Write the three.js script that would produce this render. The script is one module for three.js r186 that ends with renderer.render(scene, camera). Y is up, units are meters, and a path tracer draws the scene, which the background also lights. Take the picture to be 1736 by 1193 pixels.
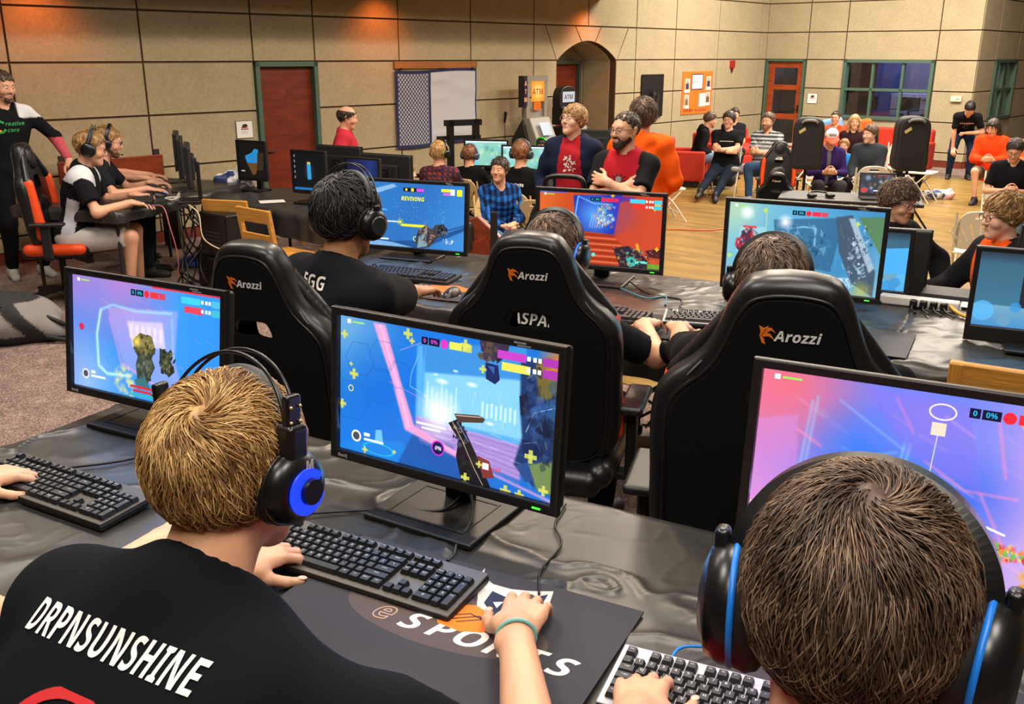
import * as THREE from 'three';
import { RoundedBoxGeometry } from 'three/addons/geometries/RoundedBoxGeometry.js';
import { DecalGeometry } from 'three/addons/geometries/DecalGeometry.js';
import { TextGeometry } from 'three/addons/geometries/TextGeometry.js';
import { FontLoader } from 'three/addons/loaders/FontLoader.js';
import { mergeGeometries, toCreasedNormals } from 'three/addons/utils/BufferGeometryUtils.js';
import { RectAreaLightUniformsLib } from 'three/addons/lights/RectAreaLightUniformsLib.js';

// ------------------------------------------------------------------ camera, light, exposure
const scene = new THREE.Scene();
scene.background = new THREE.Color(0x000000);
const CAM_H = 1.82;
const camera = new THREE.PerspectiveCamera(2 * Math.atan(596.5 / 1586.45) * 180 / Math.PI, 1736 / 1193, 0.05, 80);
camera.rotation.order = 'YXZ';
camera.position.set(0, CAM_H, 0);
camera.rotation.set(-17.6866 * Math.PI / 180, 0, 0.174 * Math.PI / 180);
scene.add(camera);
const renderer = new THREE.WebGLRenderer();
renderer.toneMapping = THREE.LinearToneMapping;
renderer.toneMappingExposure = 1.95;
renderer.shadowMap.enabled = true;
RectAreaLightUniformsLib.init();
const D2R = Math.PI / 180;
// ceiling lamps: [x, z, height of the ceiling it is set in, width, depth, brightness, warmth colour]
const LAMPS = [];
{
  const warm = 0xffe9d0, white = 0xfff5e6;
  // row of compact lamps in the high ceiling, parallel to the panelled back wall
  const ux = Math.cos(47.5 * D2R), uz = -Math.sin(47.5 * D2R), nx = -uz, nz = ux; // nx,nz points away from the wall into the hall
  for (const s of [-1.2, 1.6, 4.4, 7.2]) LAMPS.push([-2.69 + ux * s + nx * 4.6, -10.22 + uz * s + nz * 4.6, 4.3, 0.5, 0.5, 80, warm]);
  // broad lamps over the wooden floor
  for (const [x, z, p] of [[1.6, -7.2, 7], [4.6, -6.6, 9], [4.4, -10.4, 7], [7.4, -10.2, 16], [6.7, -13.4, 24], [4.5, -14.6, 35]]) LAMPS.push([x, z, 4.3, 1.2, 1.2, p, white]);
  // lamps over the gaming tables
  for (const [x, z] of [[-3.4, -5.4], [-1.6, -4.4], [0.6, -3.0], [-1.7, -1.2], [1.2, -0.2], [-0.2, 0.9]]) LAMPS.push([x, z, 4.3, 1.0, 1.0, 12, white]);
}
for (const [x, z, y, w, d, power, col] of LAMPS) {
  const l = new THREE.RectAreaLight(col, power, w, d);
  l.position.set(x, y - 0.03, z);
  l.rotation.x = -Math.PI / 2;
  l.castShadow = true;
  scene.add(l);
}
// ------------------------------------------------------------------ helpers
let seed = 12345;
const rnd = () => { seed = (seed + 0x6d2b79f5) | 0; let t = Math.imul(seed ^ (seed >>> 15), 1 | seed); t = (t + Math.imul(t ^ (t >>> 7), 61 | t)) ^ t; return ((t ^ (t >>> 14)) >>> 0) / 4294967296; };
const rr = (a, b) => a + (b - a) * rnd();
const V = (x = 0, y = 0, z = 0) => new THREE.Vector3(x, y, z);
const VA = (a) => (a.isVector3 ? a : V(a[0], a[1], a[2]));
const lerp = (a, b, t) => a + (b - a) * t;
const clamp = (x, a, b) => Math.min(b, Math.max(a, x));
const hash3 = (x, y, z) => { let h = Math.imul(x, 374761393) ^ Math.imul(y, 668265263) ^ Math.imul(z, 2147483647 ^ 0x5bd1e995); h = Math.imul(h ^ (h >>> 13), 1274126177); return ((h ^ (h >>> 16)) >>> 0) / 4294967296; };
function noise3(x, y, z) {
  const xi = Math.floor(x), yi = Math.floor(y), zi = Math.floor(z), f = (t) => t * t * (3 - 2 * t), u = f(x - xi), v = f(y - yi), w = f(z - zi);
  const L = (a, b, t) => a + (b - a) * t;
  return L(L(L(hash3(xi, yi, zi), hash3(xi + 1, yi, zi), u), L(hash3(xi, yi + 1, zi), hash3(xi + 1, yi + 1, zi), u), v),
    L(L(hash3(xi, yi, zi + 1), hash3(xi + 1, yi, zi + 1), u), L(hash3(xi, yi + 1, zi + 1), hash3(xi + 1, yi + 1, zi + 1), u), v), w) * 2 - 1;
}
const usedNames = {};
function numbered(n) { const k = usedNames[n] = (usedNames[n] ?? -1) + 1; return k ? n + '_' + String(k).padStart(3, '0') : n; }
function shade(o) { o.castShadow = true; o.receiveShadow = true; return o; }
function thing(name, label, category, pos = [0, 0, 0], turn = 0, group) {
  const o = new THREE.Group(); o.name = numbered(name); scene.add(o);
  o.position.set(...pos); o.rotation.y = turn * D2R; o.userData = { label, category };
  if (group) o.userData.group = group;
  return o;
}
function tag(o, label, category, group) { o.userData.label = label; o.userData.category = category; if (group) o.userData.group = group; return o; }
// plain geometry: position, normal, uv, not indexed
function flat(g) {
  const q = g.index ? g.toNonIndexed() : g;
  for (const k of Object.keys(q.attributes)) if (!['position', 'normal', 'uv'].includes(k)) q.deleteAttribute(k);
  if (!q.attributes.uv) q.setAttribute('uv', new THREE.BufferAttribute(new Float32Array(q.attributes.position.count * 2), 2));
  if (!q.attributes.normal) q.computeVertexNormals();
  return q;
}
function join(list) { return list.length === 1 ? list[0] : mergeGeometries(list.map(flat)); }
function obj(name, geos, m, parent) {
  const o = shade(new THREE.Mesh(Array.isArray(geos) ? join(geos) : geos, m));
  if (parent && parent !== scene) { o.name = name; parent.add(o); } else { o.name = numbered(name); scene.add(o); }
  return o;
}
function struct(name, geos, m, parent) { const o = obj(name, geos, m, parent || scene); if (!parent) o.userData.kind = 'structure'; return o; }
const bx = (w, h, d, x = 0, y = 0, z = 0) => { const g = new THREE.BoxGeometry(w, h, d); g.translate(x, y, z); return g; };
const rb = (w, h, d, r, x = 0, y = 0, z = 0, s = 2) => { const g = new RoundedBoxGeometry(w, h, d, s, Math.min(r, w / 2.01, h / 2.01, d / 2.01)); g.translate(x, y, z); return g; };
const UPV = V(0, 1, 0);
function bar(a, b, r, r2 = r, seg = 8) {   // round bar between two points
  a = VA(a); b = VA(b); const d = b.clone().sub(a), g = new THREE.CylinderGeometry(r2, r, d.length(), seg);
  g.applyQuaternion(new THREE.Quaternion().setFromUnitVectors(UPV, d.normalize())); g.translate((a.x + b.x) / 2, (a.y + b.y) / 2, (a.z + b.z) / 2); return g;
}
function beam(a, b, w, h, up = UPV) {   // square bar between two points
  a = VA(a); b = VA(b); const d = b.clone().sub(a), L = d.length(), z = d.normalize(), x = V().crossVectors(up, z); if (x.lengthSq() < 1e-6) x.set(1, 0, 0); x.normalize(); const y = V().crossVectors(z, x);
  const g = new THREE.BoxGeometry(w, h, L); g.applyMatrix4(new THREE.Matrix4().makeBasis(x, y, z)); g.translate((a.x + b.x) / 2, (a.y + b.y) / 2, (a.z + b.z) / 2); return g;
}
function tube(pts, r, seg = 24, rad = 6, closed = false) { return new THREE.TubeGeometry(new THREE.CatmullRomCurve3(pts.map(VA), closed), seg, r, rad, closed); }
function poly(pts, depth, bevel = 0, holes = [], seg = 2) {   // extruded outline in x,y, from z = 0 to depth
  const s = new THREE.Shape(pts.map((p) => new THREE.Vector2(p[0], p[1])));
  for (const h of holes) s.holes.push(new THREE.Path(h.map((p) => new THREE.Vector2(p[0], p[1]))));
  const g = new THREE.ExtrudeGeometry(s, { depth: depth - 2 * bevel, bevelEnabled: bevel > 0, bevelThickness: bevel, bevelSize: bevel, bevelOffset: -bevel, bevelSegments: seg, curveSegments: 8 }); g.translate(0, 0, bevel); return g;
}
function smoothLoop(pts, n = 80) { return new THREE.CatmullRomCurve3(pts.map((p) => V(p[0], p[1], 0)), true, 'centripetal').getPoints(n).slice(0, n).map((p) => [p.x, p.y]); }
const T = (g, x, y, z) => g.translate(x, y, z), RX = (g, a) => g.rotateX(a * D2R), RY = (g, a) => g.rotateY(a * D2R), RZ = (g, a) => g.rotateZ(a * D2R);
const lin = (hex) => new THREE.Color(hex);
const MC = new Map();
function mat(color, rough = 0.6, extra = {}) {
  const key = color + '|' + rough + '|' + Object.entries(extra).map(([k, v]) => k + (v?.uuid || v?.x || v)).join();
  if (!MC.has(key)) { const P = ['clearcoat', 'sheen', 'transmission', 'ior', 'specularIntensity'].some((k) => k in extra) ? THREE.MeshPhysicalMaterial : THREE.MeshStandardMaterial; MC.set(key, new P({ color, roughness: rough, ...extra })); }
  return MC.get(key);
}
function canvasTex(w, h, draw, repeat) {
  const c = document.createElement('canvas'); c.width = w; c.height = h; draw(c.getContext('2d'), w, h);
  const t = new THREE.CanvasTexture(c); t.colorSpace = THREE.SRGBColorSpace; t.magFilter = THREE.LinearFilter;
  if (repeat) { t.wrapS = t.wrapT = THREE.RepeatWrapping; t.repeat.set(...repeat); }
  return t;
}
function dataTex(n, fn, srgb = true) {   // tiling square of values 0..1
  const d = new Uint8Array(n * n * 4);
  for (let y = 0; y < n; y++) for (let x = 0; x < n; x++) { const c = fn(x / n, y / n), i = (y * n + x) * 4; for (let k = 0; k < 3; k++) d[i + k] = clamp(Math.round((c.length ? c[k] : c) * 255), 0, 255); d[i + 3] = 255; }
  const t = new THREE.DataTexture(d, n, n); t.wrapS = t.wrapT = THREE.RepeatWrapping; t.magFilter = THREE.LinearFilter; t.minFilter = THREE.LinearMipmapLinearFilter; t.generateMipmaps = true; if (srgb) t.colorSpace = THREE.SRGBColorSpace; t.needsUpdate = true; return t;
}
function tile(x, y, p, s = 0) {   // value noise that repeats every p cells
  const xi = Math.floor(x), yi = Math.floor(y), f = (t) => t * t * (3 - 2 * t), u = f(x - xi), v = f(y - yi), m = (a) => ((a % p) + p) % p, h = (a, b) => hash3(m(a) + s * 57, m(b) + s * 131, 7 + s);
  return lerp(lerp(h(xi, yi), h(xi + 1, yi), u), lerp(h(xi, yi + 1), h(xi + 1, yi + 1), u), v);
}
function uvBox(g, s = 1) {   // uv in metres by the way a face points
  const q = flat(g), p = q.attributes.position, n = q.attributes.normal, uv = q.attributes.uv;
  for (let i = 0; i < p.count; i++) { const ax = Math.abs(n.getX(i)), ay = Math.abs(n.getY(i)), az = Math.abs(n.getZ(i)); if (ay >= ax && ay >= az) uv.setXY(i, p.getX(i) / s, p.getZ(i) / s); else if (ax >= az) uv.setXY(i, p.getZ(i) / s, p.getY(i) / s); else uv.setXY(i, p.getX(i) / s, p.getY(i) / s); }
  return q;
}

// ------------------------------------------------------------------ soft bodies: a field of tapered capsules and ellipsoids, meshed with surface nets
const cap = (a, b, ra, rb2 = ra, o = {}) => ({ a: VA(a), b: VA(b), ra, rb: rb2, k: 0.02, ...o });
const ell = (c, X, Y, Z, r, o = {}) => ({ e: VA(c), X, Y, Z, r, k: 0.02, ...o });
function netMesh(prims, cell, opt = {}) {
  const lo = V(1e9, 1e9, 1e9), hi = V(-1e9, -1e9, -1e9);
  for (const p of prims) {
    if (p.e) { const R = Math.max(...p.r); p.lo = p.e.clone().addScalar(-R); p.hi = p.e.clone().addScalar(R); } else { const R = Math.max(p.ra, p.rb) * Math.max(1, p.f || 1); p.lo = p.a.clone().min(p.b).addScalar(-R); p.hi = p.a.clone().max(p.b).addScalar(R); }
    if (!p.sub) { lo.min(p.lo); hi.max(p.hi); }
  }
  const pad = cell * 2.5 + (opt.pad || 0); lo.addScalar(-pad); hi.addScalar(pad);
  const nx = Math.ceil((hi.x - lo.x) / cell) + 1, ny = Math.ceil((hi.y - lo.y) / cell) + 1, nz = Math.ceil((hi.z - lo.z) / cell) + 1, F = new Float32Array(nx * ny * nz).fill(0.2);
  for (const p of prims) {
    const m = cell * 2.5 + p.k + (opt.pad || 0), i0 = Math.max(0, Math.floor((p.lo.x - m - lo.x) / cell)), i1 = Math.min(nx - 1, Math.ceil((p.hi.x + m - lo.x) / cell)), j0 = Math.max(0, Math.floor((p.lo.y - m - lo.y) / cell)), j1 = Math.min(ny - 1, Math.ceil((p.hi.y + m - lo.y) / cell)), k0 = Math.max(0, Math.floor((p.lo.z - m - lo.z) / cell)), k1 = Math.min(nz - 1, Math.ceil((p.hi.z + m - lo.z) / cell));
    const bax = p.e ? 0 : p.b.x - p.a.x, bay = p.e ? 0 : p.b.y - p.a.y, baz = p.e ? 0 : p.b.z - p.a.z, bb = bax * bax + bay * bay + baz * baz || 1e-12, kk = p.k, ax = p.ax, ff = p.f, rm = p.e ? Math.min(...p.r) : 0;
    for (let k = k0; k <= k1; k++) for (let j = j0; j <= j1; j++) for (let i = i0; i <= i1; i++) {
      const x = lo.x + i * cell, y = lo.y + j * cell, z = lo.z + k * cell; let d;
      if (p.e) {
        const qx = x - p.e.x, qy = y - p.e.y, qz = z - p.e.z, u = (qx * p.X.x + qy * p.X.y + qz * p.X.z) / p.r[0], v = (qx * p.Y.x + qy * p.Y.y + qz * p.Y.z) / p.r[1], w = (qx * p.Z.x + qy * p.Z.y + qz * p.Z.z) / p.r[2];
        d = (Math.sqrt(u * u + v * v + w * w) - 1) * rm;
      } else {
        let qx = x - p.a.x, qy = y - p.a.y, qz = z - p.a.z; const h = clamp((qx * bax + qy * bay + qz * baz) / bb, 0, 1);
        qx -= bax * h; qy -= bay * h; qz -= baz * h;
        if (ax) { const c = qx * ax.x + qy * ax.y + qz * ax.z, e = c / ff - c; qx += ax.x * e; qy += ax.y * e; qz += ax.z * e; }
        d = Math.sqrt(qx * qx + qy * qy + qz * qz) - (p.ra + (p.rb - p.ra) * h); if (ax && ff < 1) d *= lerp(ff, 1, 0.4);
      }
      if (p.clip) for (const c of p.clip) { const e = (x - c[0].x) * c[1].x + (y - c[0].y) * c[1].y + (z - c[0].z) * c[1].z; if (e > d) d = e; }
      const id = (k * ny + j) * nx + i, f0 = F[id];
      if (p.sub) { const a = f0, b = -d, h = Math.max(kk - Math.abs(a - b), 0) / (kk || 1); F[id] = Math.max(a, b) + h * h * kk * 0.25; } else { const h = Math.max(kk - Math.abs(f0 - d), 0) / (kk || 1); F[id] = Math.min(f0, d) - h * h * kk * 0.25; }
    }
  }
  if (opt.noise) for (let k = 0, id = 0; k < nz; k++) for (let j = 0; j < ny; j++) for (let i = 0; i < nx; i++, id++) if (Math.abs(F[id]) < cell * 4 + 0.02) F[id] += opt.noise(lo.x + i * cell, lo.y + j * cell, lo.z + k * cell);
  const pos = [], idx = [], vid = new Int32Array(nx * ny * nz).fill(-1), at = (i, j, k) => (k * ny + j) * nx + i;
  const CO = [[0, 0, 0], [1, 0, 0], [0, 1, 0], [1, 1, 0], [0, 0, 1], [1, 0, 1], [0, 1, 1], [1, 1, 1]], ED = [[0, 1], [2, 3], [4, 5], [6, 7], [0, 2], [1, 3], [4, 6], [5, 7], [0, 4], [1, 5], [2, 6], [3, 7]], val = new Float32Array(8);
  for (let k = 0; k < nz - 1; k++) for (let j = 0; j < ny - 1; j++) for (let i = 0; i < nx - 1; i++) {
    let mask = 0; const b = at(i, j, k);
    val[0] = F[b]; val[1] = F[b + 1]; val[2] = F[b + nx]; val[3] = F[b + nx + 1]; val[4] = F[b + nx * ny]; val[5] = F[b + nx * ny + 1]; val[6] = F[b + nx * ny + nx]; val[7] = F[b + nx * ny + nx + 1];
    for (let c = 0; c < 8; c++) if (val[c] < 0) mask |= 1 << c;
    if (mask === 0 || mask === 255) continue;
    let sx = 0, sy = 0, sz = 0, n = 0;
    for (const [c, d] of ED) { if ((val[c] < 0) === (val[d] < 0)) continue; const t = val[c] / (val[c] - val[d]), A = CO[c], B = CO[d]; sx += A[0] + (B[0] - A[0]) * t; sy += A[1] + (B[1] - A[1]) * t; sz += A[2] + (B[2] - A[2]) * t; n++; }
    vid[b] = pos.length / 3; pos.push(lo.x + (i + sx / n) * cell, lo.y + (j + sy / n) * cell, lo.z + (k + sz / n) * cell);
  }
  const quad = (a, b, c, d, flip) => { if (a < 0 || b < 0 || c < 0 || d < 0) return; if (flip) idx.push(a, c, b, a, d, c); else idx.push(a, b, c, a, c, d); };
  for (let k = 1; k < nz - 1; k++) for (let j = 1; j < ny - 1; j++) for (let i = 1; i < nx - 1; i++) {
    const b = at(i, j, k), s = F[b] < 0;
    if (s !== (F[b + 1] < 0)) quad(vid[at(i, j - 1, k - 1)], vid[at(i, j, k - 1)], vid[b], vid[at(i, j - 1, k)], !s);
    if (s !== (F[b + nx] < 0)) quad(vid[at(i - 1, j, k - 1)], vid[at(i - 1, j, k)], vid[b], vid[at(i, j, k - 1)], !s);
    if (s !== (F[b + nx * ny] < 0)) quad(vid[at(i - 1, j - 1, k)], vid[at(i, j - 1, k)], vid[b], vid[at(i - 1, j, k)], !s);
  }
  const g = new THREE.BufferGeometry(); g.setAttribute('position', new THREE.Float32BufferAttribute(pos, 3)); g.setIndex(idx); g.computeVertexNormals();
  g.setAttribute('uv', new THREE.BufferAttribute(new Float32Array(pos.length / 3 * 2), 2));
  if (opt.color) { const c = new Float32Array(pos.length), n = g.attributes.normal; for (let i = 0; i < pos.length / 3; i++) { const q = opt.color(pos[i * 3], pos[i * 3 + 1], pos[i * 3 + 2], n.getX(i), n.getY(i), n.getZ(i)); c[i * 3] = q[0]; c[i * 3 + 1] = q[1]; c[i * 3 + 2] = q[2]; } g.setAttribute('color', new THREE.BufferAttribute(c, 3)); }
  return g;
}
const foldNoise = (amp, f = 1) => (x, y, z) => amp * (Math.sin(17 * f * x + 9 * f * y + 4 * Math.sin(7 * f * y + 3)) * 0.5 + Math.sin(23 * f * y - 13 * f * z + 5 * Math.sin(6 * f * x)) * 0.5 + 0.8 * noise3(x * 14 * f, y * 14 * f, z * 14 * f));
function ik(a, c, l1, l2, pole) {
  const d = c.clone().sub(a); let L = d.length(); const mx = (l1 + l2) * 0.998; if (L > mx) { c.copy(a).addScaledVector(d, mx / L); d.multiplyScalar(mx / L); L = mx; }
  const n = d.clone().normalize(), x = (L * L + l1 * l1 - l2 * l2) / (2 * L), h = Math.sqrt(Math.max(0, l1 * l1 - x * x)), p = pole.clone().addScaledVector(n, -pole.dot(n)).normalize();
  return a.clone().addScaledVector(n, x).addScaledVector(p, h);
}
// ------------------------------------------------------------------ people
const SKIN = { fair: 0xd9a283, pale: 0xe0b094, tan: 0xb98663, warm: 0xcf9470 };
const skinMat = {};
function handPrims(w, dir, up, side, pose, S = 1) {   // side +1: left hand, -1: right hand; w wrist, dir fingers, up back of the hand
  const Z = dir.clone().normalize(), X0 = V().crossVectors(up, Z).normalize(), Y = V().crossVectors(Z, X0), X = X0.clone().multiplyScalar(-side); // X towards the thumb
  const P = (x, y, z) => w.clone().addScaledVector(X, x * S).addScaledVector(Y, y * S).addScaledVector(Z, z * S), out = [], tips = [];
  const C = { mouse: [0.22, 0.42, 0.3], type: [0.3, 0.75, 0.45], rest: [0.3, 0.45, 0.35], fist: [1.25, 1.5, 0.9], hold: [0.8, 0.9, 0.5], flat: [0.12, 0.15, 0.1] }[pose] || [0.3, 0.45, 0.35];
  out.push(cap(P(0, -0.002, -0.03), P(0, 0, 0.02), 0.029 * S, 0.031 * S, { ax: Y, f: 0.72, k: 0.012 }), cap(P(0.004, -0.004, 0.03), P(0, -0.004, 0.07), 0.038 * S, 0.041 * S, { ax: Y, f: 0.42, k: 0.01 }));
  const fx = [0.03, 0.01, -0.011, -0.031], fz = [0.09, 0.096, 0.091, 0.082], fl = [0.072, 0.08, 0.074, 0.058], fr = [0.0093, 0.0095, 0.009, 0.0078], sp = pose === 'fist' ? 0.02 : pose === 'mouse' ? 0.1 : 0.16;
  for (let i = 0; i < 4; i++) {
    const root = P(fx[i], 0.002, fz[i]), r = fr[i] * S; out.push(cap(P(fx[i] * 0.55, 0, 0.015), root, 0.012 * S, r * 1.18, { k: 0.006 }));
    let a = 0, p = root; const yaw = fx[i] * sp / 0.03, L = [0.47, 0.3, 0.23];
    for (let s = 0; s < 3; s++) {
      a += C[s] * (1 + (i - 1.5) * 0.08); const d = Z.clone().multiplyScalar(Math.cos(a) * Math.cos(yaw)).addScaledVector(X, Math.cos(a) * Math.sin(yaw)).addScaledVector(Y, -Math.sin(a)), q = p.clone().addScaledVector(d, fl[i] * L[s] * S);
      out.push(cap(p, q, r * (1.08 - s * 0.08), r * (1 - s * 0.1), { k: s ? 0.002 : 0.004 })); if (s === 2) tips.push([q.clone(), d, Y.clone().multiplyScalar(Math.cos(a)).addScaledVector(Z, Math.sin(a)), r * 0.8]); p = q;
    }
  }
  const td = pose === 'fist' ? [[0.55, -0.35, 0.75], [-0.35, -0.5, 0.75], [-0.6, -0.4, 0.5]] : pose === 'type' ? [[0.7, -0.3, 0.6], [0.5, -0.15, 0.8], [0.3, -0.05, 0.95]] : [[0.75, -0.35, 0.6], [0.4, -0.2, 0.9], [0.15, -0.15, 1]], tl = [0.046, 0.034, 0.027]; let p = P(0.018, -0.006, 0.02); out.push(cap(P(0.01, -0.006, 0.045), p.clone().addScaledVector(X, 0.014 * S).addScaledVector(Z, 0.02 * S), 0.016 * S, 0.014 * S, { k: 0.012 }));
  for (let s = 0; s < 3; s++) { const t = td[s], d = X.clone().multiplyScalar(t[0]).addScaledVector(Y, t[1]).addScaledVector(Z, t[2]).normalize(), q = p.clone().addScaledVector(d, tl[s] * S); out.push(cap(p, q, (0.0135 - s * 0.0018) * S, (0.0122 - s * 0.0018) * S, { k: s ? 0.004 : 0.012 })); if (s === 2) tips.push([q.clone(), d, Y.clone(), 0.0085 * S]); p = q; }
  return { prims: out, tips };
}
const PALETTE = { blond: [0xa07a48, 0xbf9a62, 0x7c5a32, 0xd4b27c], darkblond: [0x8a6539, 0xa88250, 0x6b4a28, 0xc09a66], brown: [0x4d382a, 0x66503e, 0x382820, 0x7d6652], dark: [0x2b201a, 0x3a2d25, 0x1d1512, 0x4c3d33], black: [0x121013, 0x1c191d, 0x0b0a0b, 0x2c282c], ginger: [0x74482b, 0x8c5d3a, 0x5a3520, 0xa57448] };
const hairMats = {};
const hairMat = () => hairMats.m ??= new THREE.MeshStandardMaterial({ color: 0xffffff, roughness: 0.48, vertexColors: true });
const pick = (a) => a[Math.floor(rnd() * a.length) % a.length];
// hair: a cap over the skull and locks that run out from the crown
function makeHair(h, o, parent) {
  const { c, X, Y, Z, S } = h, cols = PALETTE[o.color].map((q) => lin(q)), t = (o.t ?? 0.012), n = o.n ?? 500, W = V(o.whorl?.[0] ?? 0.1, o.whorl?.[1] ?? 0.85, o.whorl?.[2] ?? -0.55).normalize();
  const L2W = (x, y, z) => c.clone().addScaledVector(X, x * S).addScaledVector(Y, y * S).addScaledVector(Z, z * S), pn = V(0, -0.75, 0.66), pd = o.line ?? 0.012;
  const wn = X.clone().multiplyScalar(pn.x).addScaledVector(Y, pn.y).addScaledVector(Z, pn.z), clip = [[L2W(0, 0, 0).addScaledVector(wn, pd * S), wn], [L2W(0, -0.085 - (o.nape ?? 0), 0), Y.clone().negate()]];
  const R = [0.077, 0.088, 0.098].map((r) => (r + t) * S), C0 = L2W(0, 0.035, -0.012), prims = [];
  if (o.bald) { // ring of hair round a bald crown
    prims.push(ell(C0, X, Y, Z, R.map((r) => r - 0.006 * S), { clip: [...clip, [L2W(0, 0.072, 0), Y]], k: 0.002 }));
  } else prims.push(ell(C0, X, Y, Z, R, { clip, k: 0.004 }));
  for (const l of o.locks || []) prims.push(cap(L2W(...l[0]), L2W(...l[1]), l[2] * S, l[3] * S, { k: 0.02 }));
  const cell = o.cell ?? 0.007 * S, fr = (o.freq ?? 1) * 60 / S, amp = (o.rough ?? 0.005) * S, cc = cols[0];
  const g = netMesh(prims, cell, { noise: (x, y, z) => { const q = V(x, y, z).sub(C0), u = q.dot(X), w = q.dot(Z), an = Math.atan2(u - W.x * 0.09 * S, w - W.z * 0.09 * S); return amp * (0.6 * Math.sin(an * 22 + 3 * noise3(x * fr * 0.4, y * fr * 0.4, z * fr * 0.4)) + noise3(x * fr, y * fr * 0.5, z * fr)); },
    color: (x, y, z) => { const q = noise3(x * fr * 1.7, y * fr * 0.6, z * fr * 1.7), k = q > 0.3 ? cols[1] : q < -0.3 ? cols[2] : cc; return [k.r, k.g, k.b]; } });
  const pos = [...g.attributes.position.array], nor = [...g.attributes.normal.array], col = [...g.attributes.color.array], idx = [...g.index.array];
  const E = (d, off) => V(d.x * (R[0] + off), d.y * (R[1] + off), d.z * (R[2] + off));
  let made = 0, tries = 0;
  while (made < n && tries++ < n * 12) {
    const d = V(rr(-1, 1), rr(-0.9, 1), rr(-1, 1)); if (d.lengthSq() > 1 || d.lengthSq() < 0.05) continue; d.normalize(); if (!o.bald && tries % 9 === 0) d.multiplyScalar(0.4).addScaledVector(W, 0.85).normalize();
    const e0 = E(d, 0); if (pn.dot(V(e0.x, e0.y + 0.035 * S, e0.z - 0.012 * S)) > (pd - 0.004) * S || e0.y + 0.035 * S < (-0.08 - (o.nape ?? 0)) * S) continue;
    if (o.bald && d.y > 0.3) continue;
    made++;
    const steps = 5, len = (o.len ?? 0.045) * rr(0.6, 1.25) * S, w = (o.w ?? 0.0022) * rr(0.6, 1.3) * S, up = (o.lift ?? 0.008) * rr(0.3, 1.3) * S, kn = noise3(d.x * 7 + 9, d.y * 7, d.z * 7) + rr(-0.55, 0.55), k = cols[kn > 0.45 ? 3 : kn > 0.05 ? 1 : kn > -0.35 ? 0 : 2], br = rr(0.9, 1.35), ph = rr(0, 6.28), sw = rr(-0.5, 0.5) * (o.messy ?? 1);
    let cur = d.clone(); const pts = [];
    for (let s = 0; s <= steps; s++) {
      const f = s / steps, off = -0.004 * S + up * Math.sin(Math.min(1, f * 1.25) * 1.9) , p = E(cur, off);
      if (o.curl) { const rad = o.curl * S * f; p.x += Math.sin(ph + f * 9) * rad; p.y += Math.cos(ph + f * 9) * rad * 0.7; p.z += Math.cos(ph * 1.3 + f * 8) * rad; }
      if (o.drop) p.y -= o.drop * S * f * f;
      pts.push(C0.clone().addScaledVector(X, p.x).addScaledVector(Y, p.y).addScaledVector(Z, p.z));
      let fl = cur.clone().addScaledVector(W, -cur.dot(W)); if (fl.length() < 0.05) fl.set(rr(-1, 1), 0, rr(-1, 1)); fl.normalize();
      const sp = V().crossVectors(W, cur); if (sp.lengthSq() > 1e-6) sp.normalize(); const near = clamp(1.2 - cur.distanceTo(W) * 1.3, 0, 1);
      fl.addScaledVector(sp, near * 1.1 + sw).addScaledVector(V(0, -1, 0), 0.5 * (1 - near)); if (o.comb) fl.addScaledVector(V(...o.comb), 0.8);
      fl.addScaledVector(cur, -fl.dot(cur)).normalize(); cur.addScaledVector(fl, len / steps / (0.1 * S)).normalize();
    }
    const b0 = pos.length / 3;
    for (let s = 0; s <= steps; s++) {
      const tan = pts[Math.min(steps, s + 1)].clone().sub(pts[Math.max(0, s - 1)]).normalize(), out = pts[s].clone().sub(C0).normalize(), sd = V().crossVectors(tan, out).normalize(), up2 = V().crossVectors(sd, tan), rad = w * (s === 0 ? 0.8 : 1 - 0.85 * (s / steps) ** 1.6);
      for (const [u, v] of [[-1, -0.3], [1, -0.3], [0, 0.75]]) { const q = pts[s].clone().addScaledVector(sd, u * rad).addScaledVector(up2, v * rad), nn = sd.clone().multiplyScalar(u).addScaledVector(up2, v * 1.6 + 0.2).normalize(); pos.push(q.x, q.y, q.z); nor.push(nn.x, nn.y, nn.z); col.push(k.r * br, k.g * br, k.b * br); }
      if (s) for (let e = 0; e < 3; e++) { const a = b0 + (s - 1) * 3 + e, b = b0 + (s - 1) * 3 + (e + 1) % 3, c2 = a + 3, d2 = b + 3; idx.push(a, d2, b, a, c2, d2); }
    }
  }
  const G = new THREE.BufferGeometry(); G.setAttribute('position', new THREE.Float32BufferAttribute(pos, 3)); G.setAttribute('normal', new THREE.Float32BufferAttribute(nor, 3)); G.setAttribute('color', new THREE.Float32BufferAttribute(col, 3)); G.setIndex(idx);
  return obj('hair', G, hairMat(), parent);
}
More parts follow.
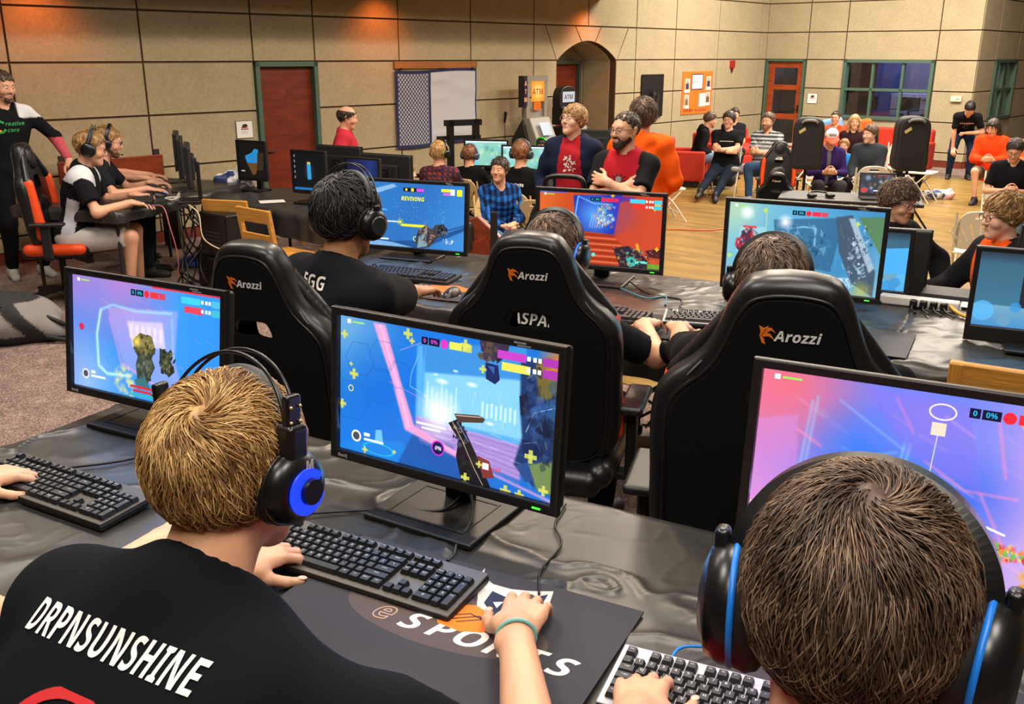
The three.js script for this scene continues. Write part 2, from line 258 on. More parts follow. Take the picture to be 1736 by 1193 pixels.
function headPrims(h, o) {
  const { c, X, Y, Z, S } = h, P = (x, y, z) => c.clone().addScaledVector(X, x * S).addScaledVector(Y, y * S).addScaledVector(Z, z * S), C = (a, b, r1, r2, k, e) => cap(P(...a), P(...b), r1 * S, r2 * S, { k: k * S, ...e });
  const out = [ell(P(0, 0.035, -0.012), X, Y, Z, [0.077 * S, 0.088 * S, 0.098 * S], { k: 0.02 * S }), C([0, 0, 0.03], [0, -0.07, 0.045], 0.064, 0.043, 0.03), C([0.045, -0.045, 0.012], [0.012, -0.1, 0.06], 0.024, 0.017, 0.025), C([-0.045, -0.045, 0.012], [-0.012, -0.1, 0.06], 0.024, 0.017, 0.025),
    C([0, -0.1, 0.066], [0, -0.095, 0.066], 0.02, 0.018, 0.02), C([-0.034, 0.026, 0.079], [0.034, 0.026, 0.079], 0.012, 0.012, 0.016), C([0, 0.012, 0.088], [0, -0.03, 0.107], 0.008, 0.0125, 0.01), C([-0.011, -0.034, 0.096], [0.011, -0.034, 0.096], 0.0085, 0.0085, 0.006), C([0.042, -0.028, 0.062], [0.045, -0.03, 0.06], 0.024, 0.024, 0.025), C([-0.042, -0.028, 0.062], [-0.045, -0.03, 0.06], 0.024, 0.024, 0.025)];
  for (const s of [-1, 1]) out.push({ ...C([s * 0.031, 0.003, 0.105], [s * 0.033, 0.003, 0.104], 0.016, 0.016, 0.012), sub: true });
  out.push(C([-0.019, -0.059, 0.086], [0.019, -0.059, 0.086], 0.0068, 0.0068, 0.004), C([-0.016, -0.07, 0.085], [0.016, -0.07, 0.085], 0.0075, 0.0075, 0.004));
  for (const s of [-1, 1]) { const q = X.clone().multiplyScalar(s).addScaledVector(Z, -0.35).normalize(); out.push(C([s * 0.083, 0.012, -0.014], [s * 0.079, -0.022, -0.006], 0.023, 0.014, 0.006, { ax: q, f: 0.4 }), { ...C([s * 0.094, 0.008, -0.008], [s * 0.092, -0.014, -0.004], 0.011, 0.008, 0.006), sub: true }); }
  return { prims: out, P };
}
function glasses(h, parent, color = 0x161214) {
  const { c, X, Y, Z, S } = h, P = (x, y, z) => c.clone().addScaledVector(X, x * S).addScaledVector(Y, y * S).addScaledVector(Z, z * S), gs = [];
  for (const s of [-1, 1]) { const r = []; for (let i = 0; i < 12; i++) { const a = i / 12 * 6.283, q = (v) => Math.sign(v) * Math.abs(v) ** 0.7; r.push(P(s * 0.033 + 0.024 * q(Math.cos(a)), 0.001 + 0.017 * q(Math.sin(a)), 0.106 - 0.004 * Math.abs(Math.cos(a)))); } gs.push(tube(r, 0.0019 * S, 36, 5, true), tube([P(s * 0.057, 0.008, 0.103), P(s * 0.079, 0.01, 0.06), P(s * 0.083, 0.01, -0.005)], 0.0017 * S, 8, 5)); }
  gs.push(tube([P(-0.009, 0.004, 0.107), P(0, 0.007, 0.109), P(0.009, 0.004, 0.107)], 0.0018 * S, 6, 5));
  return obj('glasses', gs, mat(color, 0.35), parent);
}
// Builds a person in a frame of his own: origin on the ground, +z where he faces, +x his left, adult size times S
function person(o) {
  const g = thing('person', o.label, 'person', [o.at[0], o.y ?? 0, o.at[1]], o.yaw ?? 0, o.group), S = o.S ?? 1; g.scale.setScalar(S);
  const q = o.q ?? 1, cb = 0.013 * q, ch = 0.0065 * q, chand = 0.0045 * q, gi = o.girth ?? 1, bw = o.build ?? 1;
  const hip = o.hip ?? 0.92, lean = (o.lean ?? 0) * D2R, roll = (o.roll ?? 0) * D2R, tw = (o.twist ?? 0) * D2R;
  const up = V(Math.sin(roll), Math.cos(lean) * Math.cos(roll), Math.sin(lean)).normalize(), sh = V(Math.cos(tw), 0, -Math.sin(tw)); sh.addScaledVector(up, -sh.dot(up)).normalize(); const fw = V().crossVectors(sh, up).normalize();
  const Pv = V(o.px ?? 0, hip, o.pz ?? 0), hx = V(1, 0, 0), tl = o.torso ?? 0.5, N = Pv.clone().addScaledVector(up, tl + 0.02), Ch = Pv.clone().addScaledVector(up, tl * 0.7);
  // head
  const hy = (o.headYaw ?? 0) * D2R, hp = (o.headPitch ?? 0) * D2R, hr = (o.headRoll ?? 0) * D2R, hq = new THREE.Quaternion().setFromEuler(new THREE.Euler(hp, hy, hr, 'YXZ'));
  const HX = V(1, 0, 0).applyQuaternion(hq), HY = V(0, 1, 0).applyQuaternion(hq), HZ = V(0, 0, 1).applyQuaternion(hq);
  const neckD = up.clone().lerp(V(0, 1, 0), 0.45).addScaledVector(fw, o.neckFwd ?? 0.1).normalize(), skullBase = N.clone().addScaledVector(neckD, 0.075), HC = skullBase.clone().addScaledVector(HY, 0.078).addScaledVector(HZ, 0.022);
  const hs = o.headS ?? 1, h = { c: HC, X: HX, Y: HY, Z: HZ, S: hs };
  // arms
  const sw = (o.shoulder ?? 0.166) * bw, A = {};
  for (const [k, s] of [['L', 1], ['R', -1]]) {
    const a = o[k] || {}; if (a.w) { const Q = new THREE.Quaternion().setFromAxisAngle(UPV, -(o.yaw ?? 0) * D2R), tr = (v) => V(...v).applyQuaternion(Q); a.hand = V(a.w[0] - o.at[0], a.w[1] - (o.y ?? 0), a.w[2] - o.at[1]).applyQuaternion(Q).divideScalar(S).toArray(); if (a.dw) a.dir = tr(a.dw).toArray(); if (a.uw) a.up = tr(a.uw).toArray(); }
    const Sh = N.clone().addScaledVector(up, -0.068 + (a.shrug ?? 0)).addScaledVector(sh, s * sw).addScaledVector(fw, a.fwd ?? 0), hand = a.hand ? V(...a.hand) : V(s * (sw + 0.07), hip + 0.02, 0.05), pole = a.pole ? V(...a.pole) : V(s * 0.6, -0.6, -0.5);
    const E = ik(Sh, hand, 0.285 * (o.arm ?? 1), 0.255 * (o.arm ?? 1), pole), dir = a.dir ? V(...a.dir) : hand.clone().sub(E).normalize(), hup = a.up ? V(...a.up) : V(0, 1, 0.15); A[k] = { Sh, E, W: hand, dir, hup, s, pose: a.pose ?? 'rest' };
  }
  // legs
  const Lg = {};
  for (const [k, s] of [['L', 1], ['R', -1]]) { const f = o['foot' + k] ? V(...o['foot' + k]) : V(s * 0.1, 0.08, hip > 0.7 ? 0.02 : 0.42), H = Pv.clone().addScaledVector(hx, s * 0.09 * bw).add(V(0, -0.02, 0)), K = ik(H, f, 0.43, 0.42, o['pole' + k] ? V(...o['pole' + k]) : V(s * 0.15, 0.35, 1)); Lg[k] = { H, K, F: f, s, toe: (o['toe' + k] ? V(...o['toe' + k]) : V(s * 0.15, -0.12, 1)).normalize() }; }
  const torso = (e) => [cap(Pv.clone().addScaledVector(hx, -0.055 * bw), Pv.clone().addScaledVector(hx, 0.055 * bw), (0.107 + e) * gi, (0.107 + e) * gi, { ax: fw, f: 0.95, k: 0.06 }),
    cap(Pv.clone().addScaledVector(up, 0.05).addScaledVector(fw, 0.012 + (gi - 1) * 0.08), Ch.clone().addScaledVector(up, -0.06).addScaledVector(fw, 0.005), (0.137 + e) * gi, (0.145 + e) * (0.5 + gi * 0.5), { ax: fw, f: 0.74, k: 0.06 }),
    cap(Ch.clone().addScaledVector(sh, -0.062 * bw), Ch.clone().addScaledVector(sh, 0.062 * bw), 0.118 + e, 0.118 + e, { ax: fw, f: 0.88, k: 0.06 }),
    cap(N.clone().addScaledVector(up, -0.1).addScaledVector(sh, -0.092 * bw), N.clone().addScaledVector(up, -0.1).addScaledVector(sh, 0.092 * bw), 0.078 + e, 0.078 + e, { ax: fw, f: 0.95, k: 0.06 }),
    cap(N.clone().addScaledVector(up, -0.012).addScaledVector(fw, -0.012), A.L.Sh.clone().addScaledVector(up, 0.004), 0.05 + e, 0.044 + e, { k: 0.05 }), cap(N.clone().addScaledVector(up, -0.012).addScaledVector(fw, -0.012), A.R.Sh.clone().addScaledVector(up, 0.004), 0.05 + e, 0.044 + e, { k: 0.05 })];
  const neck = [cap(N.clone().addScaledVector(up, -0.06), skullBase.clone().addScaledVector(HY, 0.03), 0.062, 0.053, { k: 0.03 })];
  const upr = (a, e, t = 1, clip) => cap(a.Sh, a.Sh.clone().lerp(a.E, t), (0.05 + e) * lerp(1, gi, 0.5), (lerp(0.05, 0.041, t) + e) * lerp(1, gi, 0.5), { k: 0.035, clip }), low = (a, e, t = 1, clip) => cap(a.E, a.E.clone().lerp(a.W, t), 0.043 + e, lerp(0.043, 0.027, t) + e, { k: 0.02, clip });
  const thigh = (l, e, t = 1, clip) => cap(l.H, l.H.clone().lerp(l.K, t), (0.088 + e) * lerp(1, gi, 0.6), (lerp(0.088, 0.06, t) + e) * lerp(1, gi, 0.4), { k: 0.05, clip }), shin = (l, e, t = 1, clip) => cap(l.K, l.K.clone().lerp(l.F, t), 0.06 + e, lerp(0.06, 0.038, t) + e, { k: 0.03, clip });
  // body: skin
  const sk = lin(o.skin ?? SKIN.fair), lipC = lin(0xb06a5c), geos = [];
  const base = [...torso(-0.012).map((p) => ({ ...p })), ...neck, upr(A.L, -0.006), upr(A.R, -0.006), low(A.L, 0), low(A.R, 0), thigh(Lg.L, -0.01), thigh(Lg.R, -0.01), shin(Lg.L, -0.006), shin(Lg.R, -0.006)];
  for (const l of [Lg.L, Lg.R]) base.push(cap(l.F.clone().add(V(0, -0.03, 0)), l.F.clone().addScaledVector(l.toe, 0.15).add(V(0, -0.03, 0)), 0.034, 0.026, { k: 0.03 }));
  const sc = (x, y, z) => { const n = 1 + 0.05 * noise3(x * 30, y * 30, z * 30); return [sk.r * n, sk.g * n, sk.b * n]; };
  geos.push(netMesh(base, cb, { color: sc }));
  const hd = headPrims(h, o), mouth = hd.P(0, -0.064, 0.092);
  geos.push(netMesh([...hd.prims, ...neck.map((p) => ({ ...p }))], ch, { color: (x, y, z) => { const d = Math.hypot(x - mouth.x, (y - mouth.y) * 1.7, z - mouth.z), c = sc(x, y, z); if (d < 0.021) return [lerp(c[0], lipC.r, 0.7), lerp(c[1], lipC.g, 0.7), lerp(c[2], lipC.b, 0.7)]; return c; } }));
  const nails = [];
  for (const k of ['L', 'R']) { if (o[k]?.hide) continue; const a = A[k], hp2 = handPrims(a.W, a.dir, a.hup, a.s, a.pose); hp2.prims.push(cap(a.E.clone().lerp(a.W, 0.75), a.W, 0.031, 0.027, { k: 0.01 })); geos.push(netMesh(hp2.prims, chand, { color: sc })); if (o.nails) for (const [p, d, u, r] of hp2.tips) { const e = new THREE.SphereGeometry(1, 8, 6); e.scale(r * 0.82, r * 0.28, r * 1.15); const x = V().crossVectors(u, d).normalize(), uu = V().crossVectors(d, x); e.applyMatrix4(new THREE.Matrix4().makeBasis(x, uu, d)); e.translate(p.x + uu.x * r * 0.95 + d.x * r * 0.25, p.y + uu.y * r * 0.95 + d.y * r * 0.25, p.z + uu.z * r * 0.95 + d.z * r * 0.25); nails.push(e); } }
  const merged = mergeGeometries(geos);
  skinMat.m ??= new THREE.MeshStandardMaterial({ color: 0xffffff, roughness: 0.5, vertexColors: true });
  obj('body', merged, skinMat.m, g);
  for (const e of nails) obj('fingernail', e, mat(0xe2b7a4, 0.3), g);
  // clothes
  const st = o.shirt || {}, cloth = o.clothMat, fold = foldNoise(st.fold ?? 0.004, st.foldF ?? 1), pr = torso(0.008 + (st.loose ?? 0)).map((p) => ({ ...p })), long = st.sleeve === 'long', e = 0.011 + (st.loose ?? 0), sl = st.sleeveT ?? 0.72;
  for (const a of [A.L, A.R]) { const ad = a.E.clone().sub(a.Sh).normalize(); if (long) pr.push(upr(a, e * 0.8), low(a, e * 0.8, 0.96, [[a.E.clone().lerp(a.W, 0.97), a.W.clone().sub(a.E).normalize()]])); else pr.push(upr(a, e, 1, [[a.Sh.clone().lerp(a.E, sl), ad]])); }
  const nc = N.clone().addScaledVector(up, 0.022).addScaledVector(fw, 0.01);   // neckline
  for (const p of pr) p.clip = [...(p.clip || []), [nc, up.clone().addScaledVector(fw, 0.25).normalize()]];
  pr.push({ ...cap(N.clone().addScaledVector(up, -0.02), skullBase.clone().addScaledVector(up, 0.04), 0.06, 0.06, { k: 0.006 }), sub: true });
  if (st.hood) { const b = N.clone().addScaledVector(fw, -0.075).addScaledVector(up, -0.01); pr.push(cap(b.clone().addScaledVector(sh, -0.07), b.clone().addScaledVector(up, -0.05), 0.055, 0.065, { k: 0.02 }), cap(b.clone().addScaledVector(sh, 0.07), b.clone().addScaledVector(up, -0.07), 0.055, 0.065, { k: 0.02 }), cap(N.clone().addScaledVector(sh, -0.075).addScaledVector(fw, 0.02), b.clone().addScaledVector(sh, -0.07), 0.03, 0.045, { k: 0.03 }), cap(N.clone().addScaledVector(sh, 0.075).addScaledVector(fw, 0.02), b.clone().addScaledVector(sh, 0.07), 0.03, 0.045, { k: 0.03 })); }
  const toL = (x, y, z) => { const d = V(x, y, z).sub(N); return [d.dot(sh), d.dot(up), d.dot(fw)]; };
  const paint = st.paint ? (x, y, z, nx, ny, nz) => { const t = toL(x, y, z), dl = Math.min(distSeg(V(x, y, z), A.L.Sh, A.L.E), distSeg(V(x, y, z), A.R.Sh, A.R.E), distSeg(V(x, y, z), A.L.E, A.L.W), distSeg(V(x, y, z), A.R.E, A.R.W)), c = lin(st.paint(t[0], t[1], t[2], dl, x, y, z)); return [c.r, c.g, c.b]; } : null;
  const sg = netMesh(pr, st.cell ?? 0.011 * q, { noise: fold, color: paint, pad: 0.004 });
  const shirt = obj(st.name ?? 'shirt', sg, paint ? (mat(0xffffff, st.rough ?? 0.9, { vertexColors: true, specularIntensity: 0.3 })) : mat(st.color ?? 0x101216, st.rough ?? 0.9, { specularIntensity: 0.3 }), g);
  const pt = o.pants || {}; const pp = [cap(Pv.clone().addScaledVector(hx, -0.055 * bw), Pv.clone().addScaledVector(hx, 0.055 * bw), 0.112 * gi, 0.112 * gi, { ax: fw, f: 0.95, k: 0.05 })];
  for (const l of [Lg.L, Lg.R]) { if (pt.short) { pp.push(thigh(l, 0.016, 1, [[l.H.clone().lerp(l.K, 0.92), l.K.clone().sub(l.H).normalize()]])); } else pp.push(thigh(l, 0.008), shin(l, 0.012, 1, [[l.K.clone().lerp(l.F, 0.97), l.F.clone().sub(l.K).normalize()]])); }
  if (!o.noLegs) obj(pt.short ? 'shorts' : 'trousers', netMesh(pp, 0.014 * q, { noise: foldNoise(0.004) }), mat(pt.color ?? 0x1b222e, 0.9, { specularIntensity: 0.3 }), g);
  if (!o.noLegs) for (const l of [Lg.L, Lg.R]) { const f0 = l.F.clone().add(V(0, -0.035, 0)).addScaledVector(l.toe, -0.04), f1 = l.F.clone().addScaledVector(l.toe, 0.15).add(V(0, -0.04, 0)); obj('shoe', netMesh([cap(f0, f1, 0.044, 0.036, { k: 0.02 }), cap(l.F.clone().add(V(0, 0.015, 0)), f0, 0.046, 0.044, { k: 0.03 })], 0.01 * q), mat(pt.shoe ?? 0x1a1a1c, 0.6), g); }
  // hair and face
  if (o.hair) makeHair(h, { ...o.hair, cell: o.hair.cell ?? ch }, g);
  const P = hd.P;
  if (o.face) {
    for (const s of [-1, 1]) { const e1 = new THREE.SphereGeometry(0.0115 * hs, 12, 8); const p = P(s * 0.031, 0.003, 0.081); T(e1, p.x, p.y, p.z); const ey = obj('eye', e1, mat(0xe8e2da, 0.25), g); const ir = new THREE.SphereGeometry(0.0062 * hs, 10, 6), p2 = P(s * 0.031 + (o.look ?? 0), 0.002, 0.0885); T(ir, p2.x, p2.y, p2.z); obj('iris', ir, mat(0x2c2018, 0.2), ey); }
    const bc = PALETTE[o.hair?.color ?? 'dark'][0]; for (const s of [-1, 1]) obj('eyebrow', tube([P(s * 0.014, 0.021, 0.093), P(s * 0.032, 0.026, 0.09), P(s * 0.05, 0.019, 0.077)], 0.0036 * hs, 8, 5), mat(bc, 0.9), g);
  }
  if (o.beard) {
    const cB = PALETTE[o.beard].map((x) => lin(x)), t = o.beardT ?? 0.007, cl = [[P(0, -0.042, 0), HY.clone().addScaledVector(HZ, -0.25).normalize()], [P(0, 0, -0.004), HZ.clone().negate()]], C = (a, b, r1, r2) => cap(P(...a), P(...b), (r1 + t) * hs, (r2 + t) * hs, { k: 0.02, clip: cl });
    const bp = [C([0, 0, 0.03], [0, -0.07, 0.045], 0.062, 0.042), C([0.045, -0.045, 0.012], [0.012, -0.1, 0.06], 0.024, 0.017), C([-0.045, -0.045, 0.012], [-0.012, -0.1, 0.06], 0.024, 0.017), C([0, -0.1, 0.066], [0, -0.095, 0.066], 0.02, 0.018), cap(P(-0.024, -0.05, 0.086), P(0.024, -0.05, 0.086), (0.0035 + t * 0.7) * hs, (0.0035 + t * 0.7) * hs, { k: 0.006 }), { ...cap(P(-0.015, -0.065, 0.098), P(0.015, -0.065, 0.098), 0.0105 * hs, 0.0105 * hs, { k: 0.004 }), sub: true }];
    obj('beard', netMesh(bp, ch, { noise: (x, y, z) => 0.0025 * noise3(x * 160, y * 70, z * 160), color: (x, y, z) => { const k = cB[noise3(x * 200, y * 90, z * 200) > 0 ? 0 : 1]; return [k.r, k.g, k.b]; } }), hairMat(), g);
  }
  if (o.glasses) glasses(h, g, o.glasses === true ? 0x161214 : o.glasses);
  g.updateMatrixWorld(true);
  const hm = new THREE.Matrix4().makeBasis(HX.clone().multiplyScalar(hs), HY.clone().multiplyScalar(hs), HZ.clone().multiplyScalar(hs)).setPosition(HC).premultiply(g.matrixWorld);
  return { g, hm, shirt, A, N, up, sh, fw, toW: (v) => v.clone().applyMatrix4(g.matrixWorld) };
}
function distSeg(p, a, b) { const ba = b.clone().sub(a), t = clamp(p.clone().sub(a).dot(ba) / ba.lengthSq(), 0, 1); return p.distanceTo(a.clone().addScaledVector(ba, t)); }
// print on a garment: wraps a flat canvas onto the cloth
function print(p, name, draw, w, h, at, out, upv, cw = 512, chh = 128, deep = 0.2) {
  const tex = canvasTex(cw, chh, draw), mesh = p.shirt; mesh.updateMatrixWorld(true);
  const a = p.toW(VA(at)), d = VA(out).clone().transformDirection(p.g.matrixWorld), u = VA(upv).clone().transformDirection(p.g.matrixWorld), z = d, x = V().crossVectors(u, z).normalize(), y = V().crossVectors(z, x), sc = p.g.scale.x;
  const e = new THREE.Euler().setFromRotationMatrix(new THREE.Matrix4().makeBasis(x, y, z)), gg = new DecalGeometry(mesh, a, e, V(w * sc, h * sc, deep * sc));
  gg.applyMatrix4(p.g.matrixWorld.clone().invert());
  const n = gg.attributes.normal, ps = gg.attributes.position; gg.computeVertexNormals(); for (let i = 0; i < ps.count; i++) ps.setXYZ(i, ps.getX(i) + n.getX(i) * 0.0012, ps.getY(i) + n.getY(i) * 0.0012, ps.getZ(i) + n.getZ(i) * 0.0012);
  return obj(name, gg, new THREE.MeshStandardMaterial({ map: tex, transparent: true, roughness: 0.7, polygonOffset: true, polygonOffsetFactor: -2 }), p.shirt);
}
// ------------------------------------------------------------------ builders of objects
const font = await new FontLoader().loadAsync('fonts/droid/droid_sans_bold.typeface.json');
function letters(text, size, depth, slant = 0) { const g = new TextGeometry(text, { font, size, depth, curveSegments: 3 }); g.computeBoundingBox(); const b = g.boundingBox; g.translate(-(b.min.x + b.max.x) / 2, -(b.min.y + b.max.y) / 2, 0); if (slant) g.applyMatrix4(new THREE.Matrix4().set(1, slant, 0, 0, 0, 1, 0, 0, 0, 0, 1, 0, 0, 0, 0, 1)); return g; }
const M = {
  plastic: mat(0x0b0b0d, 0.42), plasticMatte: mat(0x121214, 0.62), leather: mat(0x121316, 0.36), fabric: mat(0x08080a, 0.95, { specularIntensity: 0.4 }), orange: mat(0xe2490f, 0.5), steel: mat(0x9a9a9a, 0.35, { metalness: 0.8 }), blackMetal: mat(0x0d0d0e, 0.45, { metalness: 0.3 }),
  white: mat(0xd8d2c2, 0.5), paper: mat(0xd9d7d2, 0.8), chrome: mat(0xc8c8c8, 0.2, { metalness: 1 }), cable: mat(0x0c0c0e, 0.5), rubber: mat(0x0a0a0b, 0.8), teal: mat(0x44604f, 0.5), oak: null,
};
const grain = dataTex(256, (u, v) => { const g = tile(u * 6, v * 48, 48, 3) * 0.5 + tile(u * 3, v * 14, 14, 4) * 0.5, f = tile(u * 40, v * 160, 160, 5); const k = 0.72 + 0.34 * g + 0.1 * (f - 0.5); return [k, k, k]; });
const woodMat = (c, r = 0.42) => mat(c, r, { map: grain });
M.oak = woodMat(0xd99a45); M.cherry = woodMat(0x7b2d12, 0.4); M.redwood = woodMat(0x8a3a1c, 0.35);
const screenMat = (tex, power = 0.95) => new THREE.MeshStandardMaterial({ color: 0x050506, roughness: 0.35, emissive: 0xffffff, emissiveMap: tex, emissiveIntensity: power * 0.68 });
// a monitor: group on the desk under its stand; yaw in degrees, +z is the screen side
function monitor(name, label, o) {
  const g = thing(name, label, 'monitor', [o.at[0], o.desk ?? 0.78, o.at[1]], o.yaw, o.group), w = o.w ?? 0.595, h = o.h ?? w * 0.5625, bz = (o.bez ?? 0.019), lift = o.lift - (o.desk ?? 0.78), tilt = (o.tilt ?? 0) * D2R, fr = mat(o.frame ?? 0x111114, 0.4);
  const panel = new THREE.Group(); panel.name = 'panel'; panel.position.set(0, lift, 0); panel.rotation.x = -tilt; g.add(panel);
  const W = w / 2 + bz, H = h / 2, hb = o.chin ?? bz * 1.25;
  obj('bezel', [poly([[-W, -H - hb], [W, -H - hb], [W, H + bz], [-W, H + bz]], 0.022, 0.004, [[[-w / 2, -H], [-w / 2, H], [w / 2, H], [w / 2, -H]]])].map((q) => T(q, 0, 0, -0.018)), fr, panel);
  obj('back_shell', [rb(w + bz * 1.6, h + bz * 1.6, 0.028, 0.01, 0, 0, -0.028), rb(w * 0.6, h * 0.62, 0.03, 0.012, 0, -0.01, -0.05)], M.plasticMatte, panel);
  const sc = new THREE.PlaneGeometry(w, h); T(sc, 0, 0, -0.011);
  obj('screen', sc, o.tex ? screenMat(o.tex, o.power) : mat(0x07080a, 0.15), panel);
  if (o.led) obj('power_light', bx(0.02, 0.004, 0.003, W - 0.05, -H - hb * 0.55, 0.004), mat(0x0a3a0a, 0.4, { emissive: 0x3cff30, emissiveIntensity: 1.4 }), panel);
  if (o.brand) { obj('brand_mark', T(letters(o.brand, 0.008, 0.0006), -W + 0.04, -H - hb * 0.55, 0.004), mat(0x9a9a9a, 0.4), panel); obj('model_mark', [bx(0.03, 0.004, 0.0006, W - 0.11, H + bz * 0.55, 0.0045), bx(0.034, 0.003, 0.0006, W - 0.1, H + bz * 0.25, 0.0045)], mat(0x808080, 0.4), panel); }
  if (!o.noStand) {
    const nk = o.neck ?? 0.075;
    obj('neck', [rb(nk, lift + 0.02, 0.03, 0.006, 0, (lift + 0.02) / 2, -0.085), rb(nk * 1.2, 0.1, 0.03, 0.006, 0, lift, -0.066)], M.plastic, g);
    const bw = o.baseW ?? 0.3, bd = o.baseD ?? 0.25, bs = obj('stand_base', [rb(bw, 0.016, bd, 0.007, 0, 0.009, -0.02)], M.plastic, g);
    obj('base_recess', [poly([[-bw * 0.36, -bd * 0.36], [bw * 0.36, -bd * 0.36], [bw * 0.36, bd * 0.3], [-bw * 0.36, bd * 0.3]], 0.002, 0, [[[-bw * 0.345, -bd * 0.33], [-bw * 0.345, bd * 0.27], [bw * 0.345, bd * 0.27], [bw * 0.345, -bd * 0.33]]])].map((q) => T(RX(q, -90), 0, 0.0165, -0.02)), mat(0x040405, 0.5), bs);
  }
  if (o.tex && o.glow) { const l = new THREE.RectAreaLight(o.glow[0], o.glow[1], w, h); l.position.set(0, lift, 0.004); l.rotation.set(-tilt, Math.PI, 0, 'YXZ'); l.position.z = 0.01; l.castShadow = true; g.add(l); }
  return g;
}
// keyboards: every key its own part on the near ones
const KEY = {};
function keyGeo(u, v = 1) { const k = u + '_' + v; if (!KEY[k]) { const w = u * 0.01905 - 0.0018, d = v * 0.01905 - 0.0018, g = new THREE.BoxGeometry(w, 0.008, d), p = g.attributes.position; for (let i = 0; i < p.count; i++) if (p.getY(i) > 0) { p.setX(i, p.getX(i) - Math.sign(p.getX(i)) * 0.0024); p.setZ(i, p.getZ(i) - Math.sign(p.getZ(i)) * 0.002 - 0.0006); } g.computeVertexNormals(); KEY[k] = g; } return KEY[k]; }
const KEYS = [];   // x, row, width, height, legend
{
  const row = (y, x, list) => { for (const e of list) { if (typeof e === 'number') { x += e; continue; } const [s, w = 1] = e; KEYS.push([x, y, w, 1, s]); x += w; } };
  row(0, 0, [['Esc'], 1, ['F1'], ['F2'], ['F3'], ['F4'], 0.5, ['F5'], ['F6'], ['F7'], ['F8'], 0.5, ['F9'], ['F10'], ['F11'], ['F12'], 0.25, ['PrtSc'], ['ScrLk'], ['Pause']]);
  row(1.25, 0, [...'`1234567890-='.split('').map((c) => [c]), ['Back', 2], 0.25, ['Ins'], ['Home'], ['PgUp'], 0.25, ['Num'], ['/'], ['*'], ['-']]);
  row(2.25, 0, [['Tab', 1.5], ...'QWERTYUIOP[]'.split('').map((c) => [c]), ['\\', 1.5], 0.25, ['Del'], ['End'], ['PgDn'], 0.25, ['7'], ['8'], ['9']]);
  row(3.25, 0, [['Caps', 1.75], ..."ASDFGHJKL;'".split('').map((c) => [c]), ['Enter', 2.25], 3.5, ['4'], ['5'], ['6']]);
  row(4.25, 0, [['Shift', 2.25], ...'ZXCVBNM,./'.split('').map((c) => [c]), ['Shift', 2.75], 1.25, ['\u2191'], 1.25, ['1'], ['2'], ['3']]);
  row(5.25, 0, [['Ctrl', 1.25], ['Win', 1.25], ['Alt', 1.25], ['', 6.25], ['Alt', 1.25], ['Fn', 1.25], ['Menu', 1.25], ['Ctrl', 1.25], 0.25, ['\u2190'], ['\u2193'], ['\u2192'], 0.25, ['0', 2], ['.']]);
  KEYS.push([21.5, 2.25, 1, 2, '+'], [21.5, 4.25, 1, 2, 'Ent']);
}
const legendTex = canvasTex(2048, 640, (c, w, h) => { c.clearRect(0, 0, w, h); c.fillStyle = '#d8dade'; c.textAlign = 'center'; c.textBaseline = 'middle'; for (const [x, y, kw, kh, s] of KEYS) { c.font = (s.length > 1 ? 24 : 40) + 'px sans-serif'; c.fillText(s, (x + kw / 2) / 22.5 * w, (y + 0.42) / 6.25 * h); } });
function keyboard(label, at, yaw, o = {}) {
  const S = o.S ?? 1.12, g = thing('keyboard', label, 'keyboard', [at[0], o.y ?? 0.781, at[1]], yaw, o.group); g.scale.setScalar(S);
  const W = 22.5 * 0.01905, D = 6.25 * 0.01905, K0 = [-W / 2, -D / 2 - 0.004], deck = mat(o.deck ?? 0x2b2a29, 0.45, { metalness: 0.4 }), tl = 3 * D2R;
  const c = new THREE.Group(); c.name = 'case'; c.rotation.x = tl; c.position.y = 0.006; g.add(c);
  obj('case_bottom', [rb(W + 0.018, 0.016, D + 0.026, 0.006, 0, 0.008, 0)], mat(0x0c0c0d, 0.5), c);
  obj('deck', [rb(W + 0.016, 0.004, D + 0.024, 0.002, 0, 0.017, 0)], deck, c);
  const km = mat(o.key ?? 0x141518, 0.5);
  if (o.keys) for (const [x, y, w, h] of KEYS) { const m = shade(new THREE.Mesh(keyGeo(w, h), km)); m.name = 'key'; m.position.set(K0[0] + (x + w / 2) * 0.01905, 0.0245, K0[1] + (y + h / 2) * 0.01905 + 0.004); g.add(m); m.position.applyAxisAngle(V(1, 0, 0), tl); m.position.y += 0.006; m.rotation.x = tl; } else { const gs = KEYS.map(([x, y, w, h]) => T(keyGeo(w, h).clone(), K0[0] + (x + w / 2) * 0.01905, 0.0245, K0[1] + (y + h / 2) * 0.01905 + 0.004)); obj('keys', gs, km, c); }
  if (o.keys) { const gs = KEYS.map(([x, y, w, h]) => { const q = new THREE.PlaneGeometry(w * 0.01905 * 0.8, h * 0.01905 * 0.72), uv = q.attributes.uv; for (let i = 0; i < 4; i++) uv.setXY(i, (x + w / 2 + (uv.getX(i) - 0.5) * w * 0.8) / 22.5, 1 - (y + h / 2 + (0.5 - uv.getY(i)) * h * 0.72) / 6.25); RX(q, -90); return T(q, K0[0] + (x + w / 2) * 0.01905, 0.0289, K0[1] + (y + h / 2) * 0.01905 + 0.0034); }); const lm = obj('key_legends', gs, new THREE.MeshStandardMaterial({ map: legendTex, transparent: true, roughness: 0.6 }), c); lm.castShadow = false; }
  return g;
}
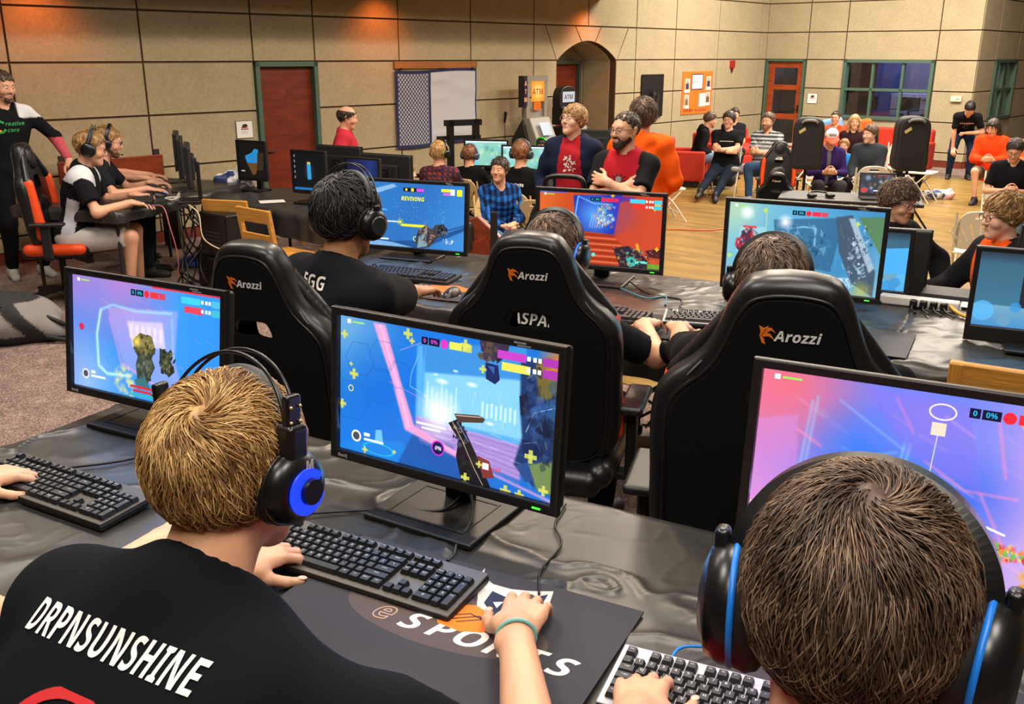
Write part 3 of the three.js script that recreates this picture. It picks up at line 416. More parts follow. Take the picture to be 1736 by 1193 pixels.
function mouse(label, at, yaw, o = {}) {
  const g = thing('computer_mouse', label, 'mouse', [at[0], o.y ?? 0.783, at[1]], yaw, o.group), S = o.S ?? 1.1; g.scale.setScalar(S);
  const X = V(1, 0, 0), Y = V(0, 1, 0), Z = V(0, 0, 1), fl = [[V(0, 0, 0), V(0, -1, 0)]];
  obj('shell', netMesh([ell([0, 0, 0.012], X, Y, Z, [0.031, 0.037, 0.052], { clip: fl }), ell([0, 0, -0.022], X, Y, Z, [0.029, 0.027, 0.042], { clip: fl, k: 0.02 })], 0.004), mat(o.color ?? 0x101114, 0.4), g);
  obj('wheel', T(RZ(new THREE.CylinderGeometry(0.008, 0.008, 0.007, 12), 90), 0, 0.026, -0.038), mat(o.light ?? 0x1a1a1a, 0.4, o.light ? { emissive: o.light, emissiveIntensity: 1 } : {}), g);
  return g;
}
function cord(label, pts, r = 0.003, m = M.cable, group) { return tag(obj('cable', tube(pts, r, pts.length * 10, 6), m), label, 'cable', group); }
// headset in the frame of a head
function headset(hm, label, o = {}) {
  const g = thing('headset', label, 'headset'); hm.decompose(g.position, g.quaternion, g.scale); g.scale.multiplyScalar(o.s ?? 1);
  const ey = -0.006, ez = -0.006, ex = o.ex ?? 0.1, pad = mat(0x0a0a0b, 0.6), sh = mat(o.color ?? 0x0e0f12, 0.3), top = o.top ?? 0.15, R = o.r ?? 0.047, arc = []; 
  for (let i = 0; i <= 12; i++) { const a = Math.PI * i / 12; arc.push([Math.cos(a) * (ex + 0.004) * (1 - 0.06 * Math.sin(a)), ey + 0.03 + Math.sin(a) ** 0.8 * (top - ey - 0.03), ez + (o.dz ?? 0.016) * Math.sin(a)]); }
  if (o.wire) { for (const dz of [-0.011, 0.011]) obj('headband_wire', tube(arc.map((p) => [p[0], p[1] + 0.016, p[2] + dz]), 0.0026, 40, 6), sh, g); obj('headband_strap', strip(arc.slice(1, 12).map((p) => [p[0] * 0.94, p[1] - 0.006, p[2]]), 0.03, 0.004), mat(0x30343c, 0.6), g); } else { obj('headband', strip(arc, o.bandW ?? 0.03, o.bandT ?? 0.012), sh, g); obj('headband_pad', strip(arc.slice(3, 10).map((p) => [p[0] * 0.93, p[1] - 0.011, p[2]]), (o.bandW ?? 0.03) * 0.95, 0.01), o.padMat ?? pad, g); }
  for (const s of [-1, 1]) {
    const c = new THREE.Group(); c.name = 'ear_cup'; c.position.set(s * (ex - 0.002), ey, ez); c.rotation.set(0, s * 0.12, s * -0.06); g.add(c);
    obj('cup_shell', T(RZ(lathe([[0, 0.03], [R * 0.5, 0.03], [R * 0.88, 0.022], [R, 0.008], [R, -0.004], [R * 0.9, -0.006]], 28), s * -90), 0, 0, 0), sh, c);
    obj('ear_cushion', T(RY(new THREE.TorusGeometry(R * 0.76, R * 0.3, 10, 28), 90), s * -0.013, 0, 0), pad, c);
    if (o.ring) obj('light_ring', T(RY(new THREE.TorusGeometry(R * 0.97, 0.0035, 8, 28), 90), s * -0.0, 0, 0), mat(o.ring, 0.4, o.ringGlow ? { emissive: o.ring, emissiveIntensity: o.ringGlow } : {}), c);
    if (o.disc) { obj('light_crescent', T(RY(crescent(R * 0.62, R * 0.36), s * 90), s * 0.0305, 0, 0), mat(0x0618a0, 0.4, { emissive: o.disc, emissiveIntensity: 1.1 }), c); obj('cup_cap', T(RZ(new THREE.CylinderGeometry(R * 0.34, R * 0.38, 0.012, 24), 90), s * 0.034, 0, 0.004), sh, c); obj('badge', T(RY(letters('M', 0.012, 0.001), s * 90), s * 0.0325, R * 0.72, 0.004), mat(0xb0b0b0, 0.4), c); obj('yoke', [rb(0.03, 0.05, 0.034, 0.008, s * 0.006, R + 0.012, 0), rb(0.012, 0.05, 0.026, 0.004, s * 0.006, R + 0.05, 0)], sh, c); obj('bolts', [[-1, 0], [1, 0], [-1, 1], [1, 1]].map(([a, b]) => T(new THREE.SphereGeometry(0.0026, 8, 6), s * 0.0135, R + 0.04 + b * 0.02, a * 0.008)), mat(0xcdb98a, 0.3, { metalness: 0.8 }), c); } else obj('yoke', [rb(0.014, 0.05, 0.024, 0.006, s * 0.014, R * 0.75, 0)], sh, c);
    if (o.plate) obj('cup_plate', T(RZ(new THREE.CylinderGeometry(R * 0.55, R * 0.6, 0.004, 24), 90), s * 0.031, 0, 0), mat(o.plate, 0.4), c);
  }
  if (o.mic) obj('microphone', [tube([[ex * o.mic, -0.04, 0.02], [ex * 0.95 * o.mic, -0.075, 0.06], [0.05 * o.mic, -0.085, 0.115]], 0.003, 16, 6), T(new THREE.SphereGeometry(0.008, 8, 6), 0.05 * o.mic, -0.085, 0.118)], mat(0x0c0c0e, 0.5), g);
  return g;
}
function lathe(pts, seg = 24) { return new THREE.LatheGeometry(pts.map((p) => new THREE.Vector2(p[0], p[1])), seg); }
function crescent(R, r) { const s = new THREE.Shape(); s.absarc(0, 0, R, 0.6, 6.0, false); s.absarc(0.004, 0, r, 6.0, 0.6, true); return new THREE.ExtrudeGeometry(s, { depth: 0.003, bevelEnabled: false, curveSegments: 20 }); }
// flat strap bent along points in x,y; width along z
function strip(pts, w, t) {
  const n = pts.length, pos = [], idx = [], c = new THREE.CatmullRomCurve3(pts.map(VA)), K = n * 4;
  for (let i = 0; i <= K; i++) { const p = c.getPoint(i / K), d = c.getTangent(i / K), N = V(-d.y, d.x, 0).normalize(); for (const [a, b] of [[-1, -1], [-0.7, 1], [0.7, 1], [1, -1]]) pos.push(p.x + N.x * -b * t / 2, p.y + N.y * -b * t / 2, p.z + a * w / 2); }
  for (let i = 0; i < K; i++) for (let e = 0; e < 4; e++) { const a = i * 4 + e, b = i * 4 + (e + 1) % 4; idx.push(a, b, b + 4, a, b + 4, a + 4); }
  idx.push(0, 1, 2, 0, 2, 3); const e = K * 4; idx.push(e, e + 2, e + 1, e, e + 3, e + 2);
  const g = new THREE.BufferGeometry(); g.setAttribute('position', new THREE.Float32BufferAttribute(pos, 3)); g.setIndex(idx); const f = g.toNonIndexed(); f.computeVertexNormals(); return f;
}
// gaming chair: origin on the floor under the seat, +z where the sitter faces
function gamingChair(label, at, yaw, o = {}) {
  const g = thing('gaming_chair', label, 'chair', [at[0], 0, at[1]], yaw, o.group), S = o.S ?? 1.12; g.scale.setScalar(S);
  const half = [[0.085, -0.004], [0.125, -0.05], [0.15, -0.115], [0.178, -0.175], [0.21, -0.214], [0.252, -0.25], [0.284, -0.292], [0.296, -0.345], [0.296, -0.5], [0.278, -0.74], [0.21, -0.8]], H = o.H ?? 0.84;
  const ol = smoothLoop([...half, ...half.slice().reverse().map((p) => [-p[0], p[1]])], 96), inset = ol.map(([x, y]) => { const cx = 0, cy = -0.42; return [x * 0.84, cy + (y - cy) * (y > cy ? 0.9 : 0.93)]; });
  const slot = smoothLoop([[-0.085, -0.262], [-0.06, -0.246], [0, -0.238], [0.06, -0.246], [0.088, -0.27], [0.074, -0.3], [0, -0.302], [-0.074, -0.3]], 32);
  const back = new THREE.Group(); back.name = 'backrest'; back.position.set(0, 0.46 + H - 0.02, -0.24); back.rotation.x = -(o.recline ?? 8) * D2R; g.add(back); back.translateY(0);
  const piv = 0; void piv;
  obj('back_shell', toCreasedNormals(poly(ol, 0.1, 0.035, [smoothLoop([[-0.1, -0.28], [-0.07, -0.225], [0, -0.215], [0.07, -0.225], [0.1, -0.28], [0.09, -0.37], [0, -0.39], [-0.09, -0.37]], 32)], 5), 0.9), M.leather, back);
  obj('back_panel', T(poly(inset, 0.008, 0.003, [slot]), 0, 0, -0.007), M.fabric, back);
  const rim = ol.map(([x, y]) => V(x * 0.872, -0.42 + (y + 0.42) * (y > -0.42 ? 0.915 : 0.94), -0.001)); obj('piping', new THREE.TubeGeometry(new THREE.CatmullRomCurve3(rim, true), 160, 0.005, 6, true), M.leather, back);
  for (const s of [-1, 1]) { obj('side_wing', netMesh([cap([s * 0.245, -0.3, 0.1], [s * 0.262, -0.7, 0.1], 0.045, 0.05, { ax: V(1, 0, 0), f: 0.75, k: 0.02 })], 0.012), o.wing ?? M.orange, back); obj('shoulder_wing', netMesh([cap([s * 0.11, -0.1, 0.08], [s * 0.24, -0.28, 0.1], 0.028, 0.034, { k: 0.02 })], 0.012), M.leather, back); obj('wing_seam', tube([[s * 0.182, -0.2, 0.01], [s * 0.208, -0.232, 0.004], [s * 0.226, -0.262, 0.02]], 0.0025, 10, 5), mat(0x55565a, 0.6), back); }
  obj('front_cushion', netMesh([cap([0, -0.575, 0.1], [0, -0.66, 0.1], 0.165, 0.18, { ax: V(0, 0, 1), f: 0.22, k: 0.02 }), cap([0, -0.1, 0.1], [0, -0.13, 0.1], 0.08, 0.085, { ax: V(0, 0, 1), f: 0.3, k: 0.02 })], 0.014), M.leather, back);
  const mark = [poly([[0, 0], [0.012, 0.012], [0.018, 0.026], [0.008, 0.02], [-0.002, 0.026], [0.002, 0.012]], 0.0015), poly([[0.002, 0.002], [0.024, 0.016], [0.034, 0.01], [0.024, 0.022], [0.012, 0.02]], 0.0015), poly([[0.004, 0], [0.02, 0.002], [0.032, -0.006], [0.022, 0.008], [0.01, 0.01]], 0.0015), poly([[0, 0.004], [0.006, -0.014], [0.014, -0.018], [0.01, -0.004]], 0.0015)];
  for (const m of mark) { m.translate(-0.062, -0.122, 0); m.rotateY(Math.PI); m.translate(0, 0, -0.0075); } 
  const flipX = (q) => { q.scale(-1, 1, 1); const ix = q.index; if (!ix) { const p = q.attributes.position.array, nrm = q.attributes.normal.array; for (let i = 0; i < p.length; i += 9) for (let k = 0; k < 3; k++) { let t = p[i + 3 + k]; p[i + 3 + k] = p[i + 6 + k]; p[i + 6 + k] = t; t = nrm[i + 3 + k]; nrm[i + 3 + k] = nrm[i + 6 + k]; nrm[i + 6 + k] = t; } } return q; }; void flipX;
  obj('emblem', mark, mat(0xe0701c, 0.6), back);
  const tx = letters('Arozzi', 0.024, 0.0015, 0.2); tx.translate(0.018, -0.118, 0); tx.rotateY(Math.PI); tx.translate(0, 0, -0.0075); obj('lettering', tx, mat(0xd9d9d6, 0.6), back);
  obj('seat', [rb(0.5, 0.1, 0.5, 0.045, 0, 0.45, 0.02, 4)], M.leather, g);
  for (const s of [-1, 1]) { obj('seat_bolster', netMesh([cap([s * 0.235, 0.475, -0.16], [s * 0.24, 0.475, 0.22], 0.05, 0.045, { k: 0.01 })], 0.013), o.plain ? M.leather : o.wing ?? M.orange, g); const arm = new THREE.Group(); arm.name = 'armrest'; g.add(arm); obj('arm_pad', rb(0.085, 0.03, 0.26, 0.014, s * 0.325, 0.69, 0.02, 3), mat(0x1b1b1d, 0.4), arm); obj('arm_post', [rb(0.035, 0.26, 0.07, 0.012, s * 0.32, 0.55, 0.0), rb(0.14, 0.03, 0.06, 0.01, s * 0.26, 0.415, 0)], M.plasticMatte, arm); }
  obj('gas_lift', [bar([0, 0.1, 0], [0, 0.4, 0], 0.028), bx(0.22, 0.04, 0.22, 0, 0.39, 0)], M.blackMetal, g);
  for (let i = 0; i < 5; i++) { const a = i * 72 * D2R + 0.3, c = Math.cos(a), s = Math.sin(a); obj('base_arm', beam([0, 0.12, 0], [c * 0.31, 0.075, s * 0.31], 0.05, 0.035), M.plastic, g); obj('caster', [T(RZ(new THREE.CylinderGeometry(0.028, 0.028, 0.05, 14), 90), c * 0.31, 0.028, s * 0.31)], M.rubber, g); }
  return g;
}
// white folding chair with a fan back
const foldBack = (() => { const out = smoothLoop([[-0.2, 0], [-0.205, 0.12], [-0.19, 0.25], [-0.13, 0.33], [0, 0.355], [0.13, 0.33], [0.19, 0.25], [0.205, 0.12], [0.2, 0], [0, -0.012]], 60), holes = []; for (let i = -3; i <= 3; i++) { const a = i * 0.24, c = Math.sin(a), d = Math.cos(a), w = 0.012; const b = (r, o) => [c * r + d * o, 0.0 - 0.13 + d * r - c * o]; holes.push([b(0.2, -w * 0.6), b(0.35, -w), b(0.35, w), b(0.2, w * 0.6)].map(([x, y]) => [x * 1.05, y + 0.02])); } holes.push([[-0.06, 0.285], [0.06, 0.285], [0.05, 0.315], [-0.05, 0.315]]); return poly(out, 0.016, 0.004, holes); })();
const foldSeat = (() => { const q = poly(smoothLoop([[-0.2, -0.2], [-0.205, 0], [-0.19, 0.2], [0, 0.215], [0.19, 0.2], [0.205, 0], [0.2, -0.2], [0, -0.21]], 40), 0.022, 0.006); RX(q, 90); return q; })();
function foldingChair(label, at, yaw, o = {}) {
  const g = thing('folding_chair', label, 'chair', [at[0], 0, at[1]], yaw, o.group); g.scale.setScalar(o.S ?? 0.84);
  const m = o.m ?? M.white; const b = obj('backrest', foldBack.clone(), m, g); b.position.set(0, 0.5, -0.225); b.rotation.x = -14 * D2R;
  const s = obj('seat', foldSeat.clone(), m, g); s.position.set(0, 0.455, 0);
  for (const x of [-0.21, 0.21]) { obj('front_leg', tube([[x, 0.82, -0.3], [x, 0.5, -0.19], [x, 0.25, 0.05], [x, 0, 0.23]], 0.011, 18, 6), m, g); obj('rear_leg', bar([x * 0.92, 0.44, 0.16], [x * 0.92, 0, -0.26], 0.011), m, g); }
  obj('stretcher', [bar([-0.21, 0.12, 0.14], [0.21, 0.12, 0.14], 0.008), bar([-0.19, 0.1, -0.2], [0.19, 0.1, -0.2], 0.008)], m, g);
  return g;
}
function woodChair(label, at, yaw, o = {}) {
  const g = thing('wooden_chair', label, 'chair', [at[0], 0, at[1]], yaw, o.group); g.scale.setScalar(o.S ?? 1.05); const m = o.m ?? M.oak;
  for (const x of [-0.19, 0.19]) { obj('back_post', [beam([x, 0.44, -0.19], [x, 0.84, -0.25], 0.034, 0.034, V(1, 0, 0)), beam([x, 0, -0.23], [x, 0.45, -0.19], 0.034, 0.034, V(1, 0, 0))], m, g); obj('leg', beam([x, 0, 0.2], [x, 0.43, 0.18], 0.036, 0.036, V(1, 0, 0)), m, g); obj('stretcher', beam([x, 0.16, 0.19], [x, 0.16, -0.215], 0.018, 0.026), m, g); }
  obj('top_rail', RX(rb(0.42, 0.11, 0.024, 0.008), -8).translate(0, 0.79, -0.245), m, g); obj('back_slat', RX(rb(0.38, 0.055, 0.018, 0.006), -8).translate(0, 0.62, -0.22), m, g);
  obj('seat', rb(0.43, 0.03, 0.43, 0.012, 0, 0.44, 0), m, g); obj('apron', [bx(0.36, 0.05, 0.018, 0, 0.4, 0.17), bx(0.36, 0.05, 0.018, 0, 0.4, -0.17)], m, g);
  return g;
}
// table under a black plastic cloth; local frame x along, z across
const clothMat = new THREE.MeshStandardMaterial({ color: 0x302f2c, roughness: 0.37 });
function clothTop(w, d, nx, nz, o = {}) {
  const dr = o.drop ?? 0.16, f = o.f ?? 1, amp = o.amp ?? 0.005, N = (x, z) => { const a = noise3(x * 3.1 * f + 5, 0.3, z * 3.1 * f), b = noise3(x * 7 * f, 4.2, z * 7 * f + a * 2), rd = (t) => 1 - Math.abs(t); let s = rd(noise3(x * 2.2 * f + 0.6 * b, 1.7, z * 5.5 * f + b * 0.8)) ** 6; const w2 = rd(noise3(x * 6 * f + z * 3 + b, 8.3, z * 5 * f - x * 2)) ** 8 + 0.7 * rd(noise3(x * 11 * f - z * 5 + a, 3.3, z * 9 * f + x * 4)) ** 7; const w3 = rd(noise3(x * 8 * f + 1.5 * b + z * 6, 6.1, z * 6 * f - 1.2 * a)) ** 18 + 0.6 * rd(noise3(z * 14 * f + b, 2.9, x * 10 * f + a * 2)) ** 16; const cr = (o.crumple ? clamp(o.crumple(x, z), 0, 1) : 0.25); return amp * (0.5 * a + s * 1.6 + cr * (2.6 * w2 + 1.8 * w3 + 1.1 * b) + 0.22 * w3); };
  const g = new THREE.PlaneGeometry(w + 2 * dr, d + 2 * dr, nx, nz); RX(g, -90); const p = g.attributes.position;
  for (let i = 0; i < p.count; i++) {
    let x = p.getX(i), z = p.getZ(i), y = 0; const ox = Math.max(0, Math.abs(x) - w / 2), oz = Math.max(0, Math.abs(z) - d / 2), t = Math.max(ox, oz), n = N(x + (o.ox || 0), z + (o.oz || 0));
    const wav = 0.012 * Math.sin((ox > oz ? z : x) * 26 + 3 * noise3(x * 4, 2, z * 4)) * Math.min(1, t / 0.06);
    if (t > 0) { const sx = Math.sign(x), sz = Math.sign(z); if (ox > 0) x = sx * (w / 2 + 0.008 + wav + Math.min(ox, 0.02) * 0.4); if (oz > 0) z = sz * (d / 2 + 0.008 + wav + Math.min(oz, 0.02) * 0.4); y = -t; }
    p.setXYZ(i, x, y + Math.max(n, -0.002) * (t > 0 ? 0.3 : 1), z);
  }
  g.computeVertexNormals(); return g;
}
function clothTable(label, clothLabel, at, yaw, w, d, o = {}) {
  const h = o.h ?? 0.78, g = thing('folding_table', label, 'table', [at[0], 0, at[1]], yaw, o.group);
  obj('tabletop', bx(w, 0.035, d, 0, h - 0.024, 0), mat(0x8a8578, 0.6), g);
  for (const x of o.legs ?? [-w / 2 + 0.18, w / 2 - 0.18]) for (const z of [-d / 2 + 0.1, d / 2 - 0.1]) obj('leg', bar([x, 0, z], [x, h - 0.03, z], 0.014), mat(0x3a3a3c, 0.4, { metalness: 0.6 }), g);
  const c = obj('tablecloth', clothTop(w, d, o.nx ?? 120, o.nz ?? 60, o), clothMat); tag(c, clothLabel, 'tablecloth', o.clothGroup); c.position.set(at[0], h, at[1]); c.rotation.y = yaw * D2R;
  return g;
}
// ------------------------------------------------------------------ the room
const CORNER = [4.733, -18.364], W0 = 47.5, W1 = -41.5;
const wallTex = dataTex(256, (u, v) => { const f = tile(u * 128, v * 128, 128, 1), m = tile(u * 40, v * 40, 40, 2), c = tile(u * 5, v * 5, 5, 3), k = 0.9 + 0.1 * (f - 0.5) + 0.05 * (m - 0.5) + 0.05 * (c - 0.5); return [k, k * 0.995, k * 0.985]; });
const wallM = mat(0xb5a888, 0.92, { map: wallTex }), grooveM = mat(0x4d3826, 0.95), plasterM = mat(0xa08c72, 0.95);
function wallFrame(name, o, turn) { const g = new THREE.Group(); g.name = name; g.userData.kind = 'structure'; g.position.set(o[0], 0, o[1]); g.rotation.y = turn * D2R; scene.add(g); return g; }
const panelGeo = {};
function panel(parent, x0, x1, y0, y1) {
  const w = x1 - x0 - 0.018, h = y1 - y0 - 0.018, k = w.toFixed(3) + '_' + h.toFixed(3);
  const m = shade(new THREE.Mesh(panelGeo[k] ??= uvBox(rb(w, h, 0.016, 0.004, 0, 0, 0, 1)), wallM)); m.name = 'panel'; m.position.set((x0 + x1) / 2, (y0 + y1) / 2, 0.008); parent.add(m); return m;
}
const ROWS = [0.1, 0.24, 0.735, 1.235, 1.73, 2.2, 2.7, 3.2, 3.7, 4.3];
// back wall, with a door and an arched doorway
const wallBack = wallFrame('wall_back', CORNER, W0);
{
  const L = -26, arc = []; for (let i = 0; i <= 16; i++) { const a = i / 16, x = -6.1 + 1.4 * a; arc.push([x, 1.73 + 0.27 * Math.sin(Math.PI * a) ** 0.85]); }
  const archHole = [[-6.1, 0], ...arc, [-4.7, 0]];
  const core = poly([[L, 0], [-10.99, 0], [-10.99, 1.7], [-10.28, 1.7], [-10.28, 0], [-6.1, 0], ...arc, [-4.7, 0], [0, 0], [0, 4.3], [L, 4.3]], 0.2); T(core, 0, 0, -0.201);
  obj('core', core, grooveM, wallBack); void archHole;
  const cols = []; for (let s = -11.03 - 12 * 1.21; s < -11.1; s += 1.21) cols.push([s, Math.min(s + 1.21, -11.03)]);
  cols.push([-11.03, -10.25], [-10.25, -9.03], [-9.03, -7.82], [-7.82, -6.6], [-6.6, -4.2], [-4.2, -3.1], [-3.1, -1.76], [-1.76, -0.3], [-0.3, -0.02]);
  for (const [a, b] of cols) for (let r = 0; r < ROWS.length - 1; r++) {
    const y0 = ROWS[r], y1 = ROWS[r + 1];
    if (a === -11.03 && y1 <= 1.74) continue;
    if (a === -6.6) { if (y1 <= 1.74) { panel(wallBack, -6.6, -6.1, y0, y1); panel(wallBack, -4.7, -4.2, y0, y1); } else if (y0 > 1.72 && y0 < 1.75) { // stones round the arch
        const st = [[-6.6, -6.36, -6.6, -6.11], [-6.36, -5.7, -6.11, -5.55], [-5.7, -5.1, -5.55, -5.23], [-5.1, -4.42, -5.23, -4.68], [-4.42, -4.2, -4.68, -4.2]], gp = 0.01;
        st.forEach(([t0, t1, b0, b1], i) => { const pts = [[t0 + gp, 2.19], [t1 - gp, 2.19]]; if (i === 0) pts.push([b1 - gp, 1.74], [b0 + gp, 1.74]); else if (i === 4) pts.push([b1 - gp, 1.74], [b0 + gp, 1.74]); else { const seg = arc.filter((p) => p[0] > b0 + 0.02 && p[0] < b1 - 0.02).reverse(); const ya = (x) => { for (let j = 1; j < arc.length; j++) if (arc[j][0] >= x) { const t = (x - arc[j - 1][0]) / (arc[j][0] - arc[j - 1][0]); return lerp(arc[j - 1][1], arc[j][1], t); } return 1.73; }; pts.push([b1 - gp, ya(b1 - gp)], ...seg, [b0 + gp, ya(b0 + gp)]); } obj('panel', uvBox(T(poly(pts, 0.016), 0, 0, 0)), wallM, wallBack); });
      } else { panel(wallBack, -6.6, -5.4, y0, y1); panel(wallBack, -5.4, -4.2, y0, y1); } continue; }
    panel(wallBack, a, b, y0, y1);
  }
  // deep reveal of the arched doorway
  obj('reveal', [T(poly([[-6.1, 0], ...arc, [-4.7, 0], [-4.72, 0], ...arc.slice().reverse().map(([x, y]) => [lerp(x, -5.4, 0.02), y - 0.012]), [-6.08, 0]], 0.5), 0, 0, -0.6)], wallM, wallBack);
  obj('recess_back', [bx(1.6, 2.3, 0.05, -5.4, 1.15, -0.64)], wallM, wallBack);
}
function slabDoor(name, parent, x0, x1, h, z, woodM, frameM, handleSide) {
  const g = new THREE.Group(); g.name = name; g.userData.kind = 'structure'; parent.updateMatrixWorld(true); const p = V((x0 + x1) / 2, 0, z).applyMatrix4(parent.matrixWorld); g.position.copy(p); g.rotation.y = parent.rotation.y; scene.add(g);
  const w = x1 - x0;
  obj('door_leaf', uvBox(rb(w - 0.1, h - 0.05, 0.04, 0.005, 0, (h - 0.05) / 2, 0)), woodM, g);
  obj('door_frame', [bx(0.05, h, 0.12, -w / 2 + 0.025, h / 2, 0.03), bx(0.05, h, 0.12, w / 2 - 0.025, h / 2, 0.03), bx(w, 0.05, 0.12, 0, h - 0.025, 0.03)], frameM, g);
  const hs = handleSide * (w / 2 - 0.1); obj('door_handle', [T(RX(new THREE.CylinderGeometry(0.022, 0.022, 0.012, 16), 90), hs, 0.8, 0.026), rb(0.1, 0.016, 0.014, 0.006, hs - handleSide * 0.045, 0.8, 0.05), T(RX(new THREE.CylinderGeometry(0.014, 0.014, 0.012, 12), 90), hs, 0.88, 0.026)], mat(0x5a4a38, 0.35, { metalness: 0.8 }), g);
  return g;
}
slabDoor('door_1', wallBack, -11.03, -10.24, 1.73, -0.04, M.cherry, M.teal, -1);
slabDoor('door_2', wallBack, -5.85, -4.9, 1.72, -0.58, M.cherry, mat(0x3d4a3c, 0.6), 1);
// right hand wall, with a glazed door and a window
const wallRight = wallFrame('wall_right', CORNER, W1);
{
  const core = poly([[0, 0], [0.05, 0], [0.05, 1.72], [0.8, 1.72], [0.8, 0], [3.73, 0], [3.73, 4.3], [0, 4.3]], 0.2, 0, [[[1.53, 0.73], [3.08, 0.73], [3.08, 1.74], [1.53, 1.74]]]); T(core, 0, 0, -0.201); obj('core', core, grooveM, wallRight);
  for (const [a, b] of [[0.0, 0.82], [0.82, 1.52], [1.52, 3.09], [3.09, 3.745]]) for (let r = 0; r < ROWS.length - 1; r++) { const y0 = ROWS[r], y1 = ROWS[r + 1]; if ((a === 0 || (a === 1.52 && y0 > 0.7)) && y1 <= 1.75) continue; panel(wallRight, a, b, y0, y1); }
}
const CONVEX = [7.53, -15.89];
const wallSide = wallFrame('wall_side', CONVEX, W0);
{
  const core = poly([[0, 0], [12, 0], [12, 4.3], [0, 4.3]], 0.15, 0, [[[0.87, 0.74], [2.08, 0.74], [2.08, 1.75], [0.87, 1.75]]]); T(core, 0, 0, -0.151); obj('core', core, grooveM, wallSide);
  for (const [a, b] of [[0, 0.87], [0.87, 2.08], [2.08, 3.3], [3.3, 4.5], [4.5, 5.7], [5.7, 6.9]]) for (let r = 0; r < ROWS.length - 1; r++) { const y0 = ROWS[r], y1 = ROWS[r + 1]; if (a === 0.87 && y0 > 0.7 && y1 < 1.75) continue; panel(wallSide, a, b, y0, y1); }
}
const glassM = mat(0xffffff, 0.03, { transmission: 1, ior: 1.45 });
function placed(name, parent, x, y, z) { const g = new THREE.Group(); g.name = name; g.userData.kind = 'structure'; parent.updateMatrixWorld(true); g.position.copy(V(x, y, z).applyMatrix4(parent.matrixWorld)); g.rotation.y = parent.rotation.y; scene.add(g); return g; }
function gridWindow(name, parent, x0, x1, y0, y1, nx, ny) {
  const g = placed(name, parent, (x0 + x1) / 2, (y0 + y1) / 2, 0), w = x1 - x0, h = y1 - y0, t = 0.055, gs = [bx(w, t, 0.14, 0, h / 2 - t / 2, -0.02), bx(w, t, 0.14, 0, -h / 2 + t / 2, -0.02), bx(t, h, 0.14, -w / 2 + t / 2, 0, -0.02), bx(t, h, 0.14, w / 2 - t / 2, 0, -0.02)];
  for (const q of gs) obj('window_frame', q, M.teal, g);
  for (let i = 1; i < nx; i++) obj('mullion', bx(0.04, h - 2 * t, 0.07, -w / 2 + w * i / nx, 0, -0.02), M.teal, g);
  for (let j = 1; j < ny; j++) obj('mullion', bx(w - 2 * t, 0.045, 0.07, 0, -h / 2 + h * j / ny, -0.02), M.teal, g);
  for (let i = 0; i < nx; i++) for (let j = 0; j < ny; j++) obj('pane', bx(w / nx - 0.03, h / ny - 0.03, 0.006, -w / 2 + w * (i + 0.5) / nx, -h / 2 + h * (j + 0.5) / ny, -0.03), glassM, g);
  return g;
}
gridWindow('window_1', wallRight, 1.53, 3.08, 0.73, 1.74, 3, 2);
gridWindow('window_2', wallSide, 0.87, 2.08, 0.74, 1.75, 2, 2);
{ // glazed door
  const g = placed('door_3', wallRight, 0.425, 0, -0.03), wd = mat(0xa8471a, 0.4, { map: grain });
  obj('door_frame', [bx(0.04, 1.73, 0.12, -0.365, 0.865, 0.02), bx(0.04, 1.73, 0.12, 0.365, 0.865, 0.02), bx(0.77, 0.035, 0.12, 0, 1.715, 0.02)], M.teal, g);
  for (const [w, h, x, y] of [[0.11, 1.68, -0.29, 0.85], [0.11, 1.68, 0.29, 0.85], [0.5, 0.11, 0, 1.635], [0.5, 0.09, 0, 1.235], [0.5, 0.1, 0, 0.71], [0.5, 0.16, 0, 0.09]]) obj('door_rail', uvBox(rb(w, h, 0.04, 0.004, x, y, 0)), wd, g);
  for (const [y, h] of [[1.43, 0.3], [0.97, 0.43], [0.41, 0.5]]) obj('pane', bx(0.48, h, 0.006, 0, y, 0), glassM, g);
  obj('door_handle', [rb(0.03, 0.14, 0.02, 0.008, 0.29, 0.86, 0.03), rb(0.09, 0.016, 0.016, 0.006, 0.25, 0.85, 0.055)], mat(0x4a3c30, 0.35, { metalness: 0.8 }), g);
}
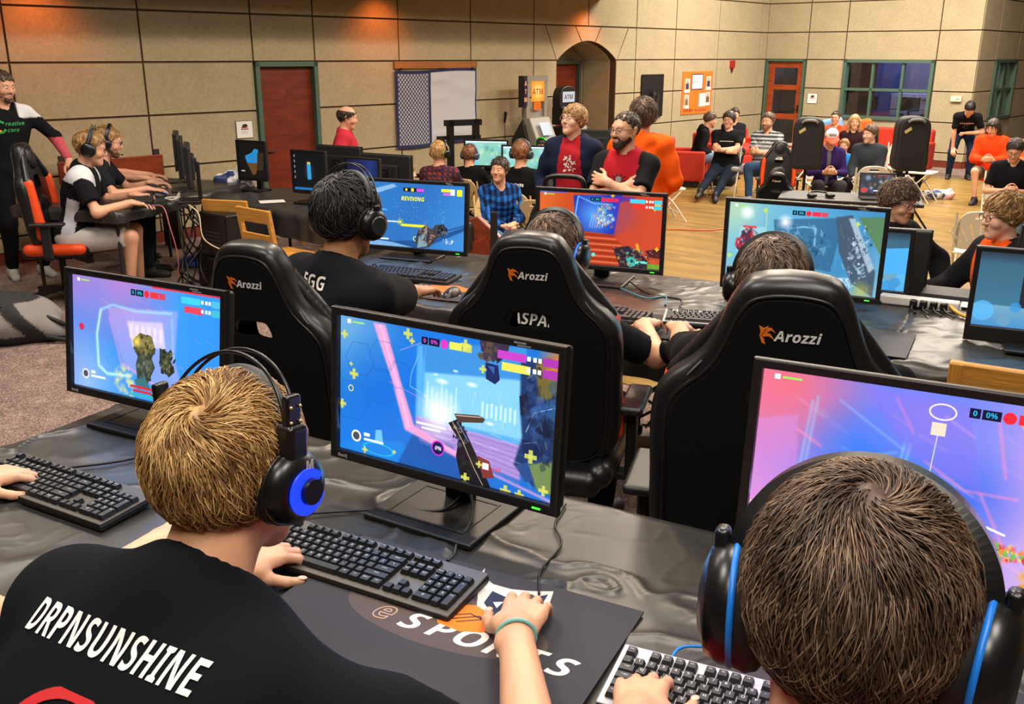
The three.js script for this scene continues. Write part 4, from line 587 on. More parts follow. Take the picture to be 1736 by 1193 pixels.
// office behind the window and the glazed door
{
  const lilac = mat(0x77748c, 0.8), PL = (n, geo, m) => { const w = placed(n, wallRight, 0, 0, 0); obj('slab', geo, m, w); };
  PL('wall_office_back', bx(4.3, 2.6, 0.1, 1.1, 1.3, -2.6), lilac); PL('wall_office_left', bx(0.08, 2.6, 2.3, -0.9, 1.3, -1.4), lilac); PL('wall_office_right', bx(0.08, 2.6, 2.3, 3.22, 1.3, -1.4), lilac); PL('ceiling_office', bx(4.3, 0.1, 2.6, 1.1, 2.65, -1.5), mat(0x8f8f98, 0.9)); PL('floor_office', bx(4.3, 0.04, 2.5, 1.1, 0.01, -1.45), mat(0x4a3c38, 0.9));
  PL('wall_office_pillar', bx(0.5, 2.6, 0.3, 1.0, 1.3, -2.35), mat(0x4a2018, 0.6)); PL('wall_office_blue', bx(0.5, 2.2, 0.12, 1.5, 1.3, -2.35), mat(0x3e4a80, 0.8));
  const up = (name, label, cat, x, y, z) => { const t = thing(name, label, cat, [0, 0, 0], W1); t.position.copy(V(x, y, z).applyMatrix4(wallRight.matrixWorld)); return t; };
  for (const [x, l] of [[2.02, 'lilac grey filing cabinet beside the blue wall strip in the office'], [2.46, 'lilac grey filing cabinet between its two neighbours in the office'], [2.9, 'lilac grey filing cabinet beside the office side wall']]) { const c = up('filing_cabinet', l, 'cabinet', x, 0, -1.9); obj('body', rb(0.44, 1.12, 0.5, 0.01, 0, 0.56, 0), mat(0x9592ad, 0.6), c); for (let i = 0; i < 4; i++) { const d = obj('drawer', rb(0.4, 0.25, 0.02, 0.006, 0, 0.15 + i * 0.27, 0.255), mat(0x9f9cb6, 0.6), c); obj('handle', bx(0.14, 0.022, 0.02, 0, 0.21 + i * 0.27, 0.27), mat(0x15151a, 0.5), d); } }
  const tb = up('office_desk', 'dark office desk standing behind the teal window', 'desk', 2.2, 0, -0.75); obj('desk_top', rb(1.5, 0.04, 0.5, 0.01, 0, 0.74, 0), mat(0x1d1414, 0.5), tb); for (const x of [-0.7, 0.7]) obj('side_panel', bx(0.04, 0.72, 0.48, x, 0.36, 0), mat(0x1d1414, 0.5), tb); 
  for (const [x, l] of [[1.75, 'black office screen back behind the lower left pane'], [2.5, 'black office screen back behind the lower middle pane']]) { const m = up('office_screen', l, 'monitor', x, 0.76, -0.7); obj('panel', rb(0.36, 0.24, 0.03, 0.008, 0, 0.22, 0), M.plastic, m); obj('neck', bar([0, 0, 0], [0, 0.12, 0], 0.02), M.plastic, m); obj('foot', rb(0.18, 0.015, 0.13, 0.005, 0, 0.008, 0), M.plastic, m); }
  const pr = up('office_printer', 'grey printer with white papers seen through the glazed door', 'printer', 0.45, 0.62, -1.2); obj('body', rb(0.4, 0.16, 0.34, 0.02, 0, 0.08, 0), mat(0x8a8a92, 0.5), pr); obj('paper_stack', [bx(0.16, 0.1, 0.02, -0.08, 0.2, 0), bx(0.12, 0.13, 0.02, -0.05, 0.2, 0.03)], M.paper, pr);
  const cb = up('office_counter', 'dark counter carrying the printer behind the glazed door', 'counter', 0.45, 0, -1.2); obj('body', rb(0.8, 0.62, 0.5, 0.01, 0, 0.31, 0), mat(0x33333c, 0.6), cb);
  const wb = up('office_locker', 'pale blue locker seen through the glazed door', 'locker', 0.45, 0, -2.1); obj('body', rb(0.45, 1.75, 0.4, 0.01, 0, 0.875, 0), mat(0xa9b6cc, 0.5), wb); obj('door', bx(0.41, 1.68, 0.01, 0, 0.875, 0.205), mat(0xb4c0d6, 0.5), wb);
  const lamp = up('office_lamp', 'round lamp under the office ceiling', 'lamp', 2.2, 2.55, -1.3); obj('diffuser', lathe([[0, -0.06], [0.14, -0.05], [0.16, 0], [0, 0]], 20), mat(0xffffff, 0.5, { emissive: 0xcfd8ff, emissiveIntensity: 0.6 }), lamp); const pl = new THREE.PointLight(0xcfd8ff, 3.5); pl.position.set(0, -0.1, 0); pl.shadow.radius = 5; pl.castShadow = true; lamp.add(pl);
}
{ const g = placed('wall_corridor', wallSide, 0, 0, 0); const lm = thing('corridor_lamp', 'small lamp above the blinds behind the narrow window', 'lamp', V(1.47, 2.45, -0.28).applyMatrix4(wallSide.matrixWorld).toArray(), W0); obj('lamp_bulb', new THREE.SphereGeometry(0.04, 12, 8), mat(0xffffff, 0.5, { emissive: 0xe8f4ec, emissiveIntensity: 1 }), lm); const pl = new THREE.PointLight(0xe8f4ec, 1.6); pl.shadow.radius = 3; pl.castShadow = true; lm.add(pl); obj('corridor_back', bx(2.2, 2.6, 0.04, 1.4, 1.3, -0.42), mat(0x6b7a74, 0.9), g); obj('corridor_ceiling', bx(2.2, 0.04, 0.25, 1.4, 2.58, -0.29), mat(0x6b7a74, 0.9), g);
  const b = thing('vertical_blinds', 'grey green vertical blinds hanging behind the narrow teal window', 'blinds', [0, 0, 0], W0); b.position.copy(V(1.47, 0.74, -0.14).applyMatrix4(wallSide.matrixWorld)); for (let i = 0; i < 9; i++) { const q = bx(0.11, 1.0, 0.006, 0, 0.5, 0); RY(q, 35); obj('slat', T(q, -0.55 + i * 0.135, 0, 0), mat(0x9fa89e, 0.7), b); } obj('rail', bx(1.2, 0.03, 0.05, 0, 1.0, 0), mat(0x9fa89e, 0.7), b); }
// baseboards
struct('baseboard_back', [bx(10.9 + 4, 0.1, 0.03, -11.03 - 7.45, 0.05, 0.015), bx(4.1, 0.1, 0.03, -8.2, 0.05, 0.015), bx(4.68, 0.1, 0.03, -2.34, 0.05, 0.015)].map((q) => { q.rotateY(W0 * D2R); return T(q, CORNER[0], 0, CORNER[1]); }), mat(0x6a2a16, 0.5));
struct('baseboard_right', [bx(2.9, 0.1, 0.03, 2.28, 0.05, 0.015)].map((q) => { q.rotateY(W1 * D2R); return T(q, CORNER[0], 0, CORNER[1]); }), mat(0x6a2a16, 0.5));
struct('baseboard_side', [bx(6, 0.1, 0.03, 3, 0.05, 0.015)].map((q) => { q.rotateY(W0 * D2R); return T(q, CONVEX[0], 0, CONVEX[1]); }), mat(0x6a2a16, 0.5));
// floor: speckled carpet and a wooden floor set into it
const carpetTex = dataTex(512, (u, v) => { const a = tile(u * 256, v * 256, 256, 1), b = tile(u * 128, v * 128, 128, 2), c = tile(u * 50, v * 50, 50, 3), d = tile(u * 9, v * 9, 9, 4); const k = 0.5 * a + 0.3 * b + 0.2 * c, base = 0.47 + 0.42 * (k - 0.5) + 0.1 * (d - 0.5), s = a > 0.72 ? 0.12 : a < 0.25 ? -0.13 : 0; return [base * 1.03 + s, base * 0.86 + s * 0.85, base * 0.8 + s * 0.8]; });
carpetTex.repeat.set(1, 1);
const carpetBump = dataTex(256, (u, v) => tile(u * 128, v * 128, 128, 8) * 0.7 + 0.3 * tile(u * 64, v * 64, 64, 9), false);
const carpetM = new THREE.MeshStandardMaterial({ map: carpetTex, bumpMap: carpetBump, bumpScale: 0.004, roughness: 0.97 });
struct('floor', uvBox(bx(34, 0.2, 36, 0, -0.1, -11), 0.9), carpetM);
const boardTex = dataTex(512, (u, v) => { const row = Math.floor(v * 16), off = hash3(row, 3, 1), seg = Math.floor((u + off) * 2.0), t = hash3(row, ((seg % 2) + 2) % 2, 5), g = tile(u * 10, v * 160, 160, 3), f = tile(u * 60, v * 256, 256, 4), jy = Math.abs(v * 16 - row - 0.5) > 0.47 ? 0.1 : 0; const k = 0.82 + 0.16 * (t - 0.5) + 0.12 * (g - 0.5) + 0.06 * (f - 0.5) - jy; return [k, k * 0.985, k * 0.95]; });
{
  const pts = [[-0.6, -6.2], [-1.9, -9.0], [3.2, -15.3], [4.4, -16.8], [10, -11.9], [14, -8.4], [14, 6.6]], s = new THREE.Shape(pts.map(([x, z]) => new THREE.Vector2(x, -z))), q = new THREE.ExtrudeGeometry(s, { depth: 0.006, bevelEnabled: false }); RX(q, -90); const gq = uvBox(q, 1.3), uv = gq.attributes.uv, c = Math.cos(0.72), sn = Math.sin(0.72); for (let i = 0; i < uv.count; i++) { const a = uv.getX(i), b = uv.getY(i); uv.setXY(i, a * c + b * sn, -a * sn + b * c); }
  struct('floor_wood', gq, mat(0xa98b4e, 0.3, { map: boardTex }));
}
// ceiling, soffit over the back wall and the walls out of view
struct('ceiling', bx(34, 0.2, 36, 0, 4.41, -11), mat(0xb9b2a4, 0.95));
{ const q = bx(17.5, 1.7, 1.3, -5.1 - 8.75, 2.6 + 0.85, 0.67); q.rotateY(W0 * D2R); struct('ceiling_soffit', T(q, CORNER[0], 0, CORNER[1]), plasterM); }
struct('wall_rear', bx(34, 4.4, 0.2, 0, 2.2, 6.6), plasterM); struct('wall_far_right', bx(0.2, 4.4, 36, 15.5, 2.2, -11), plasterM); struct('wall_far_left', bx(0.2, 4.4, 36, -15.5, 2.2, -11), plasterM); struct('wall_outer', bx(34, 4.4, 0.2, 0, 2.2, -28.9), plasterM);
LAMPS.forEach(([x, z, y, w, d, power, col]) => { const g = thing('ceiling_light', 'square ceiling lamp set in the high ceiling over the hall', 'lamp', [x, y, z], 0, 'ceiling lamps'); obj('frame', [bx(w + 0.08, 0.02, 0.04, 0, 0, d / 2 + 0.02), bx(w + 0.08, 0.02, 0.04, 0, 0, -d / 2 - 0.02), bx(0.04, 0.02, d, w / 2 + 0.02, 0, 0), bx(0.04, 0.02, d, -w / 2 - 0.02, 0, 0)], mat(0xd0d0d0, 0.5), g); obj('diffuser', bx(w, 0.01, d, 0, 0, 0), mat(0xffffff, 0.5, { emissive: col, emissiveIntensity: 1 }), g); });
// orange spot lamps under the soffit
for (const s of [-13.2, -9.35, -5.5]) {
  const g = thing('spot_lamp', 'small brass spot lamp fixed under the soffit by the back wall', 'lamp', [0, 0, 0], W0, 'soffit spots'); g.position.copy(V(s, 2.6, 0.42).applyMatrix4(wallBack.matrixWorld)); obj('housing', T(lathe([[0, 0], [0.05, 0], [0.06, -0.05], [0.05, -0.05], [0.045, -0.01]], 20), 0, 0, 0), mat(0x8a6a3a, 0.4), g); obj('bulb', T(new THREE.SphereGeometry(0.028, 12, 8), 0, -0.03, 0), mat(0xffffff, 0.5, { emissive: 0xff9440, emissiveIntensity: 3 }), g);
  const l = new THREE.SpotLight(0xff7a2a, 1.3, 0, 0.95, 0.8); l.position.set(0, -0.07, 0); l.target.position.set(0, -1.0, -0.42); l.shadow.radius = 2; l.castShadow = true; g.add(l); g.add(l.target);
}
// ------------------------------------------------------------------ pictures on the screens
function grad(c, w, h, stops, x0 = 0, y0 = 0, x1 = 1, y1 = 1) { const g = c.createLinearGradient(x0 * w, y0 * h, x1 * w, y1 * h); stops.forEach(([t, k]) => g.addColorStop(t, k)); c.fillStyle = g; c.fillRect(0, 0, w, h); }
function blob(c, x, y, r, col, a = 1) { const g = c.createRadialGradient(x, y, 0, x, y, r); g.addColorStop(0, col); g.addColorStop(1, col[0] === '#' ? (col.length === 4 ? '#' + [...col.slice(1)].map((q) => q + q).join('') : col) + '00' : col.replace(/,[^,]*\)$/, ',0)')); c.globalAlpha = a; c.fillStyle = g; c.fillRect(x - r, y - r, 2 * r, 2 * r); c.globalAlpha = 1; }
function pathOf(c, pts, close = true) { c.beginPath(); pts.forEach(([x, y], i) => (i ? c.lineTo(x, y) : c.moveTo(x, y))); if (close) c.closePath(); }
function fillP(c, pts, col, a = 1) { c.globalAlpha = a; pathOf(c, pts); c.fillStyle = col; c.fill(); c.globalAlpha = 1; }
function line(c, pts, col, lw, a = 1) { c.globalAlpha = a; pathOf(c, pts, false); c.strokeStyle = col; c.lineWidth = lw; c.lineCap = 'round'; c.lineJoin = 'round'; c.stroke(); c.globalAlpha = 1; }
function plus(c, x, y, s, col = '#d8d860', a = 0.95) { c.globalAlpha = a; c.fillStyle = col; c.fillRect(x - s / 2, y - s / 6, s, s / 3); c.fillRect(x - s / 6, y - s / 2, s / 3, s); c.globalAlpha = 1; }
function hud(c, w, h, o) { // score strip, feed, player card
  const x = (o.x ?? 0.4) * w, y = 0.055 * h, b = 0.052 * h; c.fillStyle = '#0b1030'; c.fillRect(x, y, b, b); c.fillRect(x + b * 1.15, y, b * 1.7, b); c.fillStyle = o.c1; c.font = 'bold ' + b * 0.75 + 'px sans-serif'; c.textAlign = 'center'; c.textBaseline = 'middle'; c.fillText('0', x + b / 2, y + b / 2); c.fillText('0%', x + b * 2, y + b / 2);
  c.beginPath(); c.arc(x + b * 3.6, y + b / 2, b * 0.6, 0, 7); c.fillStyle = o.c2; c.fill(); c.fillStyle = o.c3; c.fillRect(x + b * 4.4, y, b * 1.9, b); c.globalAlpha = 0.8; c.fillRect(x + b * 6.4, y, b * 1.4, b); c.globalAlpha = 1;
  if (o.feed) { const fx = 0.74 * w, fy = 0.05 * h; for (let i = 0; i < 2; i++) { c.fillStyle = o.feed[i][0]; c.fillRect(fx + i * 0.02 * w, fy + i * 0.075 * h, 0.12 * w, 0.055 * h); c.fillStyle = o.feed[i][1]; c.fillRect(fx + 0.19 * w, fy + i * 0.075 * h, 0.06 * w, 0.055 * h); c.fillStyle = '#fff'; for (const q of [0.125, 0.15, 0.17]) c.fillRect(fx + q * w, fy + i * 0.075 * h + 0.01 * h, 0.014 * w, 0.03 * h); } }
  c.fillStyle = '#9be05a'; c.fillRect(0.06 * w, 0.035 * h, 0.06 * w, 0.012 * h); c.fillStyle = '#fff'; c.fillRect(0.035 * w, 0.025 * h, 0.018 * w, 0.03 * h);
  c.beginPath(); c.arc(0.085 * w, 0.88 * h, 0.045 * h, 0, 7); c.fillStyle = '#e8e0d8'; c.fill(); c.fillStyle = '#444a58'; c.beginPath(); c.arc(0.085 * w, 0.88 * h, 0.03 * h, 0, 7); c.fill(); c.fillStyle = 'rgba(255,255,255,.9)'; c.fillRect(0.125 * w, 0.88 * h, 0.1 * w, 0.018 * h); c.fillRect(0.125 * w, 0.84 * h, 0.03 * w, 0.025 * h);
}
function soft(c, w, h, r) { c.filter = 'blur(' + r + 'px)'; c.drawImage(c.canvas, 0, 0); c.filter = 'none'; }
function streaks(c, w, h, n, x0, x1, y0, y1, cols, a, len, ang, lw = 3) { for (let i = 0; i < n; i++) { const x = rr(x0, x1) * w, y = rr(y0, y1) * h, l = len * rr(0.4, 1.4), t = ang + rr(-0.12, 0.12); line(c, [[x, y], [x + Math.cos(t) * l, y + Math.sin(t) * l]], pick(cols), lw * rr(0.5, 1.6), a * rr(0.4, 1)); } }
function cluster(c, w, h, x, y, rx, ry, n, cols, a = 0.9, s0 = 0.012) { for (let i = 0; i < n; i++) { const t = rr(0, 6.28), r = Math.sqrt(rnd()), px = (x + Math.cos(t) * r * rx) * w, py = (y + Math.sin(t) * r * ry) * h, s = s0 * w * rr(0.5, 1.5), p = [], k = 3 + Math.floor(rnd() * 3), o = rr(0, 6.28); for (let j = 0; j < k; j++) p.push([px + Math.cos(o + j * 6.28 / k) * s * rr(0.5, 1.2), py + Math.sin(o + j * 6.28 / k) * s * rr(0.6, 1.4)]); fillP(c, p, pick(cols), a); } }
const SCR = {};
SCR.A = canvasTex(1024, 576, (c, w, h) => {
  grad(c, w, h, [[0, '#6f86d8'], [0.3, '#3c8ae0'], [0.65, '#3a94ea'], [1, '#2f8ff0']], 0, 0.2, 1, 0.6); blob(c, 0.35 * w, -0.05 * h, 0.4 * w, 'rgba(225,120,190,1)', 0.75); blob(c, 0.02 * w, 0, 0.2 * w, '#b070c8', 0.6); blob(c, 0.1 * w, 0.95 * h, 0.3 * w, '#c8e0f0', 0.5);
  fillP(c, [[0.25 * w, 0.25 * h], [0.72 * w, 0.18 * h], [0.7 * w, 0.6 * h], [0.78 * w, h], [0.36 * w, 0.75 * h]], 'rgba(215,170,225,.45)'); fillP(c, [[0.78 * w, 0.2 * h], [0.8 * w, h], [w, h], [w, 0.1 * h]], '#2f8cf0', 0.5);
  line(c, [[0.2 * w, 0.28 * h], [0.17 * w, 0.5 * h], [0.18 * w, 0.78 * h], [0.24 * w, 0.84 * h], [0.4 * w, 0.82 * h]], '#c8fbff', 14, 0.85); line(c, [[0.2 * w, 0.28 * h], [0.28 * w, 0.22 * h], [0.45 * w, 0.24 * h], [0.68 * w, 0.21 * h]], '#9df2ff', 9, 0.8); line(c, [[0.68 * w, 0.25 * h], [0.69 * w, 0.6 * h]], '#aef4ff', 6, 0.6);
  line(c, [[0.26 * w, 0.33 * h], [0.34 * w, 0.72 * h], [0.75 * w, 0.95 * h]], '#e79ad0', 9, 0.8); fillP(c, [[0.38 * w, 0.34 * h], [0.62 * w, 0.3 * h], [0.64 * w, 0.52 * h], [0.42 * w, 0.56 * h]], '#e6d6ea', 0.7); for (let i = 0; i < 6; i++) c.fillRect((0.4 + 0.04 * i) * w, 0.36 * h, 0.02 * w, 0.12 * h);
  soft(c, w, h, 5); streaks(c, w, h, 30, 0.36, 0.66, 0.3, 0.6, ['#fff', '#c8a0d0', '#9098c8'], 0.5, 26, 1.5, 2.5); streaks(c, w, h, 16, 0.1, 0.9, 0.1, 0.9, ['#ff90b8', '#ffc0d8'], 0.4, 60, 0.4, 3);
  // a bulky machine, seen from behind
  fillP(c, [[0.42 * w, 0.5 * h], [0.47 * w, 0.42 * h], [0.55 * w, 0.44 * h], [0.57 * w, 0.54 * h], [0.52 * w, 0.62 * h], [0.44 * w, 0.6 * h]], '#6e6436'); fillP(c, [[0.46 * w, 0.6 * h], [0.54 * w, 0.6 * h], [0.57 * w, 0.7 * h], [0.53 * w, 0.82 * h], [0.45 * w, 0.84 * h], [0.44 * w, 0.7 * h]], '#3e463e'); fillP(c, [[0.6 * w, 0.52 * h], [0.65 * w, 0.54 * h], [0.7 * w, 0.7 * h], [0.66 * w, 0.76 * h], [0.6 * w, 0.66 * h]], '#3a3f30'); cluster(c, w, h, 0.5, 0.53, 0.07, 0.1, 60, ['#7a7040', '#4c4a2c', '#8f8450', '#33362c', '#5c5a34'], 0.9); cluster(c, w, h, 0.5, 0.72, 0.05, 0.13, 60, ['#2f362f', '#55604e', '#3e463e', '#6b705a'], 0.9); cluster(c, w, h, 0.65, 0.63, 0.05, 0.11, 46, ['#2c3024', '#4a4e38', '#23261e', '#666a4c'], 0.9); blob(c, 0.45 * w, 0.5 * h, 40, '#ffe060', 1); for (let i = 0; i < 40; i++) blob(c, rr(0.3, 0.42) * w, rr(0.74, 1) * h, rr(8, 26), '#ffe98a', 0.5);
  fillP(c, [[0.43 * w, 0.84 * h], [0.5 * w, 0.8 * h], [0.54 * w, 0.9 * h], [0.45 * w, 0.92 * h]], '#35707a'); c.fillStyle = '#c83040'; c.fillRect(0.4 * w, 0.89 * h, 0.18 * w, 0.022 * h); c.fillRect(0.42 * w, 0.925 * h, 0.14 * w, 0.022 * h); c.fillStyle = '#30b0b0'; c.fillRect(0.4 * w, 0.96 * h, 0.16 * w, 0.02 * h); c.fillStyle = '#d02a50'; c.beginPath(); c.arc(0.06 * w, 0.46 * h, 0.018 * w, 0, 7); c.fill();
  hud(c, w, h, { x: 0.41, c1: '#20d0d8', c2: '#ff2a3a', c3: '#e83240', feed: [['#40c8e8', '#48b8d8'], ['#e8405a', '#40b8d0']] }); c.fillStyle = '#e83240'; c.fillRect(0.55 * w, 0, 0.45 * w, 0.02 * h);
});
SCR.B = canvasTex(1280, 720, (c, w, h) => {
  const P = (l) => l.map(([x, y]) => [x * w, y * h]), F = (l, k, a) => fillP(c, P(l), k, a), L = (l, k, lw, a) => line(c, P(l), k, lw, a);
  grad(c, w, h, [[0, '#4a8fcc'], [0.2, '#2476cc'], [0.45, '#1a74d8'], [1, '#1f6cc8']], 0, 0, 0.6, 1); blob(c, 0.03 * w, 0.05 * h, 0.3 * w, '#7ab0d8', 0.7); blob(c, 0.2 * w, 0.5 * h, 0.25 * w, '#0f66cc', 0.7);
  F([[0.38, 0.12], [0.86, 0.02], [0.88, 0.6], [0.85, 0.86], [0.52, 0.78], [0.38, 0.7]], '#4fa6e4'); F([[0.42, 0.3], [0.86, 0.2], [0.86, 0.62], [0.42, 0.62]], '#8fd0f4', 0.8); F([[0.4, 0.1], [0.86, 0.0], [0.86, 0.22], [0.42, 0.3]], '#3a8cd4'); F([[0.38, 0.62], [0.86, 0.66], [0.86, 0.9], [0.6, 0.84], [0.38, 0.72]], '#a884c8', 0.9); F([[0.14, 0.9], [0.3, 0.84], [0.5, 0.96], [0.5, 1], [0, 1], [0, 0.96]], '#1a86dc', 0.6); F([[0.38, 0.72], [0.56, 0.78], [0.62, 1], [0.3, 1]], '#1c4f9c', 0.8);
  for (let i = 0; i < 16; i++) L([[0.4, 0.63 + i * 0.011], [0.86, 0.67 + i * 0.018]], ['#e7c6f0', '#6a48a8', '#c890d0', '#8a68c0'][i % 4], 4, 0.6); F([[0.84, 0.1], [1, 0.02], [1, 0.96], [0.92, 0.92], [0.83, 0.8], [0.86, 0.6], [0.845, 0.4]], '#1a3666'); F([[0.9, 0.1], [1, 0.04], [1, 0.28], [0.92, 0.34]], '#6d6230'); F([[0.88, 0.4], [1, 0.3], [1, 0.52], [0.9, 0.56]], '#26508c'); F([[0.89, 0.78], [1, 0.7], [1, 0.95], [0.93, 0.93]], '#6f8450');
  F([[0.165, 0.02], [0.225, 0.02], [0.305, 0.4], [0.375, 0.7], [0.75, 0.9], [1, 0.985], [1, 1.0], [0.62, 0.87], [0.33, 0.745], [0.26, 0.4]], '#eda0cf', 0.95); L([[0.2, 0.03], [0.285, 0.4], [0.35, 0.72]], '#ffd0ee', 7, 0.9); soft(c, w, h, 5);
  for (const [x, y, r] of [[0.1, 0.3, 0.075], [0.215, 0.25, 0.07], [0.2, 0.47, 0.08], [0.3, 0.36, 0.06], [0.06, 0.62, 0.09]]) { const p = []; for (let i = 0; i < 7; i++) p.push([x * w + r * w * Math.cos(i * 1.047), y * h + r * w * Math.sin(i * 1.047)]); line(c, p, '#0b50a0', 3, 0.5); }
  for (let i = 0; i < 7; i++) { c.fillStyle = 'rgba(225,246,255,.45)'; c.fillRect((0.43 + 0.022 * i) * w, (0.36 + 0.03 * (i % 3)) * h, 0.008 * w, (0.2 + 0.05 * (i % 2)) * h); } for (let i = 0; i < 8; i++) { c.fillStyle = 'rgba(240,250,255,.5)'; c.fillRect((0.68 + 0.02 * i) * w, (0.42 + 0.01 * (i % 2)) * h, 0.011 * w, 0.1 * h); } streaks(c, w, h, 60, 0.42, 0.84, 0.3, 0.6, ['#ffffff', '#c8ecff', '#5aa0d8'], 0.5, 30, 1.57, 2.5); streaks(c, w, h, 40, 0.4, 0.86, 0.62, 0.86, ['#f0d0f8', '#8a5ab8', '#ffffff'], 0.5, 70, 0.12, 2.5); for (const [x, y, r] of [[0.5, 0.34, 30], [0.635, 0.32, 26], [0.56, 0.25, 14], [0.72, 0.56, 20], [0.47, 0.3, 12]]) { c.save(); c.translate(x * w, y * h); c.scale(1.6, 0.6); blob(c, 0, 0, r, '#ffffff', 1); c.restore(); }
  L([[0.385, 0.2], [0.355, 0.33], [0.35, 0.42], [0.4, 0.45]], '#a8d8f8', 6, 0.5); L([[0.4, 0.12], [0.395, 0.6]], '#7ab8e8', 4, 0.6); L([[0.42, 0.12], [0.415, 0.6]], '#7ab8e8', 3, 0.5); L([[0.3, 0.18], [0.4, 0.1], [0.5, 0.09]], '#e0a0d8', 5, 0.5); L([[0.25, 0.42], [0.38, 0.48], [0.48, 0.56]], '#e090d0', 4, 0.6);
  blob(c, 0.49 * w, 0.57 * h, 150, 'rgba(255,255,255,.95)', 1); blob(c, 0.49 * w, 0.57 * h, 60, '#ffe0f0', 1); L([[0.49, 0.57], [0.42, 0.46]], '#fff', 4, 0.9); L([[0.49, 0.57], [0.56, 0.5]], '#fff', 3, 0.8);
  // dark machinery on the right
  F([[0.66, 0], [0.79, 0], [0.78, 0.09], [0.74, 0.13], [0.67, 0.08]], '#3a3048'); F([[0.69, 0.15], [0.745, 0.155], [0.755, 0.25], [0.735, 0.285], [0.695, 0.26]], '#18285c'); F([[0.7, 0.17], [0.73, 0.17], [0.73, 0.22]], '#3a5ca8'); F([[0.84, 0.33], [0.875, 0.3], [0.885, 0.42], [0.85, 0.46]], '#141d38'); L([[0.875, 0.56], [0.905, 0.42], [0.99, 0.36]], '#a8c8ec', 4, 0.8); L([[0.87, 0.2], [0.93, 0.13], [1, 0.1]], '#c8a858', 4, 0.6); F([[0.91, 0.54], [0.95, 0.45], [0.985, 0.52], [0.97, 0.57]], '#0e1c3c'); F([[0.86, 0.62], [0.93, 0.58], [0.955, 0.68], [0.9, 0.76], [0.87, 0.72]], '#15264e'); F([[0.84, 0.8], [0.89, 0.76], [0.92, 0.88], [0.88, 0.9]], '#2a4a86'); L([[0.87, 0.64], [0.92, 0.61], [0.94, 0.67]], '#6a90c8', 3, 0.8); L([[0.98, 0.3], [0.99, 0.9]], '#3c5a3c', 6, 0.6); blob(c, 0.985 * w, 0.06 * h, 110, '#e8862a', 0.9); cluster(c, w, h, 0.93, 0.45, 0.07, 0.34, 70, ['#1a2f5c', '#2a4c88', '#12203c', '#40639c', '#0e1830'], 0.4, 0.022); cluster(c, w, h, 0.71, 0.08, 0.05, 0.08, 26, ['#3a3048', '#5c4a3c', '#241c30'], 0.85); streaks(c, w, h, 26, 0.86, 1, 0.1, 0.9, ['#5a80b8', '#0c1834', '#8a9050'], 0.6, 34, 1.2, 3);
  // plain dark launcher
  F([[0.535, 0.62], [0.575, 0.58], [0.61, 0.64], [0.66, 0.78], [0.735, 1.0], [0.6, 1], [0.575, 0.84], [0.585, 0.72]], '#14161f'); cluster(c, w, h, 0.59, 0.68, 0.03, 0.08, 26, ['#262a3c', '#3c445c', '#8a7450', '#101218'], 0.9, 0.01); cluster(c, w, h, 0.64, 0.9, 0.04, 0.08, 26, ['#1c1e28', '#2c2420', '#0e0f14'], 0.9, 0.014); L([[0.55, 0.6], [0.6, 0.72], [0.66, 0.9], [0.7, 1]], '#d0b48c', 4, 0.9); L([[0.575, 0.6], [0.63, 0.72]], '#5f7fb8', 6, 0.8); F([[0.56, 0.545], [0.67, 0.52], [0.7, 0.535], [0.69, 0.565], [0.58, 0.6]], '#4c3a34'); L([[0.57, 0.555], [0.68, 0.53]], '#d8c8b0', 5, 0.8); F([[0.67, 0.8], [0.725, 0.82], [0.75, 0.93], [0.7, 0.95]], '#7e3430'); c.fillStyle = '#f4f0f0'; c.fillRect(0.695 * w, 0.84 * h, 0.028 * w, 0.045 * h); c.fillStyle = '#d85070'; c.font = 'italic bold 30px sans-serif'; c.textAlign = 'left'; c.fillText('100', 0.735 * w, 0.885 * h); c.save(); c.translate(0.2 * w, 0.94 * h); c.scale(1.9, 0.6); c.strokeStyle = '#28c8f0'; c.lineWidth = 8; c.globalAlpha = 0.7; c.beginPath(); c.arc(0, 0, 50, 0, 7); c.stroke(); c.restore(); c.globalAlpha = 1; F([[0.185, 0.8], [0.215, 0.79], [0.225, 0.9], [0.18, 0.9]], '#8fd8f0', 0.7);
  c.beginPath(); c.arc(0.49 * w, 0.82 * h, 0.028 * w, 0, 7); c.fillStyle = '#14124a'; c.fill(); c.strokeStyle = '#c030c8'; c.lineWidth = 7; c.stroke(); c.fillStyle = '#e8d8ff'; c.font = 'italic bold 28px sans-serif'; c.textAlign = 'center'; c.textBaseline = 'middle'; c.fillText('0%', 0.49 * w, 0.82 * h);
  for (const [x, y, s2] of [[0.02, 0.14, 44], [0.335, 0.055, 54], [0.355, 0.1, 34], [0.07, 0.42, 56], [0.055, 0.35, 24], [0.01, 0.66, 50], [0.6, 0.06, 54], [0.68, 0.2, 40], [0.54, 0.08, 30], [0.9, 0.72, 66], [0.96, 0.93, 52], [0.68, 0.86, 36], [0.62, 0.98, 50], [0.8, 1.0, 60], [0.86, 1.0, 50], [0.13, 0.97, 36], [0.28, 0.93, 24]]) plus(c, x * w, y * h, s2, '#cfd060', 0.9);
  c.strokeStyle = '#e8e070'; c.lineWidth = 5; c.beginPath(); c.arc(0.055 * w, 0.53 * h, 15, 0, 7); c.stroke(); c.fillStyle = '#e8f0f8'; c.fillRect(0.385 * w, 0.66 * h, 0.14 * w, 0.016 * h); c.fillRect(0.41 * w, 0.69 * h, 0.09 * w, 0.014 * h);
  hud(c, w, h, { x: 0.4, c1: '#d050d8', c2: '#d838c0', c3: '#e2dc58', feed: [['#c040c0', '#a838a8'], ['#e2dc58', '#a838a8']] });
});
